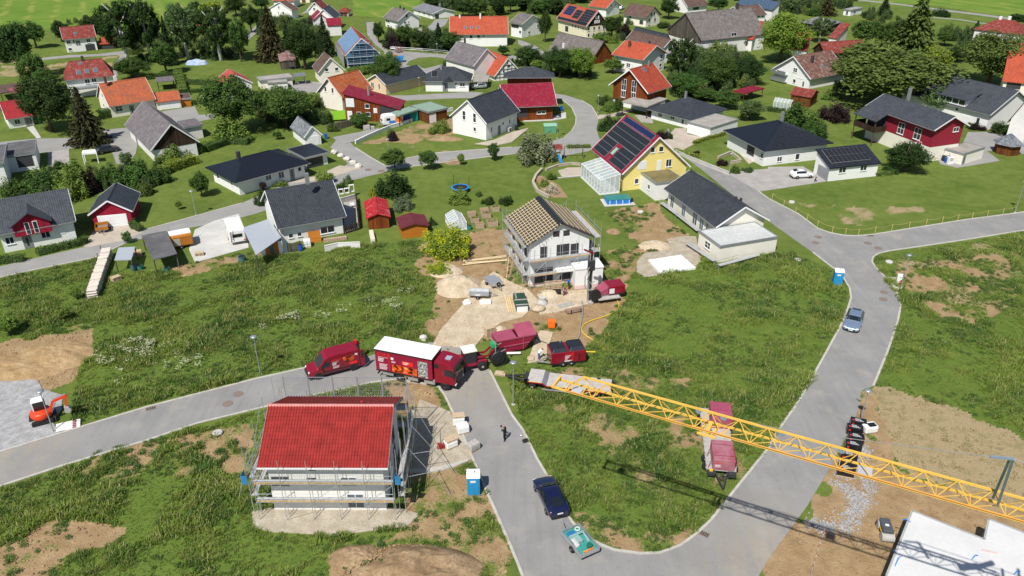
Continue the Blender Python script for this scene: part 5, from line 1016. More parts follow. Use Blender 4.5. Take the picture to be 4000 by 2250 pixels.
part(tr,"pulley",MB().cyl(J(10.8,-.08,-.35),J(10.8,.08,-.35),.22,12),ROPE)
for s_ in (10.0,11.6,15.2,17.8,18.7): part(cr,"pulley",MB().cyl(J(s_,-.05,ht-.15),J(s_,.05,ht-.15),.2,12),CGREY)
s_=G(3889,2003,HJ)-tip; sA=s_.dot(dj); pA=J(sA,-.25,.4); pB=G(3958,1793,HJ+5.2)-(tip-Vector((0,0,HJ)))
part(cr,"strut",MB().bar(pA,pB,.13).bar(J(sA-.2,.35,.4),pB+Vector((-.1,.1,0)),.13),CGREY); part(cr,"strut_arm",MB().bar(pB,G(3868,1784,HJ+5.2)-(tip-Vector((0,0,HJ))),.14,.1),CGREY)
part(cr,"pendant_rope",MB().cyl(G(3868,1784,HJ+5.2)-(tip-Vector((0,0,HJ))),J(16.0,0,ht+.3),.022,5).cyl(pB,pB+Vector((8,-3.5,-1)),.03,5),ROPE)
part(cr,"stay_rope",MB().cyl(J(16.0,0,ht+.3),J(13.2,0,ht),.02,5),ROPE)
part(cr,"winch",MB().bar(J(total-3.8,-.3,.5),J(total-2.4,.1,1.1),.4).bar(J(total-2.6,0,.9),J(total-1.4,.3,2.0),.3),CGREY)
mx=J(total,0,0)
for a in (-.6,.6):
 for b in (-.6,.6): part(cr,"mast_leg",MB().bar((mx.x+a,mx.y+b,0),(mx.x+a,mx.y+b,HJ+1.5),.16),YEL)
for k in range(12):
 for (a,b,c_,d_) in ((-.6,-.6,.6,-.6),(.6,-.6,.6,.6),(.6,.6,-.6,.6),(-.6,.6,-.6,-.6)): part(cr,"mast_brace",MB().bar((mx.x+a,mx.y+b,.4+k*1.5),(mx.x+c_,mx.y+d_,1.8+k*1.5),.07),YEL)
part(cr,"ballast_base",MB().box(mx.x-2,mx.x+2,mx.y-2,mx.y+2,0,.9),CONC)
# ================================================================ vehicles
TYRE=mat("tyre_rubber",(.018,.018,.019),.85,.15,6); RIM=mat("wheel_rim",(.55,.56,.58),.3,.1,5,.8); BLK=mat("black_plastic",(.02,.02,.022),.5,.1,4); CARGL=glass_mat("car_glass",(.012,.016,.02),1,.03)
LAMPW=mat("headlight_glass",(.75,.78,.80),.1,.05,5,spec=.8); LAMPR=mat("tail_light_red",(.50,.01,.012),.2,.05,5); PLATE=mat("plate_white",(.8,.8,.8),.5,.03); MAR=mat("maroon_paint",(.235,.006,.022),.28,.06,2,spec=.5,coat=.35); MARM=mat("maroon_matt",(.27,.012,.04),.5,.14,1.2); MARF=mat("faded_maroon",(.34,.07,.12),.6,.2,.9)
CHAS=mat("chassis_dark",(.035,.036,.04),.7,.2,3); ALU=mat("aluminium",(.55,.56,.57),.4,.15,3,.6); TARPW=mat("white_tarpaulin",(.80,.80,.78),.6,.05,1); KRED=mat("lettering_red",(.75,.03,.02),.5,.03); KWHT=mat("lettering_white",(.72,.70,.70),.5,.03)
DUSTY=mat("dusty_steel",(.42,.40,.37),.7,.2,2); BEDW=mat("bed_planks",(.48,.45,.42),.85,.15,2,col2=(.38,.34,.32))
def wheel(root,x,y,r,w,rim=None,name="wheel"):
 """axle along y"""
 o=part(root,name,MB().lathe([(r*.55,-w/2),(r*.9,-w/2),(r,-w*.32),(r,w*.32),(r*.9,w/2),(r*.55,w/2)],18,Matrix.Rotation(math.pi/2,4,'X')),TYRE,True,loc=(x,y,r))
 part(o,"rim",MB().lathe([(r*.56,-w*.42),(r*.62,-w*.5),(r*.62,w*.5),(r*.56,w*.42)],16,Matrix.Rotation(math.pi/2,4,'X')),rim or RIM); part(o,"hub",MB().lathe([(r*.25,-w*.52),(r*.25,w*.52)],10,Matrix.Rotation(math.pi/2,4,'X')),DUSTY)
 return o
def car(label,loc,ang,L_,W_,H_,paint,style='wagon',name="car",cat="car"):
 root=thing(name,label,cat,loc,ang); w=W_/2
 if style=='suv': st=[(0,.78,.30,.60,.62,.70),(.03,.93,.24,.70,.74,.80),(.10,1,.22,.86,.90,.82),(.24,1,.22,.98,1.03,.84),(.30,1,.22,1.02,1.10,.84),(.40,1,.22,1.04,1.50,.74),(.50,1,.22,1.05,1.58,.73),(.70,1,.22,1.06,1.58,.73),(.86,1,.22,1.06,1.50,.72),(.93,.99,.24,1.06,1.34,.70),(.985,.94,.30,1.0,1.05,.80),(1,.82,.36,.92,.94,.74)]; Hr=1.58
 elif style=='hatch': st=[(0,.76,.30,.58,.60,.70),(.03,.92,.22,.66,.69,.80),(.10,1,.18,.78,.82,.82),(.24,1,.18,.90,.95,.84),(.29,1,.18,.93,1.00,.84),(.42,1,.18,.96,1.40,.72),(.52,1,.18,.97,1.46,.71),(.70,1,.18,.98,1.44,.70),(.84,1,.18,.99,1.30,.70),(.93,.98,.20,.98,1.10,.76),(.985,.93,.28,.92,.98,.80),(1,.80,.34,.84,.86,.74)]; Hr=1.46
 else: st=[(0,.74,.30,.56,.58,.70),(.03,.92,.20,.64,.67,.80),(.10,1,.17,.76,.80,.82),(.25,1,.17,.88,.93,.84),(.30,1,.17,.90,.98,.84),(.43,1,.17,.93,1.38,.72),(.52,1,.17,.94,1.43,.71),(.74,1,.17,.95,1.42,.70),(.88,1,.17,.96,1.32,.69),(.95,.98,.20,.96,1.08,.74),(.985,.94,.28,.92,.97,.80),(1,.80,.34,.84,.86,.74)]; Hr=1.43
 k=H_/Hr; mb=MB(); gl=MB(); n=12
 rings=[]
 for (fx,fw,zb,zt,zr,rwf) in st:
  x=L_/2-fx*L_; hw=w*fw; rings.append([(x,-hw*.86,zb*k),(x,-hw,(zb+.22)*k),(x,-hw,zt*k*.86),(x,-hw*.985,zt*k),(x,-w*rwf,zr*k*.985),(x,-w*rwf*.75,zr*k),(x,w*rwf*.75,zr*k),(x,w*rwf,zr*k*.985),(x,hw*.985,zt*k),(x,hw,zt*k*.86),(x,hw,(zb+.22)*k),(x,hw*.86,zb*k)])
 vs=[p for r_ in rings for p in r_]; fs=[]
 for i in range(len(rings)-1):
  for j in range(n): fs.append((i*n+j,i*n+(j+1)%n,(i+1)*n+(j+1)%n,(i+1)*n+j))
 fs+= [tuple(range(n-1,-1,-1)),tuple((len(rings)-1)*n+j for j in range(n))]
 mb.add(vs,fs); part(root,"body",mb,paint,True,sub=2)
 def q(i,j,t,s,off):   # bilinear point on body between stations i.. and ring j..
  a,b,c,d=[Vector(rings[ii][jj]) for ii,jj in ((i,j),(i,j+1),(i+1,j+1),(i+1,j))]; p=(a*(1-t)+b*t)*(1-s)+(d*(1-t)+c*t)*s; nn=(b-a).cross(d-a).normalized()
  return p-nn*off if False else p+nn*off
 cab=[i for i in range(len(st)-1) if st[i][4]-st[i][3]>.3 or st[i+1][4]-st[i+1][3]>.3]; i0,i1=cab[0],cab[-1]
 def panel(name,cells,t0,t1,sgn):
  m_=MB()
  for (i,j,s0,s1) in cells:
   P=[q(i,j,t0,s0,sgn*.03),q(i,j,t1,s0,sgn*.03),q(i,j,t1,s1,sgn*.03),q(i,j,t0,s1,sgn*.03)]; m_.add(P,[(0,1,2,3)])
  part(root,name,m_,CARGL)
 tst=Vector(rings[4][5]);
 a,b,d=Vector(rings[6][5]),Vector(rings[6][6]),Vector(rings[7][5]); sg=1 if (b-a).cross(d-a).z>0 else -1
 for j,t0,t1 in ((3,.12,.9),(7,.1,.88)):
  panel("side_window",[(i,j,.0,1.0) for i in range(i0+1,i1)],t0,t1,sg)
 panel("windscreen",[(i0,5,.12,.95)]+([(i0,4,.1,.95),(i0,6,.1,.95)]),.02,.98,sg); panel("rear_window",[(i1-1 if style!='suv' else i1-1,5,.25,1.0),(i1,5,0,.75)],.02,.98,sg)
 r=.325*k if style!='suv' else .36*k
 for sx_ in (L_/2-.19*L_,-L_/2+.20*L_):
  for sy_ in (-1,1): wheel(root,sx_,sy_*(w-.10),r,.21)
 for sy_ in (-1,1):
  part(root,"headlight",MB().cbox((L_/2-.045*L_,sy_*w*.72,.63*k),(.22,.34*w,.12)),LAMPW,bev=.03); part(root,"tail_light",MB().cbox((-L_/2+.03*L_,sy_*w*.74,.84*k),(.14,.34*w,.16)),LAMPR,bev=.03)
  part(root,"mirror",MB().cbox((L_/2-.34*L_,sy_*(w+.09),.98*k),(.12,.2,.13)),paint,bev=.03)
 part(root,"grille",MB().cbox((L_/2+.005,0,.44*k),(.04,w*1.0,.16)),BLK); part(root,"number_plate",MB().cbox((L_/2+.03,0,.42*k),(.02,.5,.11)),PLATE); part(root,"number_plate",MB().cbox((-L_/2-.015,0,.72*k),(.03,.5,.12)),PLATE)
 part(root,"bumper",MB().cbox((-L_/2+.06,0,.36*k),(.14,w*1.66,.2)),BLK,bev=.04)
 return root
def Z(v): return Vector((v.x,v.y,.02))
NAVY=mat("navy_paint",(.006,.010,.045),.22,.05,2,spec=.6,coat=.6); SILV=mat("silver_blue_paint",(.27,.36,.48),.28,.05,2,.5,spec=.6,coat=.5); WHTP=mat("white_car_paint",(.78,.78,.78),.3,.03,2,coat=.4); GRPH=mat("graphite_paint",(.03,.035,.04),.3,.05,2,coat=.5); SILG=mat("pale_silver_paint",(.48,.52,.53),.3,.05,2,.4,coat=.4); REDC=mat("red_car_paint",(.5,.02,.03),.3,.05,2)
p=(GT('23',300,500)+GT('23',480,895))/2; car("dark navy blue hatchback with a trailer hitched behind it",Z(p),math.radians(107),4.95,2.0,1.5,NAVY,'hatch')
p=(GT('32',735,430)+GT('32',912,470))/2; d=math.radians(241); car("silver-blue estate car parked facing the camera on the right road",Z(p-Vector((math.cos(d),math.sin(d),0))*2.3),d,4.7,1.95,1.45,SILV)
p=GT('31',340,352); car("white compact car parked on the grey paved drive",Z(p+Vector((.2,.9,0))),math.radians(8),4.1,1.8,1.5,WHTP,'suv')
p=GT('01',1060,95); car("black estate car parked behind the white party tent",Z(p+Vector((.2,.8,0))),math.radians(40),4.4,1.85,1.5,GRPH,'suv')
p=GT('10',2235,900); car("silver car parked under the flat carport",Z(p+Vector((.1,.9,0))),math.radians(196),3.9,1.75,1.5,SILG,'suv')
p=GT('00',2015,272); car("tiny red car beside the far white porch",Z(p),math.radians(120),3.2,1.5,1.3,REDC,'suv')
p=GT('20',1098,95); car("white van-like car behind the white house with orange dormer roof",Z(p),math.radians(60),3.6,1.6,1.6,WHTP,'suv')
def lettering(root,text,size,M,material,name="lettering"):
 cu=bpy.data.curves.new("txt",'FONT'); cu.body=text; cu.size=size; cu.extrude=.004; cu.align_x='LEFT'; cu.space_character=1.05; cu.offset=size*.012
 o=bpy.data.objects.new("txt",cu); COL.objects.link(o); bpy.context.view_layer.update(); me=bpy.data.meshes.new_from_object(o.evaluated_get(bpy.context.evaluated_depsgraph_get())); bpy.data.objects.remove(o); bpy.data.curves.remove(cu)
 me.name=name; me.materials.clear(); me.materials.append(material); q=bpy.data.objects.new(name,me); COL.objects.link(q); q.parent=root; q.matrix_local=M; return q
def sideM(x,y,z,right=True):
 """text plane on the right (-y) or left (+y) flank"""
 R=Matrix.Rotation(math.pi/2,4,'X') if right else Matrix.Rotation(math.pi,4,'Z')@Matrix.Rotation(math.pi/2,4,'X')
 return Matrix.Translation((x,y,z))@R
def print_mat(name,kind):
 m,nt,b=new_mat(name); L=nt.links; u,v,uv=uvxy(nt); n=noise_n(nt,uv,1.6,4)
 if kind=='fire':
  t=math_n(nt,'ADD',n,0.0); c=mix_n(nt,ramp_n(nt,t,.42,.52),(.02,.004,.002),(.75,.10,.01)); c=mix_n(nt,ramp_n(nt,t,.55,.68),c,(.9,.55,.25))
 else: c=mix_n(nt,ramp_n(nt,noise_n(nt,uv,5,4),.4,.6),(.05,.06,.05),(.55,.58,.55))
 L.new(c,b.inputs["Base Color"]); b.inputs["Roughness"].default_value=.5; return m
FIRE=print_mat("printed_fire",'fire'); PHOTO=print_mat("printed_photo",'p')
# ---- truck
rw=GT('12',1450,938); d=math.radians(-18.7); nl=Vector((math.sin(-d),math.cos(d),0)); c0=rw+nl*1.15
tk=thing("truck","maroon curtain-sided truck with white roof across the road junction",'truck',(c0.x,c0.y,.02),d)
bx=part(tk,"cargo_box",MB().box(-2.75,4.0,-1.28,1.28,1.12,3.72),MARM,bev=.03)
part(bx,"roof_cover",MB().box(-2.8,4.05,-1.33,1.33,3.74,3.86),TARPW,bev=.05); part(bx,"roof_rim",MB().box(-2.79,4.04,-1.32,1.32,3.60,3.735),BLK)
part(bx,"side_board",MB().box(-2.76,4.01,-1.31,-1.285,1.0,1.14),BLK)
lettering(bx,"KOCH",.52,sideM(-2.45,-1.30,3.0),KRED)
for i,(x,w,z,h) in enumerate([(-2.4,1.2,2.84,.03),(-2.4,.7,2.62,.09),(-2.4,.65,2.45,.09),(-2.4,.6,2.28,.09)]+[(-2.3,1.0-.08*(j%3),1.95-.13*j,.05) for j in range(6)]+[(-.85,.32,2.75,.3),(-.8,.5,2.5,.05),(-.8,.42,2.4,.05)]): part(bx,"print_line",MB().box(x,x+w,-1.296,-1.283,z,z+h),KWHT)
part(bx,"red_sign",MB().box(.45,1.75,-1.297,-1.283,2.35,2.85),KRED)
for j in range(3): part(bx,"print_line",MB().box(.6,1.3-.12*j,-1.301,-1.295,2.68-.12*j,2.74-.12*j),KWHT)
part(bx,"fire_picture",MB().box(-.75,2.15,-1.298,-1.283,1.22,2.15),FIRE); part(bx,"rig_photo",MB().box(2.35,3.45,-1.299,-1.283,1.22,3.25),PHOTO)
part(bx,"dotted_stripe",MB().box(-1.12,-1.06,-1.297,-1.283,1.3,3.5),KRED)
part(tk,"chassis",MB().box(-2.7,5.9,-.5,.5,.55,1.1),CHAS); part(tk,"rear_guard",MB().box(-2.7,-2.55,-1.2,1.2,.5,.62),CHAS); part(tk,"tail_locker",MB().box(-2.0,-.7,-1.25,-.75,.6,1.08),ALU); part(tk,"fuel_tank",MB().box(2.9,4.2,-1.25,-.7,.45,1.05),ALU,bev=.12); part(tk,"side_box",MB().box(1.0,2.2,-1.25,-.8,.5,1.0),ALU,bev=.04); part(tk,"yellow_jack",MB().box(.55,1.6,-1.22,-.9,.85,1.05),mat("signal_yellow",(.75,.5,.03),.5,.08))
cabp=[(4.15,.85),(6.55,.85),(6.62,1.9),(6.45,3.0),(6.1,3.35),(4.9,3.55),(4.2,3.55),(4.15,2.6)]
cb=part(tk,"cab",MB().prism(cabp,-1.2,1.2,'y'),MAR,bev=.09)
part(cb,"windscreen",MB().add([(6.635,-1.05,1.95),(6.635,1.05,1.95),(6.49,1.0,2.9),(6.49,-1.0,2.9)],[(0,1,2,3)]),CARGL)
for s_ in (-1,1):
 part(cb,"side_window",MB().box(5.35,6.3,s_*1.195,s_*1.215,1.95,2.75),CARGL); part(cb,"mirror",MB().cbox((6.5,s_*1.42,2.35),(.16,.18,.75)),BLK,bev=.04); part(cb,"headlight",MB().cbox((6.58,s_*.95,.95),(.12,.4,.2)),LAMPW,bev=.03)
for x in (5.0,6.35): part(cb,"door_seam",MB().box(x-.012,x+.012,-1.206,-1.199,.95,2.8),BLK)
part(cb,"sun_visor",MB().box(6.45,6.72,-1.1,1.1,2.95,3.1),BLK); part(cb,"roof_hatch",MB().box(5.1,5.75,-.35,.35,3.47,3.56),mat("hatch_grey",(.3,.36,.42),.3,.1)); part(cb,"air_deflector",MB().box(4.2,4.75,-1.22,1.22,2.7,3.3),BLK,bev=.05); part(cb,"grille",MB().box(6.6,6.66,-.8,.8,1.0,1.75),BLK); part(cb,"step",MB().box(5.0,5.9,-1.25,-1.05,.45,.85),BLK)
for x in (0,5.32):
 for s_ in (-1,1): wheel(tk,x,s_*1.05,.5,.32)
# ---- van
fw=GT('12',635,915); d=math.radians(206.5); nl=Vector((-math.sin(d),math.cos(d),0)); c0=fw-nl*.85
vn=thing("van","maroon high-roof delivery van parked on the road with open rear doors",'van',(c0.x,c0.y,.02),d)
prof=[(-4.75,.42),(1.0,.42),(1.08,.62),(1.05,.98),(.92,1.12),(.05,1.32),(-.75,2.25),(-1.15,2.52),(-2.0,2.66),(-4.6,2.66),(-4.75,2.5)]
part(vn,"body",MB().prism(prof,-.98,.98,'y'),MAR,bev=.13,smooth=False)
part(vn,"windscreen",MB().add([(.0,-.84,1.38),(.0,.84,1.38),(-.76,.78,2.29),(-.76,-.78,2.29)],[(0,1,2,3)]),CARGL)
for s_ in (-1,1):
 part(vn,"side_window",MB().add([(-.25,s_*.99,1.32),(-1.35,s_*.99,1.32),(-1.35,s_*.985,2.0),(-.75,s_*.985,2.0)],[(0,1,2,3)]),CARGL); part(vn,"headlight",MB().cbox((.88,s_*.74,1.0),(.34,.3,.2)),LAMPW,bev=.06); part(vn,"mirror",MB().cbox((-.35,s_*1.14,1.5),(.12,.26,.34)),BLK,bev=.04)
 part(vn,"rub_strip",MB().box(-4.6,-.4,s_*.985,s_*1.0,.72,.86),BLK); part(vn,"sill",MB().box(-3.3,-.4,s_*.96,s_*.99,.42,.58),BLK)
 part(vn,"wheel_arch",MB().lathe([(.46,-.02),(.46,.02)],16,Matrix.Translation((0,s_*.975,.45))@Matrix.Rotation(math.pi/2,4,'X')),BLK); part(vn,"wheel_arch",MB().lathe([(.46,-.02),(.46,.02)],16,Matrix.Translation((-3.94,s_*.975,.45))@Matrix.Rotation(math.pi/2,4,'X')),BLK)
for x in (-1.45,-2.7,-.15): part(vn,"door_seam",MB().box(x-.012,x+.012,.982,.992,.6,2.2),BLK)
part(vn,"bumper",MB().box(.75,1.15,-.92,.92,.32,.72),BLK,bev=.06); part(vn,"grille",MB().box(1.04,1.09,-.5,.5,.75,.98),BLK)
part(vn,"rear_door",MB().box(-5.25,-4.75,.98,1.04,.5,2.5),MAR); part(vn,"rear_door_window",MB().box(-5.15,-4.85,1.03,1.06,1.5,2.3),CARGL); part(vn,"rear_door",MB().box(-5.3,-4.76,-1.04,-.98,.5,2.5),MAR); part(vn,"roof_flap",MB().box(-4.9,-4.7,-.95,-.5,2.4,2.85),mat("bright_red_flap",(.6,.02,.02),.5,.05))
lettering(vn,"KOCH",.36,sideM(-1.62,1.0,1.86,False),KRED)
for x,w,z,h in [(-1.62,.75,1.76,.02),(-1.62,.5,1.6,.06),(-1.62,.45,1.48,.06),(-1.62,.4,1.36,.06)]+[(-1.65,.75-.06*(j%3),1.18-.1*j,.035) for j in range(3)]+[(-4.2,.3,2.0,.22)]: part(vn,"print_line",MB().box(x-w,x,.985,1.0,z,z+h),KWHT)
part(vn,"fire_picture",MB().box(-4.1,-2.85,.985,.999,1.45,2.1),FIRE); part(vn,"red_sign",MB().box(-4.35,-3.5,.986,1.002,.98,1.3),KRED)
for x in (0,-3.94):
 for s_ in (-1,1): wheel(vn,x,s_*.85,.345,.24,BLK)
# ---- compressor trailer
k=600/2576; C4=lambda u,v,z=0: G(1800+u*k,1280+v*k,z)
a=C4(1520,690); ct=thing("compressor_trailer","maroon compressor trailer with black hoods and tandem wheels",'trailer',(a.x,a.y,.02),math.radians(12.3))
part(ct,"body",MB().box(0,4.0,.0,2.2,.55,1.95),MAR,bev=.05); part(ct,"skirt",MB().box(.05,3.95,.05,2.15,.3,.56),BLK); part(ct,"number_badge",MB().box(.05,.35,-.01,.0,1.78,1.82),BLK)
for x0,x1 in ((.12,1.85),(2.1,3.92)): part(ct,"hood",MB().add([(x0,.08,1.95),(x1,.08,1.95),(x1,2.12,1.95),(x0,2.12,1.95),(x0+.2,.35,2.3),(x1-.2,.35,2.3),(x1-.2,1.95,2.3),(x0+.2,1.95,2.3)],[(0,1,5,4),(1,2,6,5),(2,3,7,6),(3,0,4,7),(4,5,6,7)]),mat("dark_blue_hood",(.018,.022,.032),.45,.1),bev=.03)
part(ct,"hood_slot",MB().box(.85,1.1,.5,1.8,2.29,2.32),BLK); part(ct,"grille",MB().box(3.15,3.3,-.02,.0,.75,1.65),BLK)
lettering(ct,"KOCH",.34,sideM(1.55,-.015,1.55),KRED)
for x,w,z,h in [(1.55,.75,1.47,.025)]+[(1.55,.6-.08*j,1.36-.1*j,.04) for j in range(5)]+[(1.5,.85,.72,.14)]: part(ct,"print_line",MB().box(x,x+w,-.014,0,z,z+h),KWHT)
part(ct,"dotted_stripe",MB().box(2.42,2.48,-.014,0,.7,1.9),KRED)
part(ct,"drawbar",MB().bar((0,.5,.5),(-1.3,1.1,.45),.12).bar((0,1.7,.5),(-1.3,1.1,.45),.12).bar((-.7,1.1,.1),(-.7,1.1,.9),.1).box(-1.5,-1.2,1.0,1.2,.38,.52),ALU)
for x in (1.35,2.3):
 wheel(ct,x,.08,.4,.25); wheel(ct,x,2.12,.4,.25)
part(ct,"exhaust",MB().cyl((1.4,1.7,2.25),(1.4,1.7,2.55),.06,8),DUSTY)
# ---- low-bed trailer
a=C4(1112,918,.95); lb=thing("lowbed_trailer","long low-bed trailer with grey plank deck and red edge under the jib tip",'trailer',(a.x,a.y,.02),math.radians(-11))
part(lb,"neck_deck",MB().box(0,1.6,0,2.5,.95,1.08),BEDW); part(lb,"ramp_deck",MB().add([(1.6,0,1.08),(2.1,0,.78),(2.1,2.5,.78),(1.6,2.5,1.08),(1.6,0,.95),(2.1,0,.65),(2.1,2.5,.65),(1.6,2.5,.95)],[(0,1,2,3),(7,6,5,4),(0,4,5,1),(3,2,6,7)]),ZINC)
for j in range(9): part(lb,"deck_plank",MB().box(2.1,8.9,j*.278+.005,(j+1)*.278-.008,.65,.78+random.uniform(-.01,.01)),BEDW)
part(lb,"edge_beam",MB().bar((0,-.03,1.0),(1.6,-.03,1.0),.05,.14).bar((1.6,-.03,1.0),(2.1,-.03,.7),.05,.14).bar((2.1,-.03,.7),(9,-.03,.7),.05,.16),MARM); part(lb,"yellow_stripe",MB().bar((0,-.03,1.1),(1.6,-.03,1.1),.05,.03).bar((2.1,-.03,.8),(9,-.03,.8),.05,.03),mat("signal_yellow",(.75,.5,.03)))
part(lb,"chassis",MB().box(.3,8.8,.6,1.9,.35,.66),CHAS); part(lb,"rear_beam",MB().box(8.92,9.05,0,2.5,.4,.85),CHAS); part(lb,"loading_ramp",MB().box(1.7,6.0,-.22,-.06,.32,.42),ALU)
part(lb,"drawbar",MB().bar((0,.6,.7),(-2.6,1.3,.6),.14).bar((0,1.9,.7),(-2.6,1.3,.6),.14).box(-.45,0,.5,2.0,.6,.95),CHAS)
for s_ in (.12,2.38):
 for x in (.55,6.4,7.5): wheel(lb,x,s_,.42,.3)
for y in (.2,2.2): part(lb,"tail_light",MB().box(9.05,9.08,y-.2,y+.2,.5,.62),LAMPR)
# ---- maroon skip with lids
a=C4(640,480); sk=thing("skip_container","maroon tipping container with sloped ends and half-open lid",'container',(a.x,a.y,.0),math.radians(20))
prof=[(.55,.35),(3.2,.35),(4.55,2.0),(-.25,2.0),(-.25,1.5)]
part(sk,"body",MB().prism(prof,0,2.0,'y'),MARM,bev=.03); part(sk,"rim",MB().bar((-.25,0,2.02),(4.6,0,2.02),.12).bar((-.25,2,2.02),(4.6,2,2.02),.12),MARF)
part(sk,"lid",MB().box(-.25,2.2,.05,1.95,2.06,2.12),MARF); part(sk,"lid",MB().add([(2.4,.05,2.1),(4.6,.05,2.1),(4.6,1.95,2.75),(2.4,1.95,2.75),(2.4,.05,2.05),(4.6,.05,2.05),(4.6,1.95,2.7),(2.4,1.95,2.7)],[(0,1,2,3),(7,6,5,4),(0,4,5,1),(1,5,6,2),(2,6,7,3),(3,7,4,0)]),MARF); part(sk,"mud_fill",MB().box(2.2,2.45,.1,1.9,1.8,2.0),GRAVB)
part(sk,"side_rib",MB().bar((.2,-.04,1.15),(3.7,-.04,1.15),.1),MARF); part(sk,"side_rib",MB().bar((3.0,-.05,2.0),(3.0,-.05,.4),.1),MARF); part(sk,"warning_plate",MB().box(.1,.45,-.02,0,.6,.95),KWHT); part(sk,"skid",MB().box(.4,3.4,.2,.35,0,.36).box(.4,3.4,1.65,1.8,0,.36),CHAS)
a=C4(770,470); o=thing("pipe_bundle","white plastic-wrapped pipe bundle in front of the maroon container",'pipes',(a.x,a.y,0),math.radians(2)); part(o,"pipe",MB().tube([(0,0,.35),(1.6,0,.35)],.14,8),TARPW); part(o,"stand",MB().box(.4,.6,-.3,.3,0,.25),CHAS)
# ---- wheel loader with hose reel
a=C4(225,750); wlr=thing("wheel_loader","maroon and white wheel loader with raised arm carrying a hose reel",'loader',(a.x,a.y,.02),math.radians(20))
CREAMC=mat("cream_cab_roof",(.78,.76,.68),.5,.05)
part(wlr,"chassis",MB().box(-2.2,1.6,.3,1.5,.6,1.15),MARM,bev=.06); part(wlr,"engine_hood",MB().box(-2.3,-.9,.25,1.55,1.1,1.75),MAR,bev=.12)
cabn=part(wlr,"cab",MB().box(-.95,.35,.25,1.55,1.15,2.55),CARGL,bev=.05); part(cabn,"cab_roof",MB().box(-1.1,.5,.15,1.65,2.5,2.72),CREAMC,bev=.08)
for x in (-.95,.35):
 for y in (.25,1.55): part(cabn,"pillar",MB().bar((x,y,1.1),(x,y,2.55),.09),BLK)
for s_ in (.45,1.35): part(wlr,"lift_arm",MB().bar((.2,s_,1.6),(1.7,s_,1.5),.12,.22).bar((1.7,s_,1.5),(2.6,s_,2.2),.12,.2),MAR)
part(wlr,"bucket_frame",MB().bar((2.6,.2,1.6),(2.6,.2,3.0),.08).bar((2.6,1.6,1.6),(2.6,1.6,3.0),.08).bar((2.6,.2,3.0),(2.6,1.6,3.0),.08).bar((2.6,.2,1.6),(3.8,.2,2.1),.07).bar((2.6,1.6,1.6),(3.8,1.6,2.1),.07),ALU); part(wlr,"control_box",MB().box(2.3,2.9,.6,1.3,2.3,2.75),mat("green_box",(.03,.35,.14),.5,.1))
hr_=part(wlr,"hose_reel",MB().lathe([(.55,-.5),(.95,-.46),(.95,.46),(.55,.5)],22,Matrix.Translation((3.0,.6,1.0))@Matrix.Rotation(math.pi/2,4,'X')),BLK,True)
for y in (.05,1.15):
 mb=MB(); ring=[(3.0+.92*math.cos(t),y,1.05+.92*math.sin(t)) for t in np.linspace(0,2*math.pi,25)]; mb.tube(ring,.03,5)
 for t in np.linspace(0,2*math.pi,7)[:-1]: mb.bar((3.0,y,1.05),(3.0+.92*math.cos(t),y,1.05+.92*math.sin(t)),.035)
 part(hr_,"reel_flange",mb,CHAS)
for x in (-1.5,1.0): wheel(wlr,x,.1,.55,.4,DUSTY); wheel(wlr,x,1.7,.55,.4,DUSTY)
# ---- drawbar trailer with red box, under the jib
a=GT('23',1955,370,.9); tb=thing("flatbed_trailer","grey flatbed trailer with drawbar carrying a dusty maroon box",'trailer',(a.x,a.y,.02),math.radians(-8))
part(tb,"deck",MB().box(0,2.7,0,9.3,.75,.9),DUSTY); part(tb,"chassis",MB().box(.6,2.1,.3,9.0,.45,.76),CHAS); part(tb,"front_locker",MB().box(.05,.75,-.55,-.05,.55,.85).box(1.95,2.65,-.55,-.05,.55,.85),CHAS); part(tb,"drawbar",MB().bar((.8,-.1,.65),(1.35,-2.1,.55),.13).bar((1.9,-.1,.65),(1.35,-2.1,.55),.13).bar((1.05,-.9,.6),(1.65,-.9,.6),.08).bar((1.0,-.9,.6),(1.7,-.2,.65),.07),CHAS)
part(tb,"yellow_chock",MB().box(.25,.55,-.3,-.1,.86,1.0),mat("signal_yellow",(.75,.5,.03)))
for y in (.9,2.0,7.2,8.3): wheel(tb,.1,y,.42,.3); wheel(tb,2.6,y,.42,.3)
for y in np.linspace(.3,9,6): part(tb,"stake",MB().box(-.03,.03,y-.05,y+.05,.7,1.2).box(2.67,2.73,y-.05,y+.05,.7,1.2),DUSTY)
a=GT('23',2012,375,.95); bx=thing("machine_box","dusty maroon machine housing strapped on the flatbed trailer",'machine',(a.x,a.y,.92),math.radians(-8))
part(bx,"housing",MB().box(0,2.0,0,2.9,0,1.2),mat("dusty_maroon",(.24,.03,.055),.45,.3,.9,col2=(.42,.22,.25)),bev=.06); lettering(bx,"KOCH",.24,sideM(.2,-.01,.72),KRED)
for j in range(3): part(bx,"print_line",MB().box(.2,.7,-.012,0,.55-.1*j,.59-.1*j),KWHT)
for y in (.6,2.2): part(bx,"strap",MB().bar((-.35,y-.4,0),(.02,y,1.22),.05,.01).bar((.02,y,1.22),(1.98,y,1.22),.05,.012).bar((1.98,y,1.22),(2.35,y-.4,0),.05,.01),MAR)
a=GT('22',2010,1290,2.3); m2=thing("machine_box","plain maroon container box on the far end of the flatbed trailer",'machine',(a.x,a.y,.92),math.radians(-8)); part(m2,"housing",MB().box(0,2.05,0,2.6,0,1.35),MARF,bev=.04); part(m2,"lid_seam",MB().box(.0,2.05,1.2,1.24,1.345,1.36),MARM)
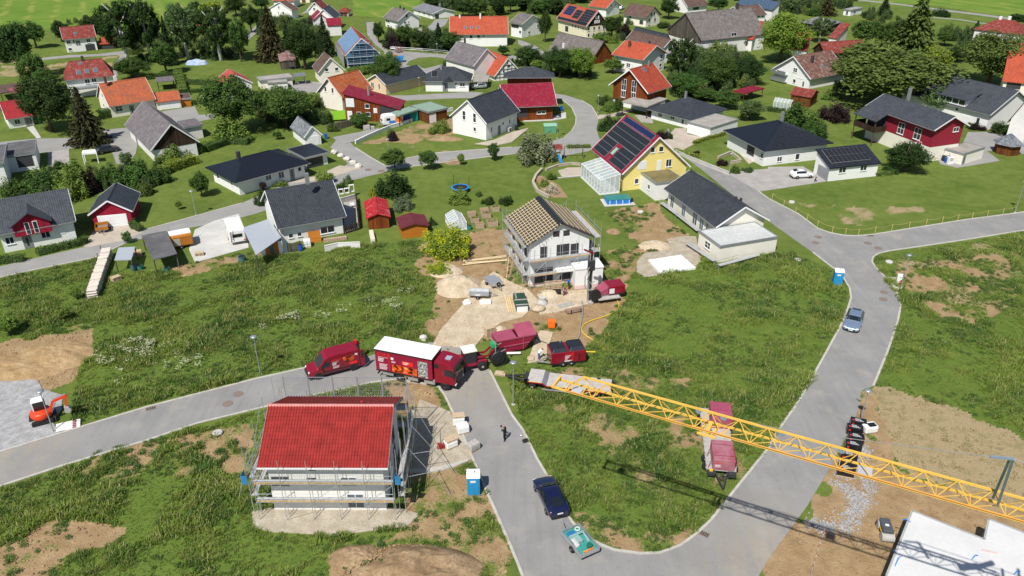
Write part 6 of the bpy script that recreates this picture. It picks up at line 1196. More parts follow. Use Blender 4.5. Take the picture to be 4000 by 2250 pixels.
# ---- trailer with green load behind the blue car
Pz=[GT('23',u,v,.85) for u,v in ((500,1005),(705,1255),(888,1140),(655,915))]; c0=sum(Pz,Vector())/4; d=math.atan2((Pz[0]-Pz[1]).y,(Pz[0]-Pz[1]).x)
gt=thing("car_trailer","grey box trailer with green pond liner and tools, behind the navy car",'trailer',(c0.x,c0.y,.02),d)
l2=((Pz[0]-Pz[1]).length+(Pz[3]-Pz[2]).length)/4; w2=((Pz[0]-Pz[3]).length+(Pz[1]-Pz[2]).length)/4
part(gt,"floor",MB().box(-l2,l2,-w2,w2,.42,.48),ZINC)
for n_,b_ in (("side_wall",(-l2,l2,-w2,-w2+.05)),("side_wall",(-l2,l2,w2-.05,w2)),("tail_gate",(-l2,-l2+.05,-w2+.05,w2-.05)),("front_gate",(l2-.05,l2,-w2+.05,w2-.05))): part(gt,n_,MB().box(*b_,.42,.85),ALU)
part(gt,"drawbar",MB().bar((l2,-.4,.42),(l2+1.3,0,.42),.09).bar((l2,.4,.42),(l2+1.3,0,.42),.09).box(l2+1.2,l2+1.45,-.08,.08,.38,.5),ALU)
for s_ in (-1,1): wheel(gt,-.2,s_*(w2+.02),.3,.2)
TEAL=mat("teal_liner",(.05,.30,.26),.5,.15,2); part(gt,"liner",MB().box(-l2+.1,l2-.1,-w2+.1,w2-.1,.5,.62),TEAL); part(gt,"bottle_rack",MB().tube([(-.5,-w2+.35,.7),(.5,-w2+.35,.95),(.5,w2-.2,.95)],.12,6).box(-.3,.6,-.1,w2-.15,.62,.9),mat("grey_case",(.25,.38,.36),.6,.1)); part(gt,"tank",MB().box(-.6,.3,w2-.55,w2-.15,.6,.95),mat("light_grey_tank",(.55,.56,.55),.5,.1),bev=.1); part(gt,"canister",MB().cyl((-.95,-.3,.6),(-.95,-.3,.92),.25,10),mat("bottle_green",(.02,.14,.08),.5,.1)); part(gt,"blue_tarp",MB().box(.7,1.2,-.1,.6,.6,.8),mat("blue_tarp",(.02,.16,.35),.6,.2),bev=.08); part(gt,"orange_tools",MB().bar((-1.2,-.5,.66),(-1.25,.5,.7),.12).bar((-1.1,-.3,.66),(-1.4,.3,.72),.08),mat("orange_tools",(.8,.25,.04),.5,.2)); part(gt,"hose_coil",MB().tube([(1.1+.2*math.cos(t),-.45+.2*math.sin(t),.78) for t in np.linspace(0,6.28,13)],.06,6),mat("pale_hose",(.6,.65,.6),.5,.1))
# ---- empty galvanised trailers at the shell
C5=lambda u,v,z=0: G(1850+u*700/2574,980+v*700/2574,z)
def site_trailer(label,c0,d,l2,w2,flat):
 t=thing("site_trailer",label,'trailer',(c0.x,c0.y,.02),d)
 part(t,"bed",MB().box(-l2,l2,-w2,w2,.48,.56),ALU)
 for s_ in (-1,1): part(t,"side_wall",MB().box(-l2,l2,s_*w2-.02,s_*w2+.02,.5,.62 if flat else .85),ALU); wheel(t,-.1,s_*(w2+.1),.28,.18); part(t,"mudguard",MB().box(-.45,.25,s_*(w2+.1)-.12,s_*(w2+.1)+.12,.58,.62),ALU,bev=.02)
 part(t,"front_gate",MB().box(l2-.03,l2+.03,-w2,w2,.5,.9),ALU); part(t,"drawbar",MB().bar((l2,-.3,.48),(l2+1.1,0,.46),.07).bar((l2,.3,.48),(l2+1.1,0,.46),.07),ALU)
 return t
t=site_trailer("flat galvanised trailer with spare wheel parked beside the shell",C5(280,430,.5),math.radians(-65),1.5,.85,True); o=wheel(t,1.62,.1,.28,.16,name="spare_wheel"); o.rotation_euler=(0,0,math.pi/2); o.location.z=.75
site_trailer("dirty low box trailer loaded with rubble by the sand heap",C5(80,610,.5),math.radians(-4),1.3,.75,False)
# ---- drilling rig
a=C5(1735,745); rg=thing("drilling_rig","tracked maroon drilling rig with tall mast at the shell",'drilling rig',(a.x,a.y,.02),math.radians(15.5))
for y in (0,1.5): tr=part(rg,"track",MB().prism([(.0,.12),(.15,0),(3.1,0),(3.3,.2),(3.2,.5),(.15,.5)],y,y+.4,'y'),CHAS,bev=.05)
part(rg,"base_frame",MB().box(.1,3.4,.2,1.7,.5,.85),DUSTY); part(rg,"engine_house",MB().box(1.9,4.2,.0,1.9,.85,2.0),MAR,bev=.08); part(rg,"slant_hood",MB().add([(.6,.1,.9),(1.9,.1,.9),(1.9,1.8,.9),(.6,1.8,.9),(.9,.1,1.4),(1.9,.1,1.95),(1.9,1.8,1.95),(.9,1.8,1.4)],[(0,1,5,4),(1,2,6,5),(2,3,7,6),(3,0,4,7),(4,5,6,7)]),MARF,bev=.04)
part(rg,"louvre",MB().box(2.0,2.7,-.02,0,1.0,1.7),KWHT); part(rg,"dark_door",MB().box(2.9,3.7,-.02,0,.95,1.5),MARM); part(rg,"front_platform",MB().box(.3,3.3,-.75,-.05,.6,.75),DUSTY)
part(rg,"cable_drum",MB().lathe([(.4,-.2),(.75,-.18),(.75,.18),(.4,.2)],20,Matrix.Translation((-.1,-.35,1.35))@Matrix.Rotation(math.pi/2,4,'X')),BLK)
ms=part(rg,"mast",MB().bar((-.55,.6,.2),(-.55,.6,7.2),.32,.3),CHAS); part(ms,"mast_rail",MB().bar((-.75,.35,.2),(-.75,.35,7.0),.08).bar((-.35,.35,.2),(-.35,.35,6.6),.08),DUSTY); part(ms,"drill_head",MB().box(-1.0,-.1,.1,.6,4.6,6.0),CHAS,bev=.06); part(ms,"head_jib",MB().bar((-1.6,.4,7.6),(-.3,.5,6.9),.2),MAR); part(ms,"red_cylinder",MB().bar((-.3,.7,1.2),(-.3,.7,6.8),.14),MAR); part(ms,"drill_rod",MB().cyl((-.95,.25,0),(-.95,.25,5.0),.07,8),DUSTY)
part(rg,"service_hose",MB().tube([(-.9,.1,5.2),(-1.5,-.1,4.0),(-1.5,-.2,2.6),(-.9,-.3,2.1),(.1,-.2,2.5)],.07,7),mat("grey_hose",(.30,.29,.27),.6,.1)); part(rg,"service_hose",MB().tube([(-.8,.1,4.6),(-1.2,-.1,3.6),(-.7,-.3,3.0),(-.2,-.2,3.3)],.06,7),MATS["grey_hose"])
part(rg,"foot_jack",MB().box(-.9,-.3,-.4,.2,0,.3),DUSTY)
# ---- excavator
a=GT('02',440,1330); ex=thing("excavator","small orange-red tracked excavator with white cab on the grey gravel",'excavator',(a.x,a.y,.03),math.radians(28))
ORX=mat("excavator_orange",(.68,.06,.015),.4,.08,2)
for y in (-.75,.75): part(ex,"track",MB().prism([(-1.0,.1),(-.85,0),(.85,0),(1.0,.1),(1.0,.4),(.85,.5),(-.85,.5),(-1.0,.4)],y-.18,y+.18,'y'),TYRE,bev=.04)
part(ex,"blade",MB().box(1.1,1.2,-.9,.9,.05,.45),CHAS); part(ex,"undercarriage",MB().box(-.6,1.1,-.55,.55,.25,.55),CHAS)
bd=part(ex,"upper_body",MB().lathe([(.95,.6),(1.02,.7),(1.02,1.15),(.9,1.3)],16,Matrix.Scale(1,4)),ORX,True); part(bd,"counterweight",MB().box(-1.15,-.5,-.75,.75,.62,.8),BLK,bev=.1)
cb=part(ex,"cab",MB().box(-.55,.45,-.1,.8,1.2,2.3),CARGL,bev=.04); part(cb,"cab_roof",MB().box(-.62,.55,-.15,.85,2.28,2.42),TRIM,bev=.06)
for x in (-.55,.45):
 for y in (-.1,.8): part(cb,"pillar",MB().bar((x,y,1.1),(x,y,2.3),.1),TRIM if x<0 else BLK)
part(ex,"boom",MB().bar((.75,-.4,.95),(1.35,-.45,2.2),.2,.26).bar((1.35,-.45,2.2),(2.7,-.55,2.55),.19,.24),ORX); part(ex,"stick",MB().bar((2.6,-.55,2.65),(2.35,-.55,1.35),.16,.2),ORX); part(ex,"hydraulic_ram",MB().bar((.9,-.3,.8),(1.5,-.4,1.9),.09).bar((1.4,-.4,2.45),(2.6,-.5,2.75),.08),ALU); part(ex,"bucket",MB().prism([(2.15,1.35),(2.55,1.3),(2.75,.9),(2.5,.55),(2.1,.7)],-.8,-.3,'y'),DUSTY)
# ---- caravans and motorhome
def caravan(label,loc,d,L_,W_,H_,stripe=None):
 t=thing("caravan",label,'caravan',loc,d); prof=[(-L_/2,.5),(L_/2-.15,.5),(L_/2,1.1),(L_/2-.3,H_-.2),(L_/2-.8,H_),(-L_/2+.4,H_),(-L_/2+.05,H_-.3)]
 part(t,"body",MB().prism(prof,-W_/2,W_/2,'y'),mat("caravan_white",(.80,.80,.79),.4,.04,1),bev=.1); part(t,"roof_hatch",MB().box(-.3,.3,-.3,.3,H_-.01,H_+.1),TRIM); part(t,"roof_hatch",MB().box(1.0,1.5,-.25,.25,H_-.01,H_+.08),TRIM)
 for s_ in (-1,1):
  for x in (-L_*.25,L_*.22): part(t,"window",MB().box(x-.45,x+.45,s_*W_/2-.012,s_*W_/2+.012,1.35,1.9),CARGL)
  wheel(t,-.2,s_*(W_/2-.08),.32,.2)
 part(t,"front_window",MB().add([(L_/2-.02,-W_*.36,1.25),(L_/2-.02,W_*.36,1.25),(L_/2-.2,W_*.36,1.85),(L_/2-.2,-W_*.36,1.85)],[(0,1,2,3)]),CARGL); part(t,"rear_window",MB().box(-L_/2-.02,-L_/2+.01,-W_*.3,W_*.3,1.3,1.8),CARGL)
 part(t,"drawbar",MB().bar((L_/2-.2,-.4,.45),(L_/2+.9,0,.45),.08).bar((L_/2-.2,.4,.45),(L_/2+.9,0,.45),.08),ALU); part(t,"tail_light",MB().box(-L_/2-.02,-L_/2+.02,-W_*.45,-W_*.35,.7,.85).box(-L_/2-.02,-L_/2+.02,W_*.35,W_*.45,.7,.85),LAMPR)
 return t
p=(GT('01',2280,1050)+GT('01',2435,1000))/2; d=math.radians(135); t=caravan("plain white caravan with rear ladder in the concrete yard",(p.x+1.35*math.cos(math.radians(116)),p.y+2.8,.03),math.radians(115),5.6,2.3,2.6)
part(t,"ladder",MB().bar((-2.85,.6,.8),(-2.85,.6,2.5),.04).bar((-2.85,.95,.8),(-2.85,.95,2.5),.04).bar((-2.85,.6,1.2),(-2.85,.95,1.2),.03).bar((-2.85,.6,1.6),(-2.85,.95,1.6),.03).bar((-2.85,.6,2.0),(-2.85,.95,2.0),.03).bar((-2.8,.6,2.5),(-2.8,-.8,2.65),.03),BLK)
p=(GT('10',1240,1290)+GT('10',1450,1260))/2; t=caravan("white caravan painted with an orange sunset and blue waves",(p.x+.3,p.y+1.2,.03),math.radians(206),4.7,2.1,2.5)
part(t,"sun_painting",MB().lathe([(.85,-.0),(.85,.02)],20,Matrix.Translation((-1.3,1.06,1.35))@Matrix.Rotation(-math.pi/2,4,'X')),mat("sunset_orange",(.85,.30,.03),.5,.2,3,col2=(.7,.08,.05))); part(t,"wave_painting",MB().box(-2.3,.9,1.052,1.075,.75,1.3),mat("wave_blue",(.03,.20,.62),.5,.25,4))
# ---- roller, pallets with black film
a=GT('33',1200,1120); rl=thing("compactor","grey trench roller parked beside the concrete slab",'roller',(a.x,a.y,0),math.radians(80))
part(rl,"body",MB().box(.3,1.9,-.42,.42,.55,1.05),mat("roller_grey",(.08,.09,.10),.5,.12,3),bev=.08); part(rl,"yellow_band",MB().box(.25,1.95,-.44,.44,.45,.58),mat("signal_yellow",(.75,.5,.03)))
for x in (.3,1.75): part(rl,"drum",MB().cyl((x,-.5,.38),(x,.5,.38),.38,16),DUSTY)
part(rl,"guard_bar",MB().bar((.3,-.6,.4),(.3,-.6,.9),.05).bar((1.75,.6,.4),(1.75,.6,.9),.05),BLK); part(rl,"emblem",MB().box(.9,1.15,-.15,.15,1.05,1.062),KWHT)
# ================================================================ vegetation
def leaf_mat(name,trans=.25,tint=None):
 m,nt,b=new_mat(name); L=nt.links; oi=N(nt,"ShaderNodeObjectInfo"); at=N(nt,"ShaderNodeAttribute",attribute_name="lc")
 pos=N(nt,"ShaderNodeNewGeometry").outputs["Position"]; n=noise_n(nt,pos,.7,3)
 f=math_n(nt,'ADD',math_n(nt,'MULTIPLY',at.outputs["Fac"],.75),math_n(nt,'MULTIPLY',n,.5))
 k=N(nt,"ShaderNodeMapRange",clamp=True); L.new(f,k.inputs[0]); k.inputs[1].default_value=.2; k.inputs[2].default_value=1.0; k.inputs[3].default_value=.75; k.inputs[4].default_value=1.85
 vm=N(nt,"ShaderNodeVectorMath",operation='SCALE'); L.new(oi.outputs["Color"],vm.inputs[0]); L.new(k.outputs[0],vm.inputs[3])
 col=vm.outputs[0]
 if tint: col=mix_n(nt,ramp_n(nt,at.outputs["Fac"],tint[1],tint[1]+.02),vm.outputs[0],tint[0])
 L.new(col,b.inputs["Base Color"]); b.inputs["Roughness"].default_value=.75; b.inputs["Specular IOR Level"].default_value=.08
 tb=N(nt,"ShaderNodeBsdfTranslucent"); L.new(col,tb.inputs[0]); mx=N(nt,"ShaderNodeMixShader"); mx.inputs[0].default_value=trans
 L.new(b.outputs[0],mx.inputs[1]); L.new(tb.outputs[0],mx.inputs[2]); L.new(mx.outputs[0],nt.nodes["Material Output"].inputs[0]); return m
LEAF=leaf_mat("leaves"); NEEDLE=leaf_mat("needles",.08); ELDER=leaf_mat("leaves_with_blossom",.2,((.62,.60,.40),.80)); YFLOW=leaf_mat("leaves_with_yellow_blossom",.2,((.48,.50,.02),.55)); BARK=mat("bark",(.10,.075,.055),.9,.3,3,bump=.03); BIRCHB=mat("birch_bark",(.55,.54,.50),.8,.3,4)
def quads_mesh(name,C,Nn,U,sz,asp,lc,material):
 """many small leaf faces: centres, normals, in-plane axis, sizes"""
 n=len(C); U=U-(U*Nn).sum(1,keepdims=True)*Nn; U/=np.linalg.norm(U,axis=1,keepdims=True)+1e-9; V=np.cross(Nn,U); a=(sz/2)[:,None]*U; b=(sz*asp/2)[:,None]*V
 P=np.stack([C-a,C+b*.9-a*.1,C+a,C-b*.9-a*.1],1).reshape(-1,3)
 me=bpy.data.meshes.new(name); me.vertices.add(4*n); me.vertices.foreach_set('co',P.astype(np.float32).ravel()); me.loops.add(4*n); me.loops.foreach_set('vertex_index',np.arange(4*n,dtype=np.int32)); me.polygons.add(n)
 me.polygons.foreach_set('loop_start',np.arange(0,4*n,4,dtype=np.int32)); me.polygons.foreach_set('loop_total',np.full(n,4,dtype=np.int32)); me.update(calc_edges=True)
 at=me.attributes.new("lc",'FLOAT','POINT'); at.data.foreach_set('value',np.repeat(lc,4).astype(np.float32)); me.materials.append(material); return me
def unit(n,rng):
 v=rng.normal(size=(n,3)); return v/np.linalg.norm(v,axis=1,keepdims=True)
def crown_mesh(name,seed,clumps,per,leaf,squash=1.0,material=None,flat=False,rad=(.17,.30),spread=1.0):
 rng=np.random.default_rng(seed); d=unit(clumps,rng)
 if flat: d[:,2]=np.abs(d[:,2])*1.0
 r=rng.uniform(.35,1,clumps)**.55*.80*spread; cc=d*r[:,None]; lob=1+.18*np.sin(3*np.arctan2(d[:,1],d[:,0])+seed)+.12*np.sin(5*d[:,2]*2+seed); cc*=lob[:,None]
 cr=rng.uniform(*rad,clumps); ct=rng.uniform(0,1,clumps)
 k=rng.integers(0,clumps,clumps*per); dd=unit(len(k),rng); rr=rng.uniform(.55,1.05,len(k)); C=cc[k]+dd*(cr[k]*rr)[:,None]
 Nn=dd+.55*unit(len(k),rng)+np.array([0,0,.25]); Nn/=np.linalg.norm(Nn,axis=1,keepdims=True)
 if flat: C[:,2]=np.abs(C[:,2])*2-1
 C[:,2]*=squash
 return quads_mesh(name,C,Nn,unit(len(k),rng),leaf*rng.uniform(.6,1.3,len(k)),.62,np.clip(.5*ct[k]+.5*rng.uniform(0,1,len(k)),0,1),material or LEAF)
def conifer_mesh(name,seed,tiers,arms,leaf,droop=.35,power=1.0,material=None):
 rng=np.random.default_rng(seed); C=[];U=[];T_=[]
 for t in range(tiers):
  h=t/tiers; R=(1-h)**power*(.82+.3*rng.random()); na=max(5,int(arms*(1-.45*h)))
  for a in range(na):
   an=rng.uniform(0,6.283); RR=R*rng.uniform(.65,1.1); n=max(4,int(RR*26)); s=rng.uniform(.05,1,n); tt=rng.random()
   w=.16*RR*(1-s*.5); off=rng.uniform(-1,1,n)*w
   x=np.cos(an)*s*RR-np.sin(an)*off; y=np.sin(an)*s*RR+np.cos(an)*off; z=-1+2*h-droop*s*s*RR*.9+rng.uniform(-.03,.03,n)+.06
   C.append(np.stack([x,y,z],1)); U.append(np.stack([np.full(n,np.cos(an)),np.full(n,np.sin(an)),np.full(n,-droop*1.2)],1)); T_.append(np.full(n,tt))
 C=np.concatenate(C);U=np.concatenate(U)+.35*unit(len(C),rng);T_=np.concatenate(T_); Nn=unit(len(C),rng)*.8+np.array([0,0,.8]); Nn/=np.linalg.norm(Nn,axis=1,keepdims=True)
 return quads_mesh(name,C,Nn,U,leaf*rng.uniform(.6,1.4,len(C)),.5,np.clip(.6*T_+.4*rng.random(len(C)),0,1),material or NEEDLE)
PROTO={'t':[crown_mesh("tree_crown",s,95,80,.115) for s in (1,2,3,4)],'b':[crown_mesh("bush_crown",s,60,75,.13,1,None,True) for s in (11,12,13)],
'k':[crown_mesh("birch_crown",s,130,95,.085,1,None,False,(.10,.20),1.08) for s in (21,22)],'e':[crown_mesh("blossom_crown",31,70,75,.12,1,ELDER,True)],'f':[crown_mesh("yellow_blossom_crown",41,130,110,.075,1,YFLOW,True,(.12,.24),1.05)],
's':[conifer_mesh("spruce_crown",s,26,22,.15) for s in (51,52)],'c':[conifer_mesh("larch_crown",61,22,17,.16,.55,.75)],'n':[crown_mesh("narrow_crown",71,80,70,.12,1,NEEDLE,False,(.18,.3))],'w':[crown_mesh("wide_crown",s,150,95,.085) for s in (81,82)]}
def trunk_mesh(name,limbs=6,m=None,seed=0):
 rng=random.Random(seed); mb=MB(); mb.tube([(0,0,0),(.03,.02,.35),(-.02,.03,.7),(.02,0,1)],[.075,.055,.04,.02],7)
 for k in range(limbs):
  a=k*2.4+rng.random(); z=.35+.5*k/limbs; r=.45*(1.2-z)+.25; mb.tube([(0,0,z),(math.cos(a)*r*.5,math.sin(a)*r*.5,z+.10),(math.cos(a)*r,math.sin(a)*r,z+.24)],[.03,.02,.008],5)
 return mb.mesh(name,m or BARK,True)
TRUNK={False:trunk_mesh("trunk",6,BARK,1),True:trunk_mesh("trunk",7,BIRCHB,2)}; STEM=trunk_mesh("trunk",0,BARK,3)
GREEN_={'d':(.034,.064,.018),'m':(.056,.102,.024),'l':(.115,.175,.035),'y':(.19,.23,.028),'o':(.078,.118,.030),'p':(.032,.020,.021),'g':(.115,.145,.075),'w':(.42,.38,.28),'k':(.42,.28,.27),'s':(.024,.042,.016),'b':(.046,.046,.020),'x':(.080,.130,.045),'B':(.13,.20,.030)}
NTREE=0
def tree(kind,base,h,r,col,label,cat='tree',group=None,squash=None):
 global NTREE; NTREE+=1; rng=random.Random(NTREE*13); nm={'t':'tree','b':'shrub','k':'birch_tree','e':'elder_shrub','f':'blossoming_shrub','s':'spruce_tree','c':'larch_tree','n':'cypress_tree','w':'broad_tree'}[kind]
 root=thing(nm,label,cat,(base.x,base.y,0),rng.uniform(0,6.28),group); P=PROTO[kind]; me=P[NTREE%len(P)]
 z0={'t':.24,'w':.18,'b':.0,'k':.16,'e':0,'f':0,'s':.03,'c':.06,'n':.02}[kind]*h
 o=part(root,"crown",me,None); o.scale=(r*rng.uniform(.92,1.08),r*rng.uniform(.92,1.08),(h-z0)/2*(1.0 if kind in 'sc' else .98)); o.location=(0,0,(h+z0)/2); c=GREEN_[col]; j=rng.uniform(.85,1.15); o.color=(c[0]*j*rng.uniform(.9,1.1),c[1]*j,c[2]*j,1)
 if kind in 'tkw': t=part(root,"trunk",TRUNK[kind=='k'],None); t.scale=(min(r,h*.5)*1.15,min(r,h*.5)*1.15,h*.9)
 else: t=part(root,"trunk",STEM,None); t.scale=(h*.35,h*.35,h*.85)
 return root
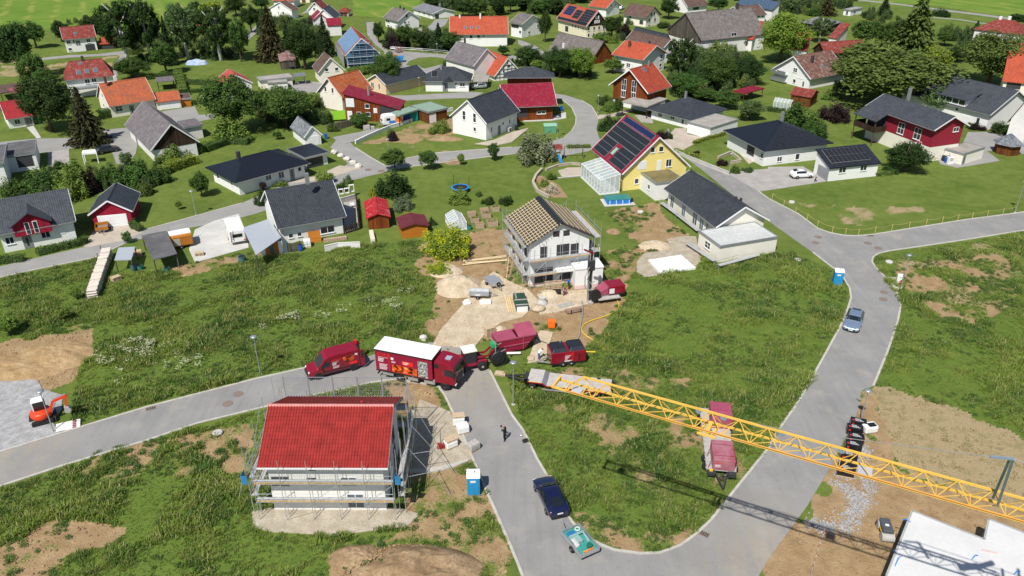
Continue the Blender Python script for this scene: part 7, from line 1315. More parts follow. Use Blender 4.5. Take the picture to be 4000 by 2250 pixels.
TREES="""
t 00 225 800 225 300 d dark tall tree at the left edge beside the long brown shed
t 00 370 485 230 200 m round tree left of the white house below the striped meadow
t 00 625 420 222 150 d tree half behind the left gable of the white house under the striped meadow
t 00 965 440 150 220 d leafy tree behind the right end of the house under the striped meadow
n 00 345 850 515 220 m bushy conical tree behind the left end of the half-hipped house
t 00 480 900 690 200 m green tree directly left of the half-hipped house
w 00 520 1325 805 480 d big dark round tree in front of the bright red left roof
s 00 900 1440 920 360 b brownish spruce beside the road next to the big dark tree
k 00 1290 640 50 330 d leftmost of the tall birches behind the gazebo
k 00 1525 620 20 220 d tallest slim birch behind the gazebo
s 00 1720 650 195 170 s dark conifer between the birches
t 00 1680 740 430 220 m light green tree standing before the birches
w 00 1340 795 588 300 m round green tree at the bend of the far lane
k 00 1900 600 60 270 x loose birch right of the dark conifer
k 00 2225 612 90 270 d birch with pale trunk on the lawn edge
t 00 2430 620 190 190 m dense tree right of the pale-trunked birch
t 00 2150 230 10 220 y yellowish round tree at the top beside the far porch
t 00 1985 180 20 120 d small dark tree at the top edge beside the meadow
t 00 2380 160 -40 200 d dark tree at the top edge above the far porch
t 00 2530 330 60 160 d dark tree at the top of the far lane
w 00 2360 1345 785 470 m large leafy tree left of the pair by the low garage
b 00 2290 1449 1180 330 l light green shrub in front of the large leafy pair
w 10 310 1275 885 480 m large leafy tree right of the pair by the low garage
b 10 60 1180 1080 160 l pale shrub between the large leafy pair
t 10 570 1115 930 140 l yellow-green tree beside the cream gable
b 10 690 1250 1110 160 d dark shrub at the fence of the maroon-roofed house
s 10 170 605 95 330 b biggest brown-green spruce near the rusty shed
s 10 335 560 270 200 s dark spruce behind the biggest spruce
w 10 500 700 260 300 d tall dark tree between the spruces
s 10 700 565 190 220 s dark spruce at the blue scaffolded house
t 10 430 420 225 140 m tree below the white dark-roofed gable
n 10 771 545 410 52 y narrow golden cypress beside the blue scaffolded house
b 10 1050 745 655 270 l pale green shrub below the blue net
w 10 1325 882 545 265 m round tree in front of the low dark-roofed salmon house
b 10 1380 500 290 160 p reddish-brown bush left of the row by the railing
t 10 1490 490 250 170 m green tree behind the reddish-brown bush
t 10 1650 500 310 175 d dark tree in the row by the railing
s 10 1840 505 250 200 s conifer in the row by the railing
t 10 1950 505 330 210 m tree right of the conifer in the row by the railing
t 10 1235 430 225 110 d dark tree below the white grey-brown house
b 10 1430 532 460 80 k pinkish blossoming bush at the road bend
b 10 1920 690 590 90 d shrub at the corner of the weathered grey barn
b 10 2170 750 655 120 d shrub between bungalow and orange barn roof
t 10 2485 565 455 110 d dark tree behind the half-timbered gable
b 10 1370 1422 1290 95 p small dark purple bush on the bare soil
b 10 1840 1345 1215 190 l light green hedge bush beside the new white house
t 10 1060 1285 1150 185 m dark green tree in front of the timber wall
t 10 220 1402 1320 90 m small round tree on the lawn left of the shingle garage
b 10 770 1330 1240 110 o yellowish shrub at the picket fence
t 10 1800 90 -30 150 d tree at the top edge behind the low white house
t 10 1960 80 -60 170 d tree at the top edge right of the low white house
t 10 2080 170 0 180 d tree above the left end of the long orange roof
t 10 2210 160 -20 170 m tree above the middle of the long orange roof
e 10 2350 160 70 110 l blossoming shrub above the long orange roof
t 10 2440 150 -30 190 d tree above the right end of the long orange roof
t 10 60 110 -40 150 d dark tree at the top left beside the small glass shed
t 10 20 220 90 150 d dark tree left of the biggest spruce
t 10 2560 120 -40 140 d tree behind the white house with the small solar panel
t 20 120 110 -40 190 d leftmost tree of the wood behind the yellow farmhouse
t 20 290 140 -10 190 m middle tree of the wood behind the yellow farmhouse
t 20 430 150 -20 160 d rightmost tree of the wood behind the yellow farmhouse
t 20 330 425 130 130 d slim dark tree right of the small solar panel house
t 20 700 30 -70 160 d tree at the top edge right of the solar farmhouse
w 20 480 780 480 240 d dark left half of the tree pair in front of the wide barn
w 20 680 790 490 260 B bright right half of the tree pair in front of the wide barn
t 20 160 670 470 240 d spreading tree left of the wide barn pair
t 20 260 705 610 130 l light shrub tree below the spreading tree
t 20 890 425 330 140 l pale weeping tree at the yellow farmhouse
t 20 1000 390 165 170 d dark tree right of the yellow farmhouse
b 20 1130 370 240 130 p dark purple tree behind the brown roof
b 20 1010 440 345 110 l bright shrub below the dark tree at the farmhouse
t 20 1010 735 590 165 l small light tree left of the orange white house
b 20 1195 250 180 90 m round shrub at the cream brown-roofed house
b 20 1095 215 150 60 m small shrub beside the cream brown-roofed house
b 20 1530 285 210 130 d shrub at the corner of the lane behind the huge barn
t 20 1570 190 -10 170 d dark tree between the two brown roofs at the top
t 20 2070 120 -20 180 d dark tree left of the far solar roof
k 20 1690 800 400 240 d tall birch with white trunk at the hedge
t 20 1860 650 480 220 x grey-green tree behind the tall birch
e 20 2130 590 420 270 l elder shrub covered with cream blossom
s 20 1955 480 385 90 s small spruce at the blue slate roof
s 20 2100 440 355 90 s small spruce in front of the huge barn
t 20 2310 490 355 190 d dark tree in front of the orange slope
w 20 2060 910 555 300 m large tree in the garden thicket below the blossom
w 20 2340 840 580 320 d dark large tree at the right of the thicket
w 20 1850 910 690 260 d dark tree in the middle of the thicket
w 20 1730 970 750 300 m green tree at the left end of the thicket
e 20 2230 865 740 130 l small blossoming elder in the thicket
t 20 1950 1010 900 230 m tree below the thicket beside the pyramid roof
t 20 2150 1095 920 250 m tree right of the pyramid roof
t 20 2390 1205 1020 250 x grey-green tree above the flat white garage
b 20 2290 1010 930 170 l light shrub at the open maroon shed
w 30 110 630 150 420 B bright broad tree at the upper right beside the huge barn
b 20 950 1060 960 170 m shrub at the road bend by the timber house
b 20 1000 1125 1010 170 l low shrub at the road bend by the timber house
t 20 1060 1175 980 80 m small tree at the path to the carport
b 20 970 1325 1180 190 d shrub at the top of the solar house garden
b 20 1070 1300 1175 120 p dark bush behind the solar ridge
b 20 1500 1405 1300 115 p dark flowering bush on the front lawn of the pyramid-roofed house
b 20 1580 1400 1320 80 d round shrub beside the dark flowering bush
w 30 1090 1045 480 920 o huge olive walnut tree in the garden
c 30 1450 520 -10 430 o tall olive-green larch group
s 30 1160 165 -20 190 s dark conifer at the top left of the larch group
t 30 1290 480 180 220 d dark tree against the larch group
t 30 960 490 200 270 m green tree left of the larch group
t 30 1170 490 250 180 m green tree between larch group and brown barn
b 30 1710 740 430 290 y golden layered tree above the long dark roof
w 30 2200 855 330 560 o large olive tree hiding the orange right-hand roof
k 30 515 430 190 160 x slim pale tree in front of the grey barn
w 30 1700 1135 880 380 x bright spreading tree behind the red and cream house
b 30 720 1235 1010 290 p dark purple copper bush below the huge walnut
b 30 330 1310 1040 360 m big green shrub above the black hipped roof
b 30 500 1390 1200 250 m green shrub right of the big shrub above the black roof
b 30 2420 1365 1230 260 d clipped dark hedge bush at the right drive
b 30 2120 1315 1240 135 p dark red bush at the long white house
b 30 2055 1300 1225 90 m small bush beside the dark red bush
t 30 260 120 -20 190 x loose tree at the top beside the far solar roof
c 30 590 155 -10 220 b larch at the top right of the village
b 30 480 165 60 170 m shrub in front of the top larch
b 30 1770 170 85 180 d clipped hedge clump in the far field
t 30 2500 260 140 160 d tree at the far right below the field road
s 30 2090 315 215 110 s small dark conifer before the dark red hip
b 30 1820 335 225 110 o brown bare bush in the far right gardens
b 30 1920 345 270 90 o second brown bush in the far right gardens
t 30 1770 460 310 160 m tree left of the golden layered tree
t 30 1870 620 470 190 d dark tree right of the golden layered tree
b 30 1880 760 660 140 p dark purple shrub at the ridge of the long grey roof
t 30 2560 420 290 200 m tree at the right edge above the orange roof
b 30 620 1010 930 130 l light hedge bush by the tiled shed
w 31 1360 275 0 360 d dense round clipped tree beside the solar garage
b 31 1235 305 200 140 m shrub at the foot of the dense round tree
b 01 370 530 250 330 m leafy shrub behind the grey-roofed red dormer house
b 01 700 570 205 290 l bright yellow-green shrub behind the red garage
b 01 870 520 190 170 p dark shrub between the bright shrubs
b 01 1065 450 195 260 m green shrub behind the red garage ridge
b 01 1330 440 180 330 m large green shrub at the barn corner
b 01 1440 530 375 150 o brownish shrub right of the red garage
b 01 100 550 330 220 m shrub at the left edge behind the grey roof
b 01 590 260 165 130 m low tree beside the paved drive
n 01 1280 210 75 110 x pale conifer beside the old barn wall
b 01 1560 420 190 200 m dense shrub below the old barn ladder
b 01 1700 200 20 230 l light shrub at the barn gable
t 01 2035 530 300 165 m young tree on the slope lawn
t 01 1800 660 570 60 l tiny sapling on the slope lawn
n 01 1285 995 875 90 x small conifer on the island beside the wood trailers
t 11 1400 265 60 215 m light tree at the lane above the round shrub
b 11 1400 560 240 330 d large round dark shrub on the lawn
b 11 1465 675 530 190 g grey flowering shrub on the lawn
t 11 1735 255 70 150 m young tree on the lawn by the lane
t 11 2065 210 100 70 l thin sapling at the mulch bed
t 11 2390 165 0 115 m small round tree near the grey-green willow
b 11 2030 615 440 230 l light bush in front of the trampoline
b 11 2240 530 470 65 m tiny round bush right of the trampoline
b 11 2340 612 530 110 d dark small bush below the trampoline lawn
b 11 2510 615 515 125 d dark small bush near the roof battens
n 11 690 385 275 180 l spiky light conifer behind the grey roof
b 11 920 400 320 80 x grey small shrub at the lane edge
b 11 860 480 385 110 d dark low shrub behind the grey roof
b 11 1175 530 430 85 y yellow-green shrub behind the red metal shed
b 11 40 620 470 110 d dark shrub left of the grey roof
n 11 75 470 375 60 p narrow copper shrub before the black bungalow
b 11 250 430 370 120 l round green shrub before the black bungalow wall
b 11 1770 820 745 75 d dark shrub at the compost crates
g 20 0 0 0 0 m x
b 21 335 440 340 105 l bright green ball shrub in the walled bed
b 21 405 505 385 125 w pale pink ball shrub in the walled bed
b 21 395 365 290 90 m green shrub above the walled bed
b 21 2120 220 150 110 p dark red shrub in the terrace garden
b 21 2250 300 205 90 m light shrub at the terrace steps
b 21 2385 290 230 110 x grey-green shrub at the paved drive
b 21 1860 110 60 70 p small dark bush on the hedge lawn
t 02 780 112 0 105 l sapling in the meadow beside the log pile
t 02 655 325 185 130 l middle sapling in the left meadow
t 02 110 465 270 200 l left sapling in the tall grass
"""
for ln in TREES.strip().split('\n'):
 k_,tc,u,v,tv,w_,col,lab=ln.split(None,7)
 if k_=='g': continue
 u,v,tv,w_=map(float,(u,v,tv,w_)); b_=GT(tc,u,v); px=TT(tc,u,tv)
 h=HT(b_,*px); dep=b_.y*_c+CAM_H*_s; r=w_*.3885*dep/CAM_F/2*1.28
 if k_ in 'bef': b_=b_+Vector((0,r*.55,0)); h=HT(b_,*px)
 r*=1.2 if k_=='k' else 1.0
 tree(k_,b_,max(h*(1.15 if k_=='k' else 1.06),.5),max(r,.3),col,lab,'shrub' if k_ in 'bef' else 'tree')
b_=G(1750,1010); tree('f',b_+Vector((0,1.6,0)),4.6,4.2,'B',"large yellow-blossoming bush beside the sand of the building site",'shrub')
b_=G(1715,1072); tree('f',b_+Vector((0,.6,0)),1.7,1.8,'B',"low lobe of the yellow-blossoming bush, nearest the sand heap",'shrub')
b_=G(2088,640); tree('b',b_+Vector((0,1.5,0)),HT(b_+Vector((0,1.5,0)),2088,490),4.0,'g',"grey-green willow bush at the upper road",'shrub')
def hedge(label,P,w,h,col,n=None,name="hedge"):
 P=[GT(*p) for p in P]; Ls=[(b-a).length for a,b in zip(P[:-1],P[1:])]; tot=sum(Ls); n=n or int(min(9000,tot*(w+2*h)*55)); rng=np.random.default_rng(int(tot*100)); C=[];Nn=[]
 o=P[0].copy()
 for a,b,l in zip(P[:-1],P[1:],Ls):
  m_=max(20,int(n*l/tot)); d=np.array((b-a)[:2])/l; nl=np.array([-d[1],d[0]]); s=rng.uniform(-w*.3,l+w*.3,m_); f_=rng.random(m_); t=rng.uniform(-1,1,m_); z=rng.uniform(0,1,m_)
  top=f_<w/(w+2*h); side=np.where(t>0,1,-1); bul=1+.12*np.sin(s*1.7)+.08*np.sin(s*4.1)
  off=np.where(top,t*w/2,side*w/2*bul); zz=np.where(top,h*bul,z*h)
  p=np.array((a-o)[:2])[None]+s[:,None]*d+off[:,None]*nl; C.append(np.concatenate([p,zz[:,None]],1)); nn=np.where(top[:,None],np.array([0,0,1.]),np.concatenate([side[:,None]*nl,np.zeros((m_,1))],1)); Nn.append(nn)
 C=np.concatenate(C); C+=rng.normal(0,.05,C.shape); Nn=np.concatenate(Nn)+.7*unit(len(C),rng); Nn/=np.linalg.norm(Nn,axis=1,keepdims=True)
 root=thing(name,label,'hedge',(o.x,o.y,0),0); q=part(root,"foliage",quads_mesh("foliage",C,Nn,unit(len(C),rng),rng.uniform(.14,.3,len(C)),.7,rng.random(len(C)),LEAF),None); c=GREEN_[col]; q.color=(*c,1)
 mb=MB()
 for a,b in zip(P[:-1],P[1:]): mb.bar(a-o+Vector((0,0,h*.45)),b-o+Vector((0,0,h*.45)),w*.8,h*.85)
 part(root,"twigs",mb,mat("hedge_twigs",(.055,.085,.022),.9,.3)); return root
hedge("clipped hedge at the left edge below the red dormer house",[('01',-60,1205),('01',240,1175)],1.0,1.0,'m'); hedge("long clipped hedge in front of the red dormer house",[('01',395,1115),('01',830,1010),('01',875,985)],1.0,1.0,'m')
hedge("short curved hedge at the corner of the red garage",[('01',1330,800),('01',1345,840),('01',1420,875)],.9,.9,'m')
hedge("bright yellow-green hedge running down the slope by the barn",[('01',1580,340),('01',1720,270),('01',1950,190)],2.2,1.6,'y'); hedge("upper yellow-green hedge on the slope above the barn hedge",[('01',1850,130),('01',2000,90),('01',2100,40)],1.6,1.4,'l'); hedge("dark hedge row along the slope below the leafy pair",[('01',2080,70),('01',2300,-10),('10',-80,1449)],1.8,1.3,'m')
hedge("tall clipped hedge right of the gazebo",[('00',1795,760),('00',1850,960)],2.0,1.6,'l'); hedge("clipped hedge behind the gazebo",[('00',1480,800),('00',1780,765)],1.2,1.3,'m'); hedge("low garden hedge left of the faded red roof",[('00',1850,845),('00',2130,855)],1.2,1.2,'m'); hedge("second low hedge nearer the terrace of the faded red roof",[('00',1930,935),('00',2170,905)],1.0,.8,'m'); hedge("square hedge block at the orange house corner",[('00',1020,1190),('00',1120,1170)],2.2,1.8,'m')
hedge("bright curved hedge along the wall of the corner garden",[('21',1640,75),('21',1690,100),('21',1780,130),('21',1880,140)],.8,.7,'y'); hedge("bright hedge along the drive of the black hipped house",[('20',1830,1449),('20',1980,1400),('20',2140,1355)],.7,.7,'y'); hedge("low hedge at the end of the solar garage",[('31',1085,320),('31',1235,305)],.9,.7,'l'); hedge("dark garden hedge below the far greenhouse",[('30',0,1115),('30',160,1135)],1.0,.9,'d'); hedge("green hedge behind the swing set at the upper road",[('21',560,40),('21',780,35)],.8,.6,'l')
# ---------------------------------------------------------------- woods and thickets that read as one mass
def gen_points(P,dens,rng,far=140):
 xs=[p[0] for p in P]; ys_=[p[1] for p in P]; x0,x1=max(min(xs),-260),min(max(xs),260); y0,y1=max(min(ys_),30),min(max(ys_),far); x1=max(x1,x0+.01); y1=max(y1,y0+.01); n=int((x1-x0)*(y1-y0)*dens); p=np.stack([rng.uniform(x0,x1,n),rng.uniform(y0,y1,n)],1)
 p=p[inpoly(p[:,0],p[:,1],P)]; lim=p[:,1]*.80+14; return p[np.abs(p[:,0])<lim]
def thicket_mat(name,a,b_,c_):
 m,nt,b=new_mat(name); L=nt.links; oi=N(nt,"ShaderNodeObjectInfo"); at=N(nt,"ShaderNodeAttribute",attribute_name="lc"); r=oi.outputs["Random"]
 c=mix_n(nt,ramp_n(nt,r,.1,.7),a,b_); c=mix_n(nt,ramp_n(nt,r,.78,.9),c,c_); k=math_n(nt,'ADD',math_n(nt,'MULTIPLY',at.outputs["Fac"],1.1),.6); vm=N(nt,"ShaderNodeVectorMath",operation='SCALE'); L.new(c,vm.inputs[0]); L.new(k,vm.inputs[3]); L.new(vm.outputs[0],b.inputs["Base Color"]); b.inputs["Roughness"].default_value=.6
 tb=N(nt,"ShaderNodeBsdfTranslucent"); L.new(vm.outputs[0],tb.inputs[0]); mx=N(nt,"ShaderNodeMixShader"); mx.inputs[0].default_value=.22; L.new(b.outputs[0],mx.inputs[1]); L.new(tb.outputs[0],mx.inputs[2]); L.new(mx.outputs[0],nt.nodes["Material Output"].inputs[0]); return m
THM=thicket_mat("thicket_leaves",(.038,.070,.020),(.075,.125,.028),(.130,.175,.036))
# ---------------------------------------------------------------- tall grass: scattered tufts
def tuft(seed,n,hh,spread,wid,lean):
 rng=np.random.default_rng(seed); C=[];F=[];lc=[]
 for i in range(n):
  a=rng.uniform(0,6.283); r=spread*math.sqrt(rng.random()); x,y=r*math.cos(a),r*math.sin(a); h=hh*rng.uniform(.5,1.15); b=rng.uniform(0,6.283); l=lean*h*rng.random(); w=wid*rng.uniform(.6,1.3); p=np.array([-math.sin(b),math.cos(b),0])*w/2; q=np.array([math.cos(b)*l,math.sin(b)*l,0]); o=np.array([x,y,0])
  k=len(C); C+= [o-p,o+p,o+q*.35+p*.8+np.array([0,0,h*.6]),o+q*.35-p*.8+np.array([0,0,h*.6]),o+q+np.array([0,0,h*.92])]; F+= [(k,k+1,k+2,k+3),(k+3,k+2,k+4)]; t=rng.random(); lc+= [t]*5
 me=bpy.data.meshes.new("grass_tuft"); me.from_pydata([tuple(c) for c in C],[],F); at=me.attributes.new("lc",'FLOAT','POINT'); at.data.foreach_set('value',lc); return me
def grass_mat(name,cols,trans=.3):
 m,nt,b=new_mat(name); L=nt.links; at=N(nt,"ShaderNodeAttribute",attribute_name="lc"); pos=N(nt,"ShaderNodeNewGeometry").outputs["Position"]
 mp=N(nt,"ShaderNodeMapping"); L.new(pos,mp.inputs[0]); mp.inputs[3].default_value=(1,1,.1)
 n1=noise_n(nt,mp.outputs[0],.13,5,.65); n2=noise_n(nt,mp.outputs[0],.5,4)
 c=mix_n(nt,ramp_n(nt,n1,.42,.58),cols[0],cols[1]); c=mix_n(nt,math_n(nt,'MULTIPLY',ramp_n(nt,n2,.45,.72),.7),c,cols[2]); c=mix_n(nt,ramp_n(nt,at.outputs["Fac"],.80,.98),c,cols[3])
 L.new(c,b.inputs["Base Color"]); b.inputs["Roughness"].default_value=.55; b.inputs["Specular IOR Level"].default_value=.3
 tb=N(nt,"ShaderNodeBsdfTranslucent"); L.new(c,tb.inputs[0]); mx=N(nt,"ShaderNodeMixShader"); mx.inputs[0].default_value=trans
 L.new(b.outputs[0],mx.inputs[1]); L.new(tb.outputs[0],mx.inputs[2]); L.new(mx.outputs[0],nt.nodes["Material Output"].inputs[0]); return m
GRASSM=grass_mat("tall_grass",[(.065,.150,.022),(.180,.270,.038),(.320,.360,.080),(.46,.42,.18)]); WEEDM=grass_mat("weed_leaves",[(.060,.125,.028),(.100,.175,.034),(.14,.22,.045),(.17,.22,.055)],.2); FLOWM=mat("cream_umbels",(.40,.42,.26),.8,.15,5); STRAWM=grass_mat("dry_grass",[(.30,.25,.12),(.40,.34,.18),(.46,.40,.23),(.50,.44,.26)],.2)
def scatter(name,meshes,pts,sc_,seed):
 """one object: points carrying instances of the tufts"""
 col=bpy.data.collections.new(name+"_kinds")
 for me in meshes: col.objects.link(bpy.data.objects.new(name+"_kind",me))
 me=bpy.data.meshes.new(name); me.vertices.add(len(pts)); me.vertices.foreach_set('co',pts.astype(np.float32).ravel()); a=me.attributes.new("ts",'FLOAT','POINT'); a.data.foreach_set('value',sc_.astype(np.float32)); me.update()
 o=bpy.data.objects.new(name,me); COL.objects.link(o); o['kind']='stuff'
 ng=bpy.data.node_groups.new(name+"_nodes",'GeometryNodeTree'); ng.interface.new_socket("Geometry",in_out='INPUT',socket_type='NodeSocketGeometry'); ng.interface.new_socket("Geometry",in_out='OUTPUT',socket_type='NodeSocketGeometry')
 gi=ng.nodes.new('NodeGroupInput'); go=ng.nodes.new('NodeGroupOutput'); ip=ng.nodes.new('GeometryNodeInstanceOnPoints'); ci=ng.nodes.new('GeometryNodeCollectionInfo'); ci.inputs[0].default_value=col; ci.inputs[1].default_value=True; ci.inputs[2].default_value=True
 rv=ng.nodes.new('FunctionNodeRandomValue'); rv.data_type='FLOAT_VECTOR'; rv.inputs[0].default_value=(-.12,-.12,0); rv.inputs[1].default_value=(.12,.12,6.283); rv.inputs['Seed'].default_value=seed
 na=ng.nodes.new('GeometryNodeInputNamedAttribute'); na.data_type='FLOAT'; na.inputs[0].default_value="ts"; ip.inputs['Pick Instance'].default_value=True
 K=ng.links.new; K(gi.outputs[0],ip.inputs['Points']); K(ci.outputs[0],ip.inputs['Instance']); K(rv.outputs[0],ip.inputs['Rotation']); K(na.outputs[0],ip.inputs['Scale']); K(ip.outputs[0],go.inputs[0])
 md=o.modifiers.new("scatter",'NODES'); md.node_group=ng; return o
rng=np.random.default_rng(5)
pp=np.concatenate([gen_points(P,11.0,rng) for P in ROUGH]); _,s_,d_,_m=ground_weights(pp[:,0],pp[:,1]); keep=(s_<.18+.3*rng.random(len(pp)))&(d_<.4+.5*rng.random(len(pp))); pp=pp[keep]
for Q in PADS: pp=pp[~inpoly(pp[:,0],pp[:,1],Q)]
f_=frame('nearred'); pp=pp[~((np.abs(pp[:,0]-f_.x)<f_.L/2+.2)&(np.abs(pp[:,1]-f_.y)<f_.W/2+1.2))]
big=fbm(pp[:,0]*.28,pp[:,1]*.28,55,4); tz=np.clip(.42+2.9*(big-.38),.28,2.2)*rng.uniform(.7,1.25,len(pp))
kinds=[tuft(s,22,.46,.30,.050,1.0) for s in range(4)]+[tuft(9,16,.34,.28,.075,1.2)]
for me in kinds: me.materials.append(GRASSM)
scatter("tall_grass",kinds,np.concatenate([pp,np.zeros((len(pp),1))],1),tz,3)
THK=[crown_mesh("thicket_bush",s,70,80,.12,1,THM,True) for s in (301,302,303)]
for me in THK: me.transform(Matrix.Translation((0,0,.95)))
for nm,dens,h0,h1,P in [("woodland",.05,3.2,6.0,"10:1700,-90 2574,-90 2574,120 2300,140 2010,120 1750,70"),("woodland",.05,2.5,4.8,"20:60,-90 760,-90 740,40 480,150 100,135"),("thicket",.10,1.3,3.2,"20:1560,620 1800,540 2300,540 2480,640 2480,820 2300,990 1900,1000 1620,980"),("thicket",.07,1.2,3.0,"30:940,160 1250,160 1200,260 980,260"),("thicket",.07,1.5,3.4,"30:1820,350 2574,345 2700,420 1900,620"),("thicket",.07,1.2,2.8,"00:1150,330 1800,380 2400,420 2450,600 1900,620 1500,640 1250,560"),("thicket",.07,1.3,3.4,"10:30,200 700,260 780,420 600,640 300,560 30,560"),("hedgerow",.16,1.0,2.0,"01:150,500 350,330 1000,270 1500,260 1540,440 1000,490 700,550 200,550"),("thicket",.10,1.2,2.6,"10:1290,340 2000,320 2000,500 1300,500"),("thicket",.10,1.2,2.6,"20:200,620 420,560 800,560 800,770 400,790"),("hedgerow",.16,.8,1.6,"20:880,960 1090,960 1090,1140 880,1120"),("thicket",.10,1.2,2.8,"10:0,1020 100,940 620,970 700,1250 100,1285"),("thicket",.07,1.5,3.0,"00:0,320 260,330 240,640 0,640"),("thicket",.08,1.2,2.6,"30:650,850 1500,800 1500,960 900,1040 640,1000"),("hedgerow",.14,.9,1.8,"01:1450,180 2060,0 2100,60 1560,430 1480,420"),("thicket",.06,1.2,2.4,"20:940,330 1200,340 1180,400 960,440"),("hedgerow",.1,.7,1.3,"30:1500,1000 1800,1100 1700,1160 1500,1080"),("thicket",.05,1.5,3.5,"30:-400,0 900,0 900,70 300,160 0,110"),("hedgerow",.08,.9,1.9,"00:560,1000 900,1000 960,1190 700,1330"),("hedgerow",.1,.8,1.6,"20:-100,560 350,560 350,700 0,690"),("hedgerow",.10,.9,2.0,"00:600,230 1050,180 1150,300 1150,440 1000,430 990,260 620,260")]:
 q=gen_points(W2(tp(P)),dens,rng,420)
 if len(q)<3: q=np.concatenate([q]+[gen_points(W2(tp(P)),dens*4,rng,420)])
 for f_ in HOUSES.values():
  dx=(q[:,0]-f_.x)*math.cos(f_.r)+(q[:,1]-f_.y)*math.sin(f_.r); dy=-(q[:,0]-f_.x)*math.sin(f_.r)+(q[:,1]-f_.y)*math.cos(f_.r); q=q[~((np.abs(dx)<f_.L/2+.8)&(np.abs(dy)<f_.W/2+.8))]
 if len(q): scatter(nm,THK,np.concatenate([q,np.zeros((len(q),1))],1),rng.uniform(h0/1.6,h1/1.5,len(q)),len(q))
wk=[]
for s in range(3):
 r2=np.random.default_rng(90+s); C=unit(90,r2)*np.array([.42,.42,.13])*r2.uniform(.3,1,90)[:,None]+np.array([0,0,.12]); me=quads_mesh("weed",C,unit(90,r2)+np.array([0,0,.8]),unit(90,r2),r2.uniform(.08,.17,90),.55,r2.random(90),WEEDM); wk.append(me)
sp=np.concatenate([gen_points(P,3.2,rng) for P,w in SOIL[1:] if w<.9]+[gen_points(P,.5,rng) for P in ROUGH]); nz=fbm(sp[:,0]*.5,sp[:,1]*.5,61,4); _,s_,_,_=ground_weights(sp[:,0],sp[:,1]); kk=((s_>0)&(s_<.75)&(nz>.50))|((s_==0)&(nz>.52)); sp=sp[kk]
for Q in PADS: sp=sp[~inpoly(sp[:,0],sp[:,1],Q)]
scatter("weeds",wk,np.concatenate([sp,np.zeros((len(sp),1))],1),rng.uniform(.35,1.25,len(sp)),8)
gp=np.concatenate([gen_points(P,9.0,rng) for P,w in SOIL[1:] if w<.9]); _,s_,_,_=ground_weights(gp[:,0],gp[:,1]); gp=gp[(s_<.45*rng.random(len(gp)))]
for Q in PADS: gp=gp[~inpoly(gp[:,0],gp[:,1],Q)]
scatter("short_grass",kinds,np.concatenate([gp,np.zeros((len(gp),1))],1),rng.uniform(.3,.75,len(gp)),12)
fk=[]
for s in range(2):
 r2=np.random.default_rng(190+s); C=np.concatenate([r2.uniform(-.4,.4,(16,2)),r2.uniform(.5,.85,(16,1))],1); nn=np.array([0,0,1.])+.3*unit(16,r2); nn/=np.linalg.norm(nn,axis=1,keepdims=True); fk.append(quads_mesh("umbel",C,nn,unit(16,r2),r2.uniform(.10,.2,16),.9,r2.random(16),FLOWM))
FB=[W2(tp(s)) for s in ("02:1050,680 1350,520 1600,560 1500,720 1350,820 1250,1000 1150,1000 1000,900 950,700","12:30,420 330,250 700,230 950,200 930,260 700,330 300,400 60,450","12:1080,130 1250,90 1600,170 1500,230 1200,220","02:1350,540 2000,600 2050,800 1650,860 1400,760","03:240,640 560,540 580,620 300,720","03:60,1000 260,960 260,1080 100,1080","12:1430,30 1600,20 1560,110 1440,100")]
fp=np.concatenate([gen_points(P,1.3,rng) for P in FB]); fp=fp[fbm(fp[:,0]*.6,fp[:,1]*.6,71,3)>.47]; scatter("flowering_weeds",fk,np.concatenate([fp,np.zeros((len(fp),1))],1),rng.uniform(.7,1.2,len(fp)),4)
sk_=[]
for s in range(3):
 bm=bmesh.new(); bmesh.ops.create_icosphere(bm,subdivisions=1,radius=.08); r2=random.Random(s)
 for v_ in bm.verts: v_.co*=r2.uniform(.6,1.2)
 me=bpy.data.meshes.new("clod"); bm.to_mesh(me); bm.free(); me.materials.append([SOILM,SOILM,CLAY][s]); sk_.append(me)
cp=np.concatenate([gen_points(P,5.0,rng) for P,w in SOIL if w>=.5]); _,s_,_,_=ground_weights(cp[:,0],cp[:,1]); cp=cp[s_>.5]; scatter("clods",sk_,np.concatenate([cp,np.zeros((len(cp),1))],1),rng.uniform(.3,1,len(cp))**3*1.6+.2,15)
gs_=[]
for me in sk_: m2=me.copy(); m2.materials.clear(); m2.materials.append(GRAVEL); gs_.append(m2)
cp=np.concatenate([gen_points(W2(tp(q)),170,rng) for q in ['33:600,500 760,520 920,610 960,680 1000,740 900,850 850,990 650,990 420,960 400,890 560,890 640,960 740,900 830,790 840,700 780,590 700,540', '33:960,480 1040,480 1050,580 1020,700 970,680 990,590', '33:900,150 1010,150 1010,240 920,300 840,420 820,460 720,440 760,330']]); cp=cp+rng.normal(0,.35,cp.shape); scatter("loose_gravel",gs_,np.concatenate([cp,np.zeros((len(cp),1))],1),rng.uniform(.4,1.3,len(cp)),16)
dp=np.concatenate([gen_points(DRY[0][0],1.6,rng),gen_points(DRY[1][0],1.5,rng)]); _,s_,d_,_=ground_weights(dp[:,0],dp[:,1]); dp=dp[(d_>.3)&(s_<.3)]
dk=[tuft(s+40,14,.22,.25,.05,1.2) for s in range(2)]
for me in dk: me.materials.append(STRAWM)
scatter("straw",dk,np.concatenate([dp,np.zeros((len(dp),1))],1),rng.uniform(.6,1.3,len(dp)),6)
print("tufts",len(pp),len(sp),len(fp),len(dp),"trees",NTREE)
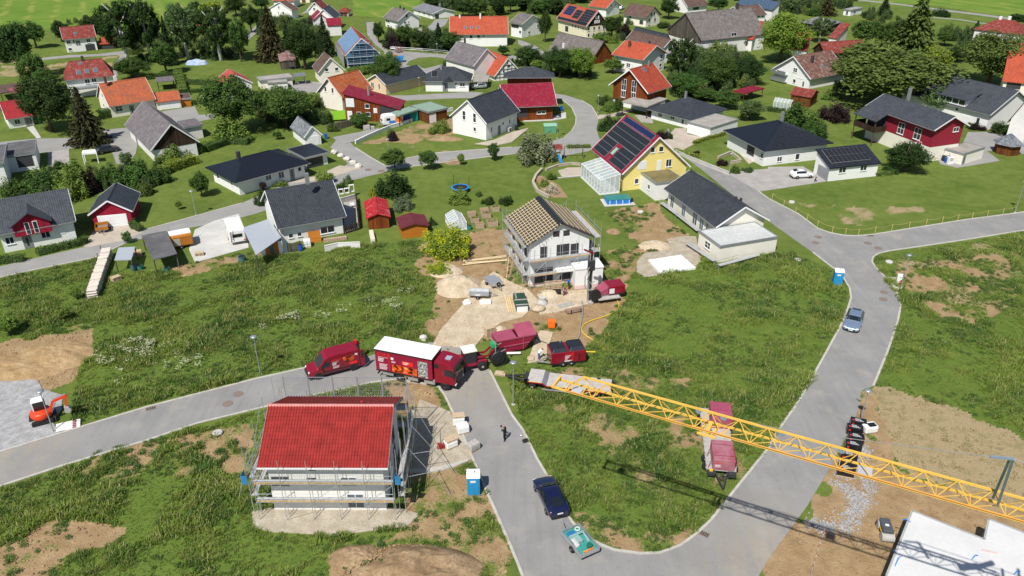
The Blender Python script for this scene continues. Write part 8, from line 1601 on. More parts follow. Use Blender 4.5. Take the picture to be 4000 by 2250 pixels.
# ================================================================ site and garden objects
STEEL=mat("lamp_pole",(.38,.41,.43),.45,.1,4,.5)
def lamp(label,b,t):
 b=G(*b); h=max(2.5,HT(b,*t)); root=thing("street_lamp",label,'street lamp',(b.x,b.y,0),0,"street lamps of the new estate")
 part(root,"pole",MB().tube([(0,0,0),(0,0,h*.35),(0,0,h-.3)],[.07,.055,.045],8),STEEL); part(root,"lamp_head",MB().lathe([(.07,h-.42),(.11,h-.3),(.10,h-.12)],10),TRIM); part(root,"shade",MB().lathe([(.12,h-.14),(.36,h-.10),(.38,h-.06),(.2,h+.02),(.03,h+.05)],16),STEEL,True); part(root,"foot",MB().lathe([(.2,-.02),(.2,.05)],8),CONC)
for lab,b,t in [("street lamp at the meadow edge left of the maroon van",(1017,1462),(993,1313)),("street lamp in front of the low-bed trailer",(2005,1580),(2006,1413)),("street lamp by the white cabinet at the road fork",(3520,1120),(3553,994)),("street lamp behind the black-wrapped pallets",(3357,1660),(3397,1523)),("street lamp leaning before the orange excavator",(210,1687),(157,1526)),("street lamp on the slope lawn above the caravan yard",(766,842),(746,744)),("street lamp at the right end of the rope fence",(3965,829),(4002,707)),("street lamp beside the young trees at the upper lane",(1519,615),(1513,542)),("street lamp at the road bend by the timber house",(2335,439),(2338,371)),("street lamp next to the green box by the maroon roof",(2177,540),(2179,453)),("street lamp at the stone garden by the long bungalow",(2847,683),(2857,598)),("street lamp at the white hipped bungalow",(1639,356),(1637,302)),("street lamp on the traffic island of the village",(1708,210),(1707,170))]: lamp(lab,b,t)
def loo(label,b,d,s=1.0):
 b=GT(*b); root=thing("portable_toilet",label,'toilet',(b.x,b.y,0),d,"portable toilets"); BL=mat("toilet_blue",(.02,.26,.52),.45,.08,2)
 part(root,"cabin",MB().box(-.57,.57,0,1.14,.1,2.05),BL,bev=.04); part(root,"roof",MB().prism([(-.05,2.02),(1.2,2.02),(1.1,2.2),(.57,2.3),(.05,2.2)],-.62,.62),TARPW,bev=.04); part(root,"door",MB().box(-.45,.45,-.03,.01,.15,1.9),BL); part(root,"door_label",MB().box(-.28,.2,-.04,-.028,1.55,1.78),KWHT); part(root,"vent_pipe",MB().cyl((.1,.5,2.2),(.1,.5,2.42),.05,8),GREYT); part(root,"base",MB().box(-.6,.6,-.03,1.17,0,.1),GREYT); part(root,"door_rib",MB().box(-.02,.02,-.05,-.03,.2,1.5),BL)
loo("blue portable toilet with white roof beside the near road",('13',2190,643),math.radians(2)); loo("blue portable toilet at the bend of the right road",('31',695,1428),math.radians(-12))
pts_=[(43,550),(157,618),(275,690),(392,758),(497,826),(645,885),(777,905),(907,910),(1075,888),(1241,865),(1417,838),(1588,813),(1750,788),(1905,765),(2050,745),(2203,722),(2357,705),(2480,682)]; P=[GT('31',*p) for p in pts_]
fe=thing("rope_fence","low fence of yellow posts and rope along the upper right lawn",'fence',P[0],0); YP=mat("yellow_post",(.46,.39,.15),.7,.1)
for p in P: q=p-P[0]; part(fe,"post",MB().box(q.x-.045,q.x+.045,q.y-.045,q.y+.045,0,1.0),YP)
for a,b in zip(P[:-1],P[1:]): a=a-P[0]; b=b-P[0]; part(fe,"rope",MB().tube([a+Vector((0,0,.92)),(a+b)/2+Vector((0,0,.72)),b+Vector((0,0,.92))],.018,5),YP)
MANH=mat("manhole_iron",(.22,.17,.14),.7,.2,5);
for i,(lab,pt,r) in enumerate([("manhole at the road fork, left upper",('31',505,935),.42),("manhole at the road fork, left lower",('31',480,992),.42),("manhole in the right branch of the fork",('31',1005,997),.45),("manhole at the corner of the right branch",('31',1108,1047),.45),("upper manhole before the silver car",('32',1165,42),.4),("lower manhole before the silver car",('32',1158,112),.4),("right manhole on the left road",('02',2395,1065),.42),("left manhole on the left road",('02',2290,1162),.42),("manhole in the sandy site entrance",('12',2185,453),.45),("manhole at the lane before the black bungalow",('11',1128,258),.5),("second manhole at the lane near the light tree",('11',1258,272),.5)]):
 g=GT(*pt); solo("manhole_cover",MB().lathe([(r*1.3,0),(r*1.3,.012)],18).lathe([(r,.012),(r,.02)],18),[MANH],lab,'manhole',(g.x,g.y,.028),0,"manhole covers")
for lab,pt in [("white concrete shaft lid on the upper right lawn",('31',238,587)),("white concrete shaft lid near the fork lamp",('31',1217,1190)),("white concrete shaft lid in the weeds left of the toilet",('31',295,1170)),("white concrete shaft lid beside the left road",('03',2190,18)),("round shaft ring in the bare garden",('21',1290,685))]:
 g=GT(*pt); solo("shaft_lid",MB().lathe([(.5,0),(.5,.18),(.42,.24)],16),CONC,lab,'shaft',(g.x,g.y,0),0,"shaft lids")
for lab,pt,d in [("kerb drain on the left road",('02',1517,1210),.42),("rusty drain in the loop bend",('23',1925,1025),-.6),("drain at the rope fence bend",('31',1030,922),.1)]:
 g=GT(*pt); o=thing("road_drain",lab,'drain',(g.x,g.y,.02),d); part(o,"frame",MB().box(-.5,.5,-.3,.3,0,.015),MANH)
 for k in range(5): part(o,"slot",MB().box(-.4+k*.18,-.32+k*.18,-.22,.22,.015,.02),BLK)
def person(label,b,h,cols,pose,d=0.0):
 """one skinned body, clothes coloured by height bands"""
 b=G(*b) if len(b)==2 else b; root=thing("person",label,'person',(b.x,b.y,0.03),d); s=h/1.78
 J={'hip':(0,0,.95),'ch':(0,0,1.32),'nk':(0,.0,1.5),'hd':(.02,0,1.63),'ht':(.02,0,1.74),'ls':(0,.19,1.42),'rs':(0,-.19,1.42),'lh':(0,.1,.9),'rh':(0,-.1,.9),'lk':(.03,.11,.5),'rk':(.03,-.11,.5),'lf':(0,.12,.06),'rf':(0,-.12,.06),'lt':(.16,.13,.03),'rt':(.16,-.13,.03),'le':(0,.27,1.14),'re':(0,-.27,1.14),'lw':(.1,.28,.9),'rw':(.1,-.28,.9),'lp':(.14,.28,.82),'rp':(.14,-.28,.82)}
 if pose=='photo': J.update(le=(.18,.26,1.2),re=(.18,-.26,1.2),lw=(.26,.06,1.52),rw=(.26,-.06,1.52),lp=(.28,.04,1.58),rp=(.28,-.04,1.58),lf=(-.08,.16,.06),lt=(.08,.18,.03))
 if pose=='bend': J.update(ch=(.22,0,1.22),nk=(.36,0,1.3),hd=(.46,0,1.36),ht=(.56,0,1.42),ls=(.3,.19,1.26),rs=(.3,-.19,1.26),le=(.38,.24,1.0),re=(.38,-.24,1.0),lw=(.5,.18,.8),rw=(.5,-.18,.8),lp=(.54,.16,.74),rp=(.54,-.16,.74))
 if pose=='kneel': J.update({k:(v[0],v[1],v[2]-.38) for k,v in J.items() if v[2]>.8});
 if pose=='kneel': J.update(lk=(.34,.12,.42),rk=(.3,-.12,.12),lf=(.25,.12,.06),lt=(.42,.13,.03),rf=(-.12,-.12,.08),rt=(-.2,-.12,.05),lw=(.38,.15,.6),rw=(.38,-.15,.6),le=(.2,.25,.8),re=(.2,-.25,.8),lp=(.44,.13,.54),rp=(.44,-.13,.54))
 if pose=='walk': J.update(lf=(.22,.11,.06),lt=(.38,.11,.04),lk=(.2,.11,.52),rf=(-.26,-.11,.1),rt=(-.12,-.11,.03),lw=(-.12,.28,.92),rw=(.25,-.27,.98),lp=(-.14,.28,.84),rp=(.31,-.27,.92))
 R={'hip':.16,'ch':.17,'nk':.065,'hd':.10,'ht':.085,'ls':.075,'rs':.075,'lh':.1,'rh':.1,'lk':.072,'rk':.072,'lf':.05,'rf':.05,'lt':.04,'rt':.04,'le':.05,'re':.05,'lw':.036,'rw':.036,'lp':.042,'rp':.042}
 E=[('hip','ch'),('ch','nk'),('nk','hd'),('hd','ht'),('ch','ls'),('ch','rs'),('ls','le'),('le','lw'),('lw','lp'),('rs','re'),('re','rw'),('rw','rp'),('hip','lh'),('hip','rh'),('lh','lk'),('lk','lf'),('lf','lt'),('rh','rk'),('rk','rf'),('rf','rt')]; K=list(J); me=bpy.data.meshes.new("body"); me.from_pydata([tuple(c*s for c in J[k]) for k in K],[(K.index(a),K.index(b_)) for a,b_ in E],[])
 o=bpy.data.objects.new("body",me); COL.objects.link(o); md=o.modifiers.new("skin",'SKIN'); sv=me.skin_vertices[0].data
 for i,k in enumerate(K): sv[i].radius=(R[k]*s,R[k]*s*(1.0 if k not in('ch','hip') else 1.15)); sv[i].use_root=(k=='hip')
 o.modifiers.new("sub",'SUBSURF').levels=1; bpy.context.view_layer.update(); m2=bpy.data.meshes.new_from_object(o.evaluated_get(bpy.context.evaluated_depsgraph_get())); bpy.data.objects.remove(o); m2.name="body"
 SKIN=mat("skin",(.45,.26,.18),.6,.1); ms=[mat("cloth_%s"%c if isinstance(c,str) else "cloth",c,.8,.15,6) for c in cols[:2]]+[SKIN,mat("hair_"+cols[2],cols[2],.8,.1,6),mat("shoe_leather",(.03,.025,.02),.7,.1)]
 m2.materials.clear()
 for m_ in ms: m2.materials.append(m_)
 hipz=J['hip'][2]*s; nkz=J['nk'][2]*s
 for p in m2.polygons:
  c=p.center; near=lambda k,t: (c-Vector(J[k])*s).length<t*s
  if near('hd',.17) or near('ht',.15): p.material_index=3 if c.x<(J['hd'][0]-.0)*s or c.z>(J['hd'][2]+.09)*s else 2
  elif near('lp',.1) or near('rp',.1) or near('lw',.12) or near('rw',.12): p.material_index=2
  elif near('lt',.12) or near('rt',.12) or near('lf',.1) or near('rf',.1): p.material_index=4
  elif c.z>hipz+.02*s or near('le',.14) or near('re',.14): p.material_index=0
  else: p.material_index=1
  p.use_smooth=True
 q=bpy.data.objects.new("body",m2); COL.objects.link(q); q.parent=root; return root
pr=person("person in black holding a camera up on the near road",(1972,1722),1.85,('181818','15161a','3a2415'),'photo',math.radians(150)); part(pr,"camera",MB().cbox((.40,0,1.62),(.14,.18,.13)),BLK)
person("worker in bright blue shirt at the shell entrance",(2223,1128),1.85,('1f6fd0','3a3a38','4a3020'),'bend',math.radians(200)); person("person in grey shirt kneeling by the tripod at the shell",(2201,1152),1.75,('8a8f94','5a3030','3a2415'),'kneel',math.radians(-30)); person("person in white shirt and jeans at the compressor drawbar",(2104,1406),1.8,('e8e8e8','3a5f9a','5a3a22'),'bend',math.radians(20)); person("person standing behind the white compact car",(3185,711),1.75,('b9b4b8','3a4450','6a5a4a'),'walk',math.radians(180))
g=GT('23',135,100); o=thing("bag","black camera bag lying at the kerb",'bag',(g.x,g.y,.02),.4); part(o,"body",MB().box(-.3,.3,-.2,.2,0,.25),BLK,bev=.08); part(o,"strap",MB().tube([(-.25,0,.25),(0,.05,.4),(.25,0,.25)],.02,5),BLK); g=GT('23',90,45); o=thing("drone_case","small grey drone landing pad box beside the black bag",'box',(g.x,g.y,.02),.2); part(o,"body",MB().box(-.15,.15,-.12,.12,0,.1),GREYT,bev=.02); part(o,"lid",MB().box(-.08,.08,-.07,.07,.1,.12),TRIM)
PALW=mat("pallet_wood",(.55,.42,.28),.85,.2,5)
def pallet_mesh():
 mb=MB()
 for k in range(7): mb.box(-.6,.6,-.4+k*.115,-.30+k*.115,.122,.144)
 for k in (-.36,0,.36): mb.box(-.6,.6,k-.05,k+.05,0,.02)
 for x in (-.55,0,.55):
  mb.box(x-.05,x+.05,-.4,.4,.1,.12)
  for k in (-.36,0,.36): mb.box(x-.05,x+.05,k-.05,k+.05,.02,.1)
 return mb.mesh("pallet",PALW)
PALM=pallet_mesh()
def pallets(name,label,b,n,d,top=None,s=1.0):
 root=thing(name,label,'pallet',(b.x,b.y,.03),d)
 for i in range(n): o=part(root,"pallet",PALM,None); o.location=(random.uniform(-.03,.03),random.uniform(-.03,.03),i*.146*s); o.rotation_euler=(0,0,random.uniform(-.05,.05)); o.scale=(s,s,s)
 return root,n*.146*s
pallets("pallet_stack","stack of weathered pallets at the site entrance",GT('12',2350,475),8,.5); pallets("pallet_stack","single pallet lying in the grass beside the hose reel",GT('12',2460,862),1,-.25); pallets("pallet_stack","two pallets in the caravan yard",GT('01',2010,1115),3,.2); pallets("pallet_stack","crate of pallets by the left garden shed",GT('01',1170,1370),4,.9); pallets("pallet_stack","dark crates at the glass-roofed shelter",GT('01',1385,1120),5,.4)
for i,(lab,b,hh,m_) in enumerate([("pallet of white bags with a pallet on top at the roadside",GT('12',2040,1370),.8,TARPW),("pallet of white wrapped bags in the middle of the roadside row",GT('12',2080,1449),.7,TARPW),("pallet of grey boxes under a slatted crate at the roadside",GT('13',1960,150),.6,TARPW),("pallet of grey paving stones at the kerb",GT('13',2185,180),.6,DUSTY)]):
 r_,z=pallets("loaded_pallet",lab,b,1,.15+.2*i); part(r_,"load",MB().box(-.58,.58,-.42,.42,z,z+hh),m_,bev=.06)
 for k in range(3): part(r_,"sack",MB().box(-.55+k*.38,-.2+k*.38,-.4,.4,z+hh,z+hh+.12),m_,bev=.05)
 if i in (0,2): o=part(r_,"pallet",PALM,None); o.location=(0,0,z+hh+.13)
b=GT('13',1860,165); o=thing("tile_stack","small stack of red roof tiles on the gravel",'tiles',(b.x,b.y,.03),.1)
for k in range(12): part(o,"tile",MB().box(-.35+(k%3)*.25,-.14+(k%3)*.25,-.2,.25,(k//3)*.12,(k//3)*.12+.1),REDT)
BF=mat("black_film",(.015,.015,.017),.25,.15,3,spec=.6);
for i,(u,v,t) in enumerate([(895,1400,'32'),(860,20,'33'),(870,110,'33'),(845,190,'33'),(800,290,'33'),(790,370,'33'),(770,430,'33')]):
 b=GT(t,u,v); lab=["farthest black-wrapped insulation pack at the right road","second black-wrapped pack from the lamp","third black-wrapped pack from the lamp","middle black-wrapped pack under the jib","black-wrapped pack just below the jib chord","last but one black-wrapped pack near the brown soil","nearest black-wrapped pack at the end of the row"][i]
 o=thing("wrapped_pack",lab,'package',(b.x,b.y,0),math.radians(-18),"black-wrapped packs"); part(o,"pack",MB().box(-.75,.75,-.42,.42,.12,.95),BF,bev=.05); part(o,"pallet_board",MB().box(-.72,.72,-.4,.4,0,.12),PALW); part(o,"red_print",MB().box(-.6,-.42,-.427,-.42,.6,.78).box(-.6,-.42,-.2,-.02,.951,.956),KRED)
 for k in range(3): part(o,"white_print",MB().box(-.35,.45-.15*k,-.2+k*.16,-.14+k*.16,.951,.956),KWHT)
b=GT('32',1010,1440); o=thing("wrapped_pack","torn white and black film bale beside the roadside packs",'package',(b.x,b.y,0),.2); part(o,"bale",MB().box(-.7,.7,-.5,.5,.1,.9),TARPW,bev=.15); part(o,"black_film",MB().box(-.3,.5,-.4,.2,.85,.96),BF,bev=.05); part(o,"pallet_board",MB().box(-.6,.6,-.4,.4,0,.12),PALW)
a=GT('02',940,105); b=GT('01',1090,1120); d=b-a; Ln=d.length; an=math.atan2(d.y,d.x); lp=thing("log_pile","long pile of pale split logs in the left meadow",'log pile',(a.x,a.y,0),an)
LOGM=[mat("log_pale",(.72,.65,.56),.9,.2,4),mat("log_grey",(.60,.54,.47),.9,.2,4),mat("log_bark",(.36,.29,.23),.9,.2,4)]
LM=[MB().tube([(0,-.62,0),(0,.62,0)],.1,6).mesh("log",m_) for m_ in LOGM]; nl=75
for r_ in range(4):
 for k in range(nl): o=part(lp,"log",LM[(k*7+r_*3)%3 if (k*5+r_)%4==0 else (k%2)],None); o.location=((k+.5*(r_%2))*Ln/nl+random.uniform(-.04,.04),random.uniform(-.06,.06),.16+r_*.33); o.rotation_euler=(random.uniform(-.04,.04),0,random.uniform(-.10,.10)); o.scale=(1.0,1,1.5)
for x in np.linspace(0,Ln,6): part(lp,"stake",MB().box(x-.05,x+.05,.7,.8,0,1.7),WOODG)
a=GT('11',1180,1000); lp=thing("log_pile","small stack of split firewood beside the red metal shed",'log pile',(a.x,a.y,0),math.radians(104))
for r_ in range(4):
 for k in range(14): o=part(lp,"log",LM[k%2],None); o.location=(k*.26,0,.1+r_*.2); o.scale=(.9,.5,.9)
def canopy(name,label,cat,P,h,roofm,postm,th=.1,slope=0):
 P=[GT(*p,h) for p in P]; o=P[0].copy(); o.z=0; root=thing(name,label,cat,o,0); n=len(P); Q=[p-o for p in P]
 part(root,"roof",MB().add([(q.x,q.y,h-th) for q in Q]+[(q.x,q.y,h) for q in Q],[tuple(range(n))[::-1],tuple(range(n,2*n))]+[(i,(i+1)%n,n+(i+1)%n,n+i) for i in range(n)]),roofm)
 c=sum(Q,Vector())/n
 for q in Q: w=q+(c-q)*.06; part(root,"post",MB().box(w.x-.06,w.x+.06,w.y-.06,w.y+.06,0,h-th),postm)
 return root
canopy("carport","flat black felt carport between the log pile and the wood trailer",'carport',[('01',1540,1165),('01',1780,1100),('01',1670,870),('01',1420,915)],2.3,FLATD,WOODG)
canopy("shelter","small shelter with pale corrugated glass roof by the log pile",'shelter',[('01',1150,1165),('01',1320,1160),('01',1360,1030),('01',1190,1040)],2.0,glass_mat("corrugated_pale",(.50,.54,.60),.75,.25),WOODG)
canopy("party_tent","white party tent on the barn lawn",'tent',[('01',820,90),('01',970,80),('01',955,50),('01',830,62)],2.2,TARPW,TRIM,.35)
lean=canopy("greenhouse_porch","glazed lean-to of old windows beside the white house",'lean-to',[('01',2574,1115),('11',255,935),('11',130,750),('01',2440,840)],2.5,glass_mat("corrugated_pale"),WOODG);
fo=GT('11',60,1130); o=thing("window_wall","patchwork wall of old windows and orange boards on the lean-to",'wall',(fo.x,fo.y,0),math.radians(20))
for k in range(6): part(o,"panel",MB().box(k*.62,k*.62+.58,0,.06,.0,2.0),[TRIM,WOODO,GLL,WOODO,TRIM,GLL][k])
b=GT('01',1850,1050); o=thing("wood_trailer","orange wooden box body with white roof in the yard",'trailer',(b.x,b.y,0),math.radians(28)); part(o,"box",MB().box(-1.5,1.4,0,2.6,.5,1.9),WOODO); part(o,"roof",MB().box(-1.55,1.45,.9,2.7,1.9,2.02),TARPW); part(o,"grey_door",MB().box(-1.2,-.3,-.03,0,.6,1.7),DUSTY); part(o,"rack",MB().bar((-1.4,2.6,2),(-1.4,2.6,3),.04).bar((1.3,2.6,2),(1.3,2.6,3),.04).bar((-1.4,2.6,3),(1.3,2.6,3),.04),GREYT); wheel(o,-.3,-.05,.3,.2)
b=GT('01',1035,900); o=thing("box_trailer","small trailer with orange board sides before the red garage",'trailer',(b.x,b.y,.03),math.radians(25)); part(o,"floor",MB().box(-.9,.9,0,2.2,.5,.56),ZINC)
for bb in ((-.9,.9,0,.05),(-.9,.9,2.15,2.2),(-.9,-.85,.05,2.15),(.85,.9,.05,2.15)): part(o,"side_wall",MB().box(*bb,.56,1.05),WOODO)
wheel(o,-.95,1,.28,.18); wheel(o,.95,1,.28,.18); part(o,"drawbar",MB().bar((-.4,0,.5),(0,-1.1,.45),.06).bar((.4,0,.5),(0,-1.1,.45),.06),ALU)
def barrel(label,pt,r,h,m_,name="barrel"):
 g=GT(*pt); o=thing(name,label,'barrel',(g.x,g.y,0),0); part(o,"body",MB().lathe([(r*.9,0),(r,.05),(r*1.03,h*.5),(r,h-.05),(r*1.02,h)],16),m_,True); part(o,"rim",MB().lathe([(r*1.04,h-.03),(r*1.04,h+.02)],16),m_); part(o,"opening",MB().lathe([(r*.92,h+.02),(r*.92,h+.024)],14),BLK)
TG=mat("tub_green",(.03,.20,.15),.5,.1); TD=mat("tub_teal",(.06,.17,.18),.5,.1); BB=mat("barrel_blue",(.015,.10,.42),.4,.08)
barrel("dark green tub left of the pair by the shelter",('01',1355,1265),.45,.8,TD); barrel("bright green tub right of the pair by the shelter",('01',1415,1260),.4,.6,TG); barrel("green bucket at the black carport corner",('01',1680,1275),.4,.5,TG); barrel("large grey-green water tub at the yard edge",('01',2440,1185),.55,.9,TD); barrel("bright blue barrel in front of the white house",('11',453,1070),.33,.95,BB); barrel("green rain barrel beside the small greenhouse",('11',2150,860),.3,.7,TG)
g=GT('11',520,1040); o=thing("water_tank","white caged water tank beside the blue barrel",'tank',(g.x,g.y,0),math.radians(15)); part(o,"tank",MB().box(-.5,.5,-.1,.9,.15,1.1),TARPW,bev=.06); part(o,"cage",MB().bar((-.52,-.12,.15),(-.52,-.12,1.1),.03).bar((.52,-.12,.15),(.52,-.12,1.1),.03).bar((0,-.12,.15),(0,-.12,1.1),.03).bar((-.52,-.12,.6),(.52,-.12,.6),.03),ALU); part(o,"base",MB().box(-.5,.5,-.1,.9,0,.14),PALW)
g=GT('11',600,990); o=thing("leaning_board","orange board panel leaning at the white wall",'panel',(g.x,g.y,0),math.radians(22)); part(o,"board",MB().add([(-.9,0,0),(.9,0,0),(.9,.5,1.7),(-.9,.5,1.7),(-.9,.05,0),(.9,.05,0),(.9,.55,1.7),(-.9,.55,1.7)],[(0,1,2,3),(7,6,5,4),(0,4,5,1),(1,5,6,2),(2,6,7,3),(3,7,4,0)]),WOODO)
g=GT('11',800,975); o=thing("brick_pile","long stack of bricks on pallets at the white wall",'bricks',(g.x,g.y,0),math.radians(18))
BRK=mat("pale_brick",(.50,.36,.27),.9,.2,3)
for k in range(10):
 for j in range(3): part(o,"brick",MB().box(-1.7+k*.34,-1.4+k*.34,0,.4,j*.17,j*.17+.15),BRK)
def wall_line(name,label,P,h,w,m_,cat='wall'):
 P=[GT(*p) for p in P]; o=P[0].copy(); root=thing(name,label,cat,o,0)
 for a,b in zip(P[:-1],P[1:]):
  part(root,"wall_segment",MB().bar(a-o+Vector((0,0,h/2)),b-o+Vector((0,0,h/2)),w,h),m_); part(root,"coping",MB().bar(a-o+Vector((0,0,h+.03)),b-o+Vector((0,0,h+.03)),w+.08,.06),m_)
 return root
wall_line("garden_wall","white low wall at the lawn below the grey-roofed house",[('11',695,1080),('11',825,1050),('11',1050,1040)],.9,.12,WHITE2); wall_line("retaining_wall","stepped white wall below the painted caravan",[('10',1000,1449),('10',1120,1390),('10',1210,1350),('10',1340,1295),('10',1490,1250),('10',1700,1180),('10',1980,1112)],.7,.2,WHITE); wall_line("garden_wall","curved pale stone wall round the flower bed",[('21',300,265),('21',240,330),('21',210,400),('21',250,480),('21',370,545)],.5,.35,PAVEB); wall_line("garden_wall","pale stone edging above the solar house lawn",[('21',420,350),('21',690,325)],.12,.15,CONC); wall_line("garden_wall","stone edging arc at the gravel seat",[('21',340,270),('21',460,225),('21',600,205),('21',690,215)],.4,.3,PAVEB); wall_line("retaining_wall","curved pale wall of the corner garden at the road",[('21',1640,85),('21',1750,140),('21',1900,200),('21',2100,280),('21',2180,310)],.6,.2,CONC); wall_line("garden_wall","terrace pool wall of the black hipped house",[('21',2070,150),('21',2200,95),('21',2300,180),('21',2200,200)],.5,.25,PAVEB)
def picket(label,P,h,m_,step=.25,name="picket_fence"):
 P=[GT(*p) for p in P]; o=P[0].copy(); root=thing(name,label,'fence',o,0)
 for a,b in zip(P[:-1],P[1:]):
  n=max(2,int((b-a).length/step))
  for k in range(n): q=a+(b-a)*k/n-o; part(root,"picket",MB().box(q.x-step*.38,q.x+step*.38,q.y-.02,q.y+.02,0,h*random.uniform(.92,1.05)),m_)
  part(root,"rail",MB().bar(a-o+Vector((0,.05,h*.7)),b-o+Vector((0,.05,h*.7)),.05),m_)
picket("weathered picket fence before the maroon-roofed house",[('10',720,1330),('10',880,1290),('10',1020,1250)],1.6,WOODG); picket("grey picket fence beside the blue barrel",[('11',290,1090),('11',380,1085),('11',470,1060)],1.5,WOODG,.16); picket("dark board fence of the terrace beside the white house",[('11',890,905),('11',1040,860),('11',1010,560)],1.3,WOODD,.3)
o=thing("guard_rail","steel railing along the village bend",'railing',GT('10',1350,505),0); o0=GT('10',1350,505); rp=[GT('10',u,v)-o0 for u,v in ((1350,505),(1450,508),(1560,515),(1680,522),(1800,532),(1930,545))]
for q in rp: part(o,"post",MB().bar(q,q+Vector((0,0,1)),.1),ALU)
for z in (.5,.95): part(o,"rail",MB().tube([q+Vector((0,0,z)) for q in rp],.05,5),ALU)
STONE=mat("pale_boulder",(.60,.56,.50),.9,.12,2)
def boulder(label,pt,r,m_=None,sq=.8,group=None):
 g=GT(*pt) if isinstance(pt[0],str) else G(*pt); rng=random.Random(str(pt)); bm=bmesh.new(); bmesh.ops.create_icosphere(bm,subdivisions=2,radius=r)
 for v in bm.verts: v.co*=rng.uniform(.78,1.1); v.co.z=v.co.z*sq
 me=bpy.data.meshes.new("boulder"); bm.to_mesh(me); bm.free(); auto_uv(me); me.materials.append(m_ or STONE); solo("boulder",me,None,label,'boulder',(g.x,g.y,r*sq*.6),rng.uniform(0,3),group)
for i,(u,v) in enumerate([(787,93),(853,130),(913,163),(973,197),(1030,230)]): boulder(["first white boulder by the black garage","second white boulder from the black garage","middle white boulder of the drive row","fourth white boulder of the drive row","last white boulder nearest the lane"][i],('11',u,v),.75,STONE,.65,"white boulders along the drive")
boulder("grey boulder at the kerb behind the truck",('12',1685,515),.5); boulder("tan sandstone boulder left of the maroon container",(1955,1300),.75,SAND); boulder("second sandstone boulder nearer the maroon container",(1985,1322),.6,SAND); boulder("flat stone block before the compressor",C4(1170,540) and ('12',2574+0,1040) if False else (2073,1404),.45,SAND,.6)
for i,(u,v,w,d) in enumerate([(2175,735,1.3,.9),(2205,790,1.3,.9),(2255,850,1.3,1.0),(2300,700,1.3,.9),(2320,745,1.5,1.0),(2385,830,1.6,1.5),(2410,680,1.3,.9)]):
 b=GT('11',u,v); o=thing("raised_bed",["raised bed at the top left of the group by the greenhouse","second raised bed in the left column by the greenhouse","nearest raised bed in the left column","raised bed at the top of the middle column","planted raised bed in the middle column","large planted raised bed nearest the scaffold","raised bed at the upper right beside the scaffold"][i],'raised bed',(b.x,b.y,0),math.radians(14),"timber raised beds"); W_=mat("bed_timber",(.42,.31,.22),.85,.2,3)
 for bb in ((-w/2,w/2,0,.06),(-w/2,w/2,d-.06,d),(-w/2,-w/2+.06,.06,d-.06),(w/2-.06,w/2,.06,d-.06)): part(o,"board",MB().box(*bb,0,.75),W_)
 part(o,"soil",MB().box(-w/2+.06,w/2-.06,.06,d-.06,0,.66),SOILM)
 if i in (1,4,5,6): r2=np.random.default_rng(i); C=np.stack([r2.uniform(-w/2+.1,w/2-.1,90),r2.uniform(.1,d-.1,90),r2.uniform(.68,.95,90)],1); q=part(o,"plants",quads_mesh("plants",C,unit(90,r2)+np.array([0,0,1.]),unit(90,r2),r2.uniform(.1,.22,90),.7,r2.random(90),LEAF),None); q.color=(*GREEN_['l'],1)
def trampoline(label,pt,r,m_,net=True):
 b=GT(*pt); o=thing("trampoline",label,'trampoline',(b.x,b.y,0),.3); part(o,"mat",MB().lathe([(r*.85,.75),(r*.85,.77)],24),BLK); part(o,"edge_pad",MB().lathe([(r*.84,.76),(r*.84,.82),(r,.80),(r,.74)],24),m_)
 for k in range(6):
  a=k*math.pi/3; part(o,"leg",MB().cyl((r*.95*math.cos(a),r*.95*math.sin(a),0),(r*.95*math.cos(a),r*.95*math.sin(a),.76),.03,5),GREYT)
  if net and k%2==0: part(o,"net_pole",MB().cyl((r*math.cos(a),r*math.sin(a),.7),(r*1.05*math.cos(a),r*1.05*math.sin(a),2.6),.035,5),BLK)
trampoline("round trampoline with blue edge on the lawn",('11',2055,475),1.55,mat("pad_blue",(.02,.25,.72),.5,.08)); trampoline("dark trampoline below the rusty shed",('10',370,688),1.6,mat("pad_dark",(.03,.05,.09),.5,.1),False)
P=[GT('21',u,v,.8) for u,v in ((970,565),(1165,548),(1150,505),(955,520))]; c=sum(P,Vector())/4; po=thing("swimming_pool","blue frame pool with green cover on the lawn of the solar house",'pool',(c.x,c.y,0),math.radians(8)); PB=mat("pool_blue",(.02,.20,.62),.4,.1)
part(po,"wall",MB().box(-2.0,2.0,-1.15,1.15,0,.78),PB,bev=.1); part(po,"cover",MB().box(-2.05,2.05,-1.2,1.2,.78,.84),mat("pool_cover",(.03,.20,.20),.4,.1),bev=.04); part(po,"ground_sheet",MB().box(-2.6,2.7,-1.8,1.5,.0,.03),CONC)
for x in (-1.6,-.5,.6,1.7): part(po,"frame_leg",MB().bar((x,-1.2,.75),(x,-1.45,0),.07),TRIM)
part(po,"filter_pump",MB().box(2.2,2.6,-.6,-.2,0,.7),BLK,bev=.05); part(po,"ladder",MB().bar((2.1,.1,0),(2.05,.1,1.3),.05).bar((2.1,.5,0),(2.05,.5,1.3),.05).bar((2.08,.1,.5),(2.08,.5,.5),.04),ALU)
b=GT('21',465,160); o=thing("playhouse","wooden climbing tower with red roof and blue slide",'playhouse',(b.x,b.y,0),.2); WG=mat("green_timber",(.38,.42,.24),.8,.15)
for x in (-.6,.6):
 for y in (0,1.1): part(o,"post",MB().box(x-.06,x+.06,y-.06,y+.06,0,2.3),WG)
part(o,"platform",MB().box(-.65,.65,-.05,1.15,1.1,1.18),WG); part(o,"roof",MB().prism([(-.3,2.2),(1.4,2.2),(.55,3.0)],-.8,.8),RT['red']); part(o,"slide",MB().bar((0,-.05,1.15),(.1,-2.0,.1),.5,.06),PB); part(o,"yellow_panel",MB().box(-.6,.6,-.08,-.05,.1,1.0),mat("toy_yellow",(.75,.65,.05),.5,.1))
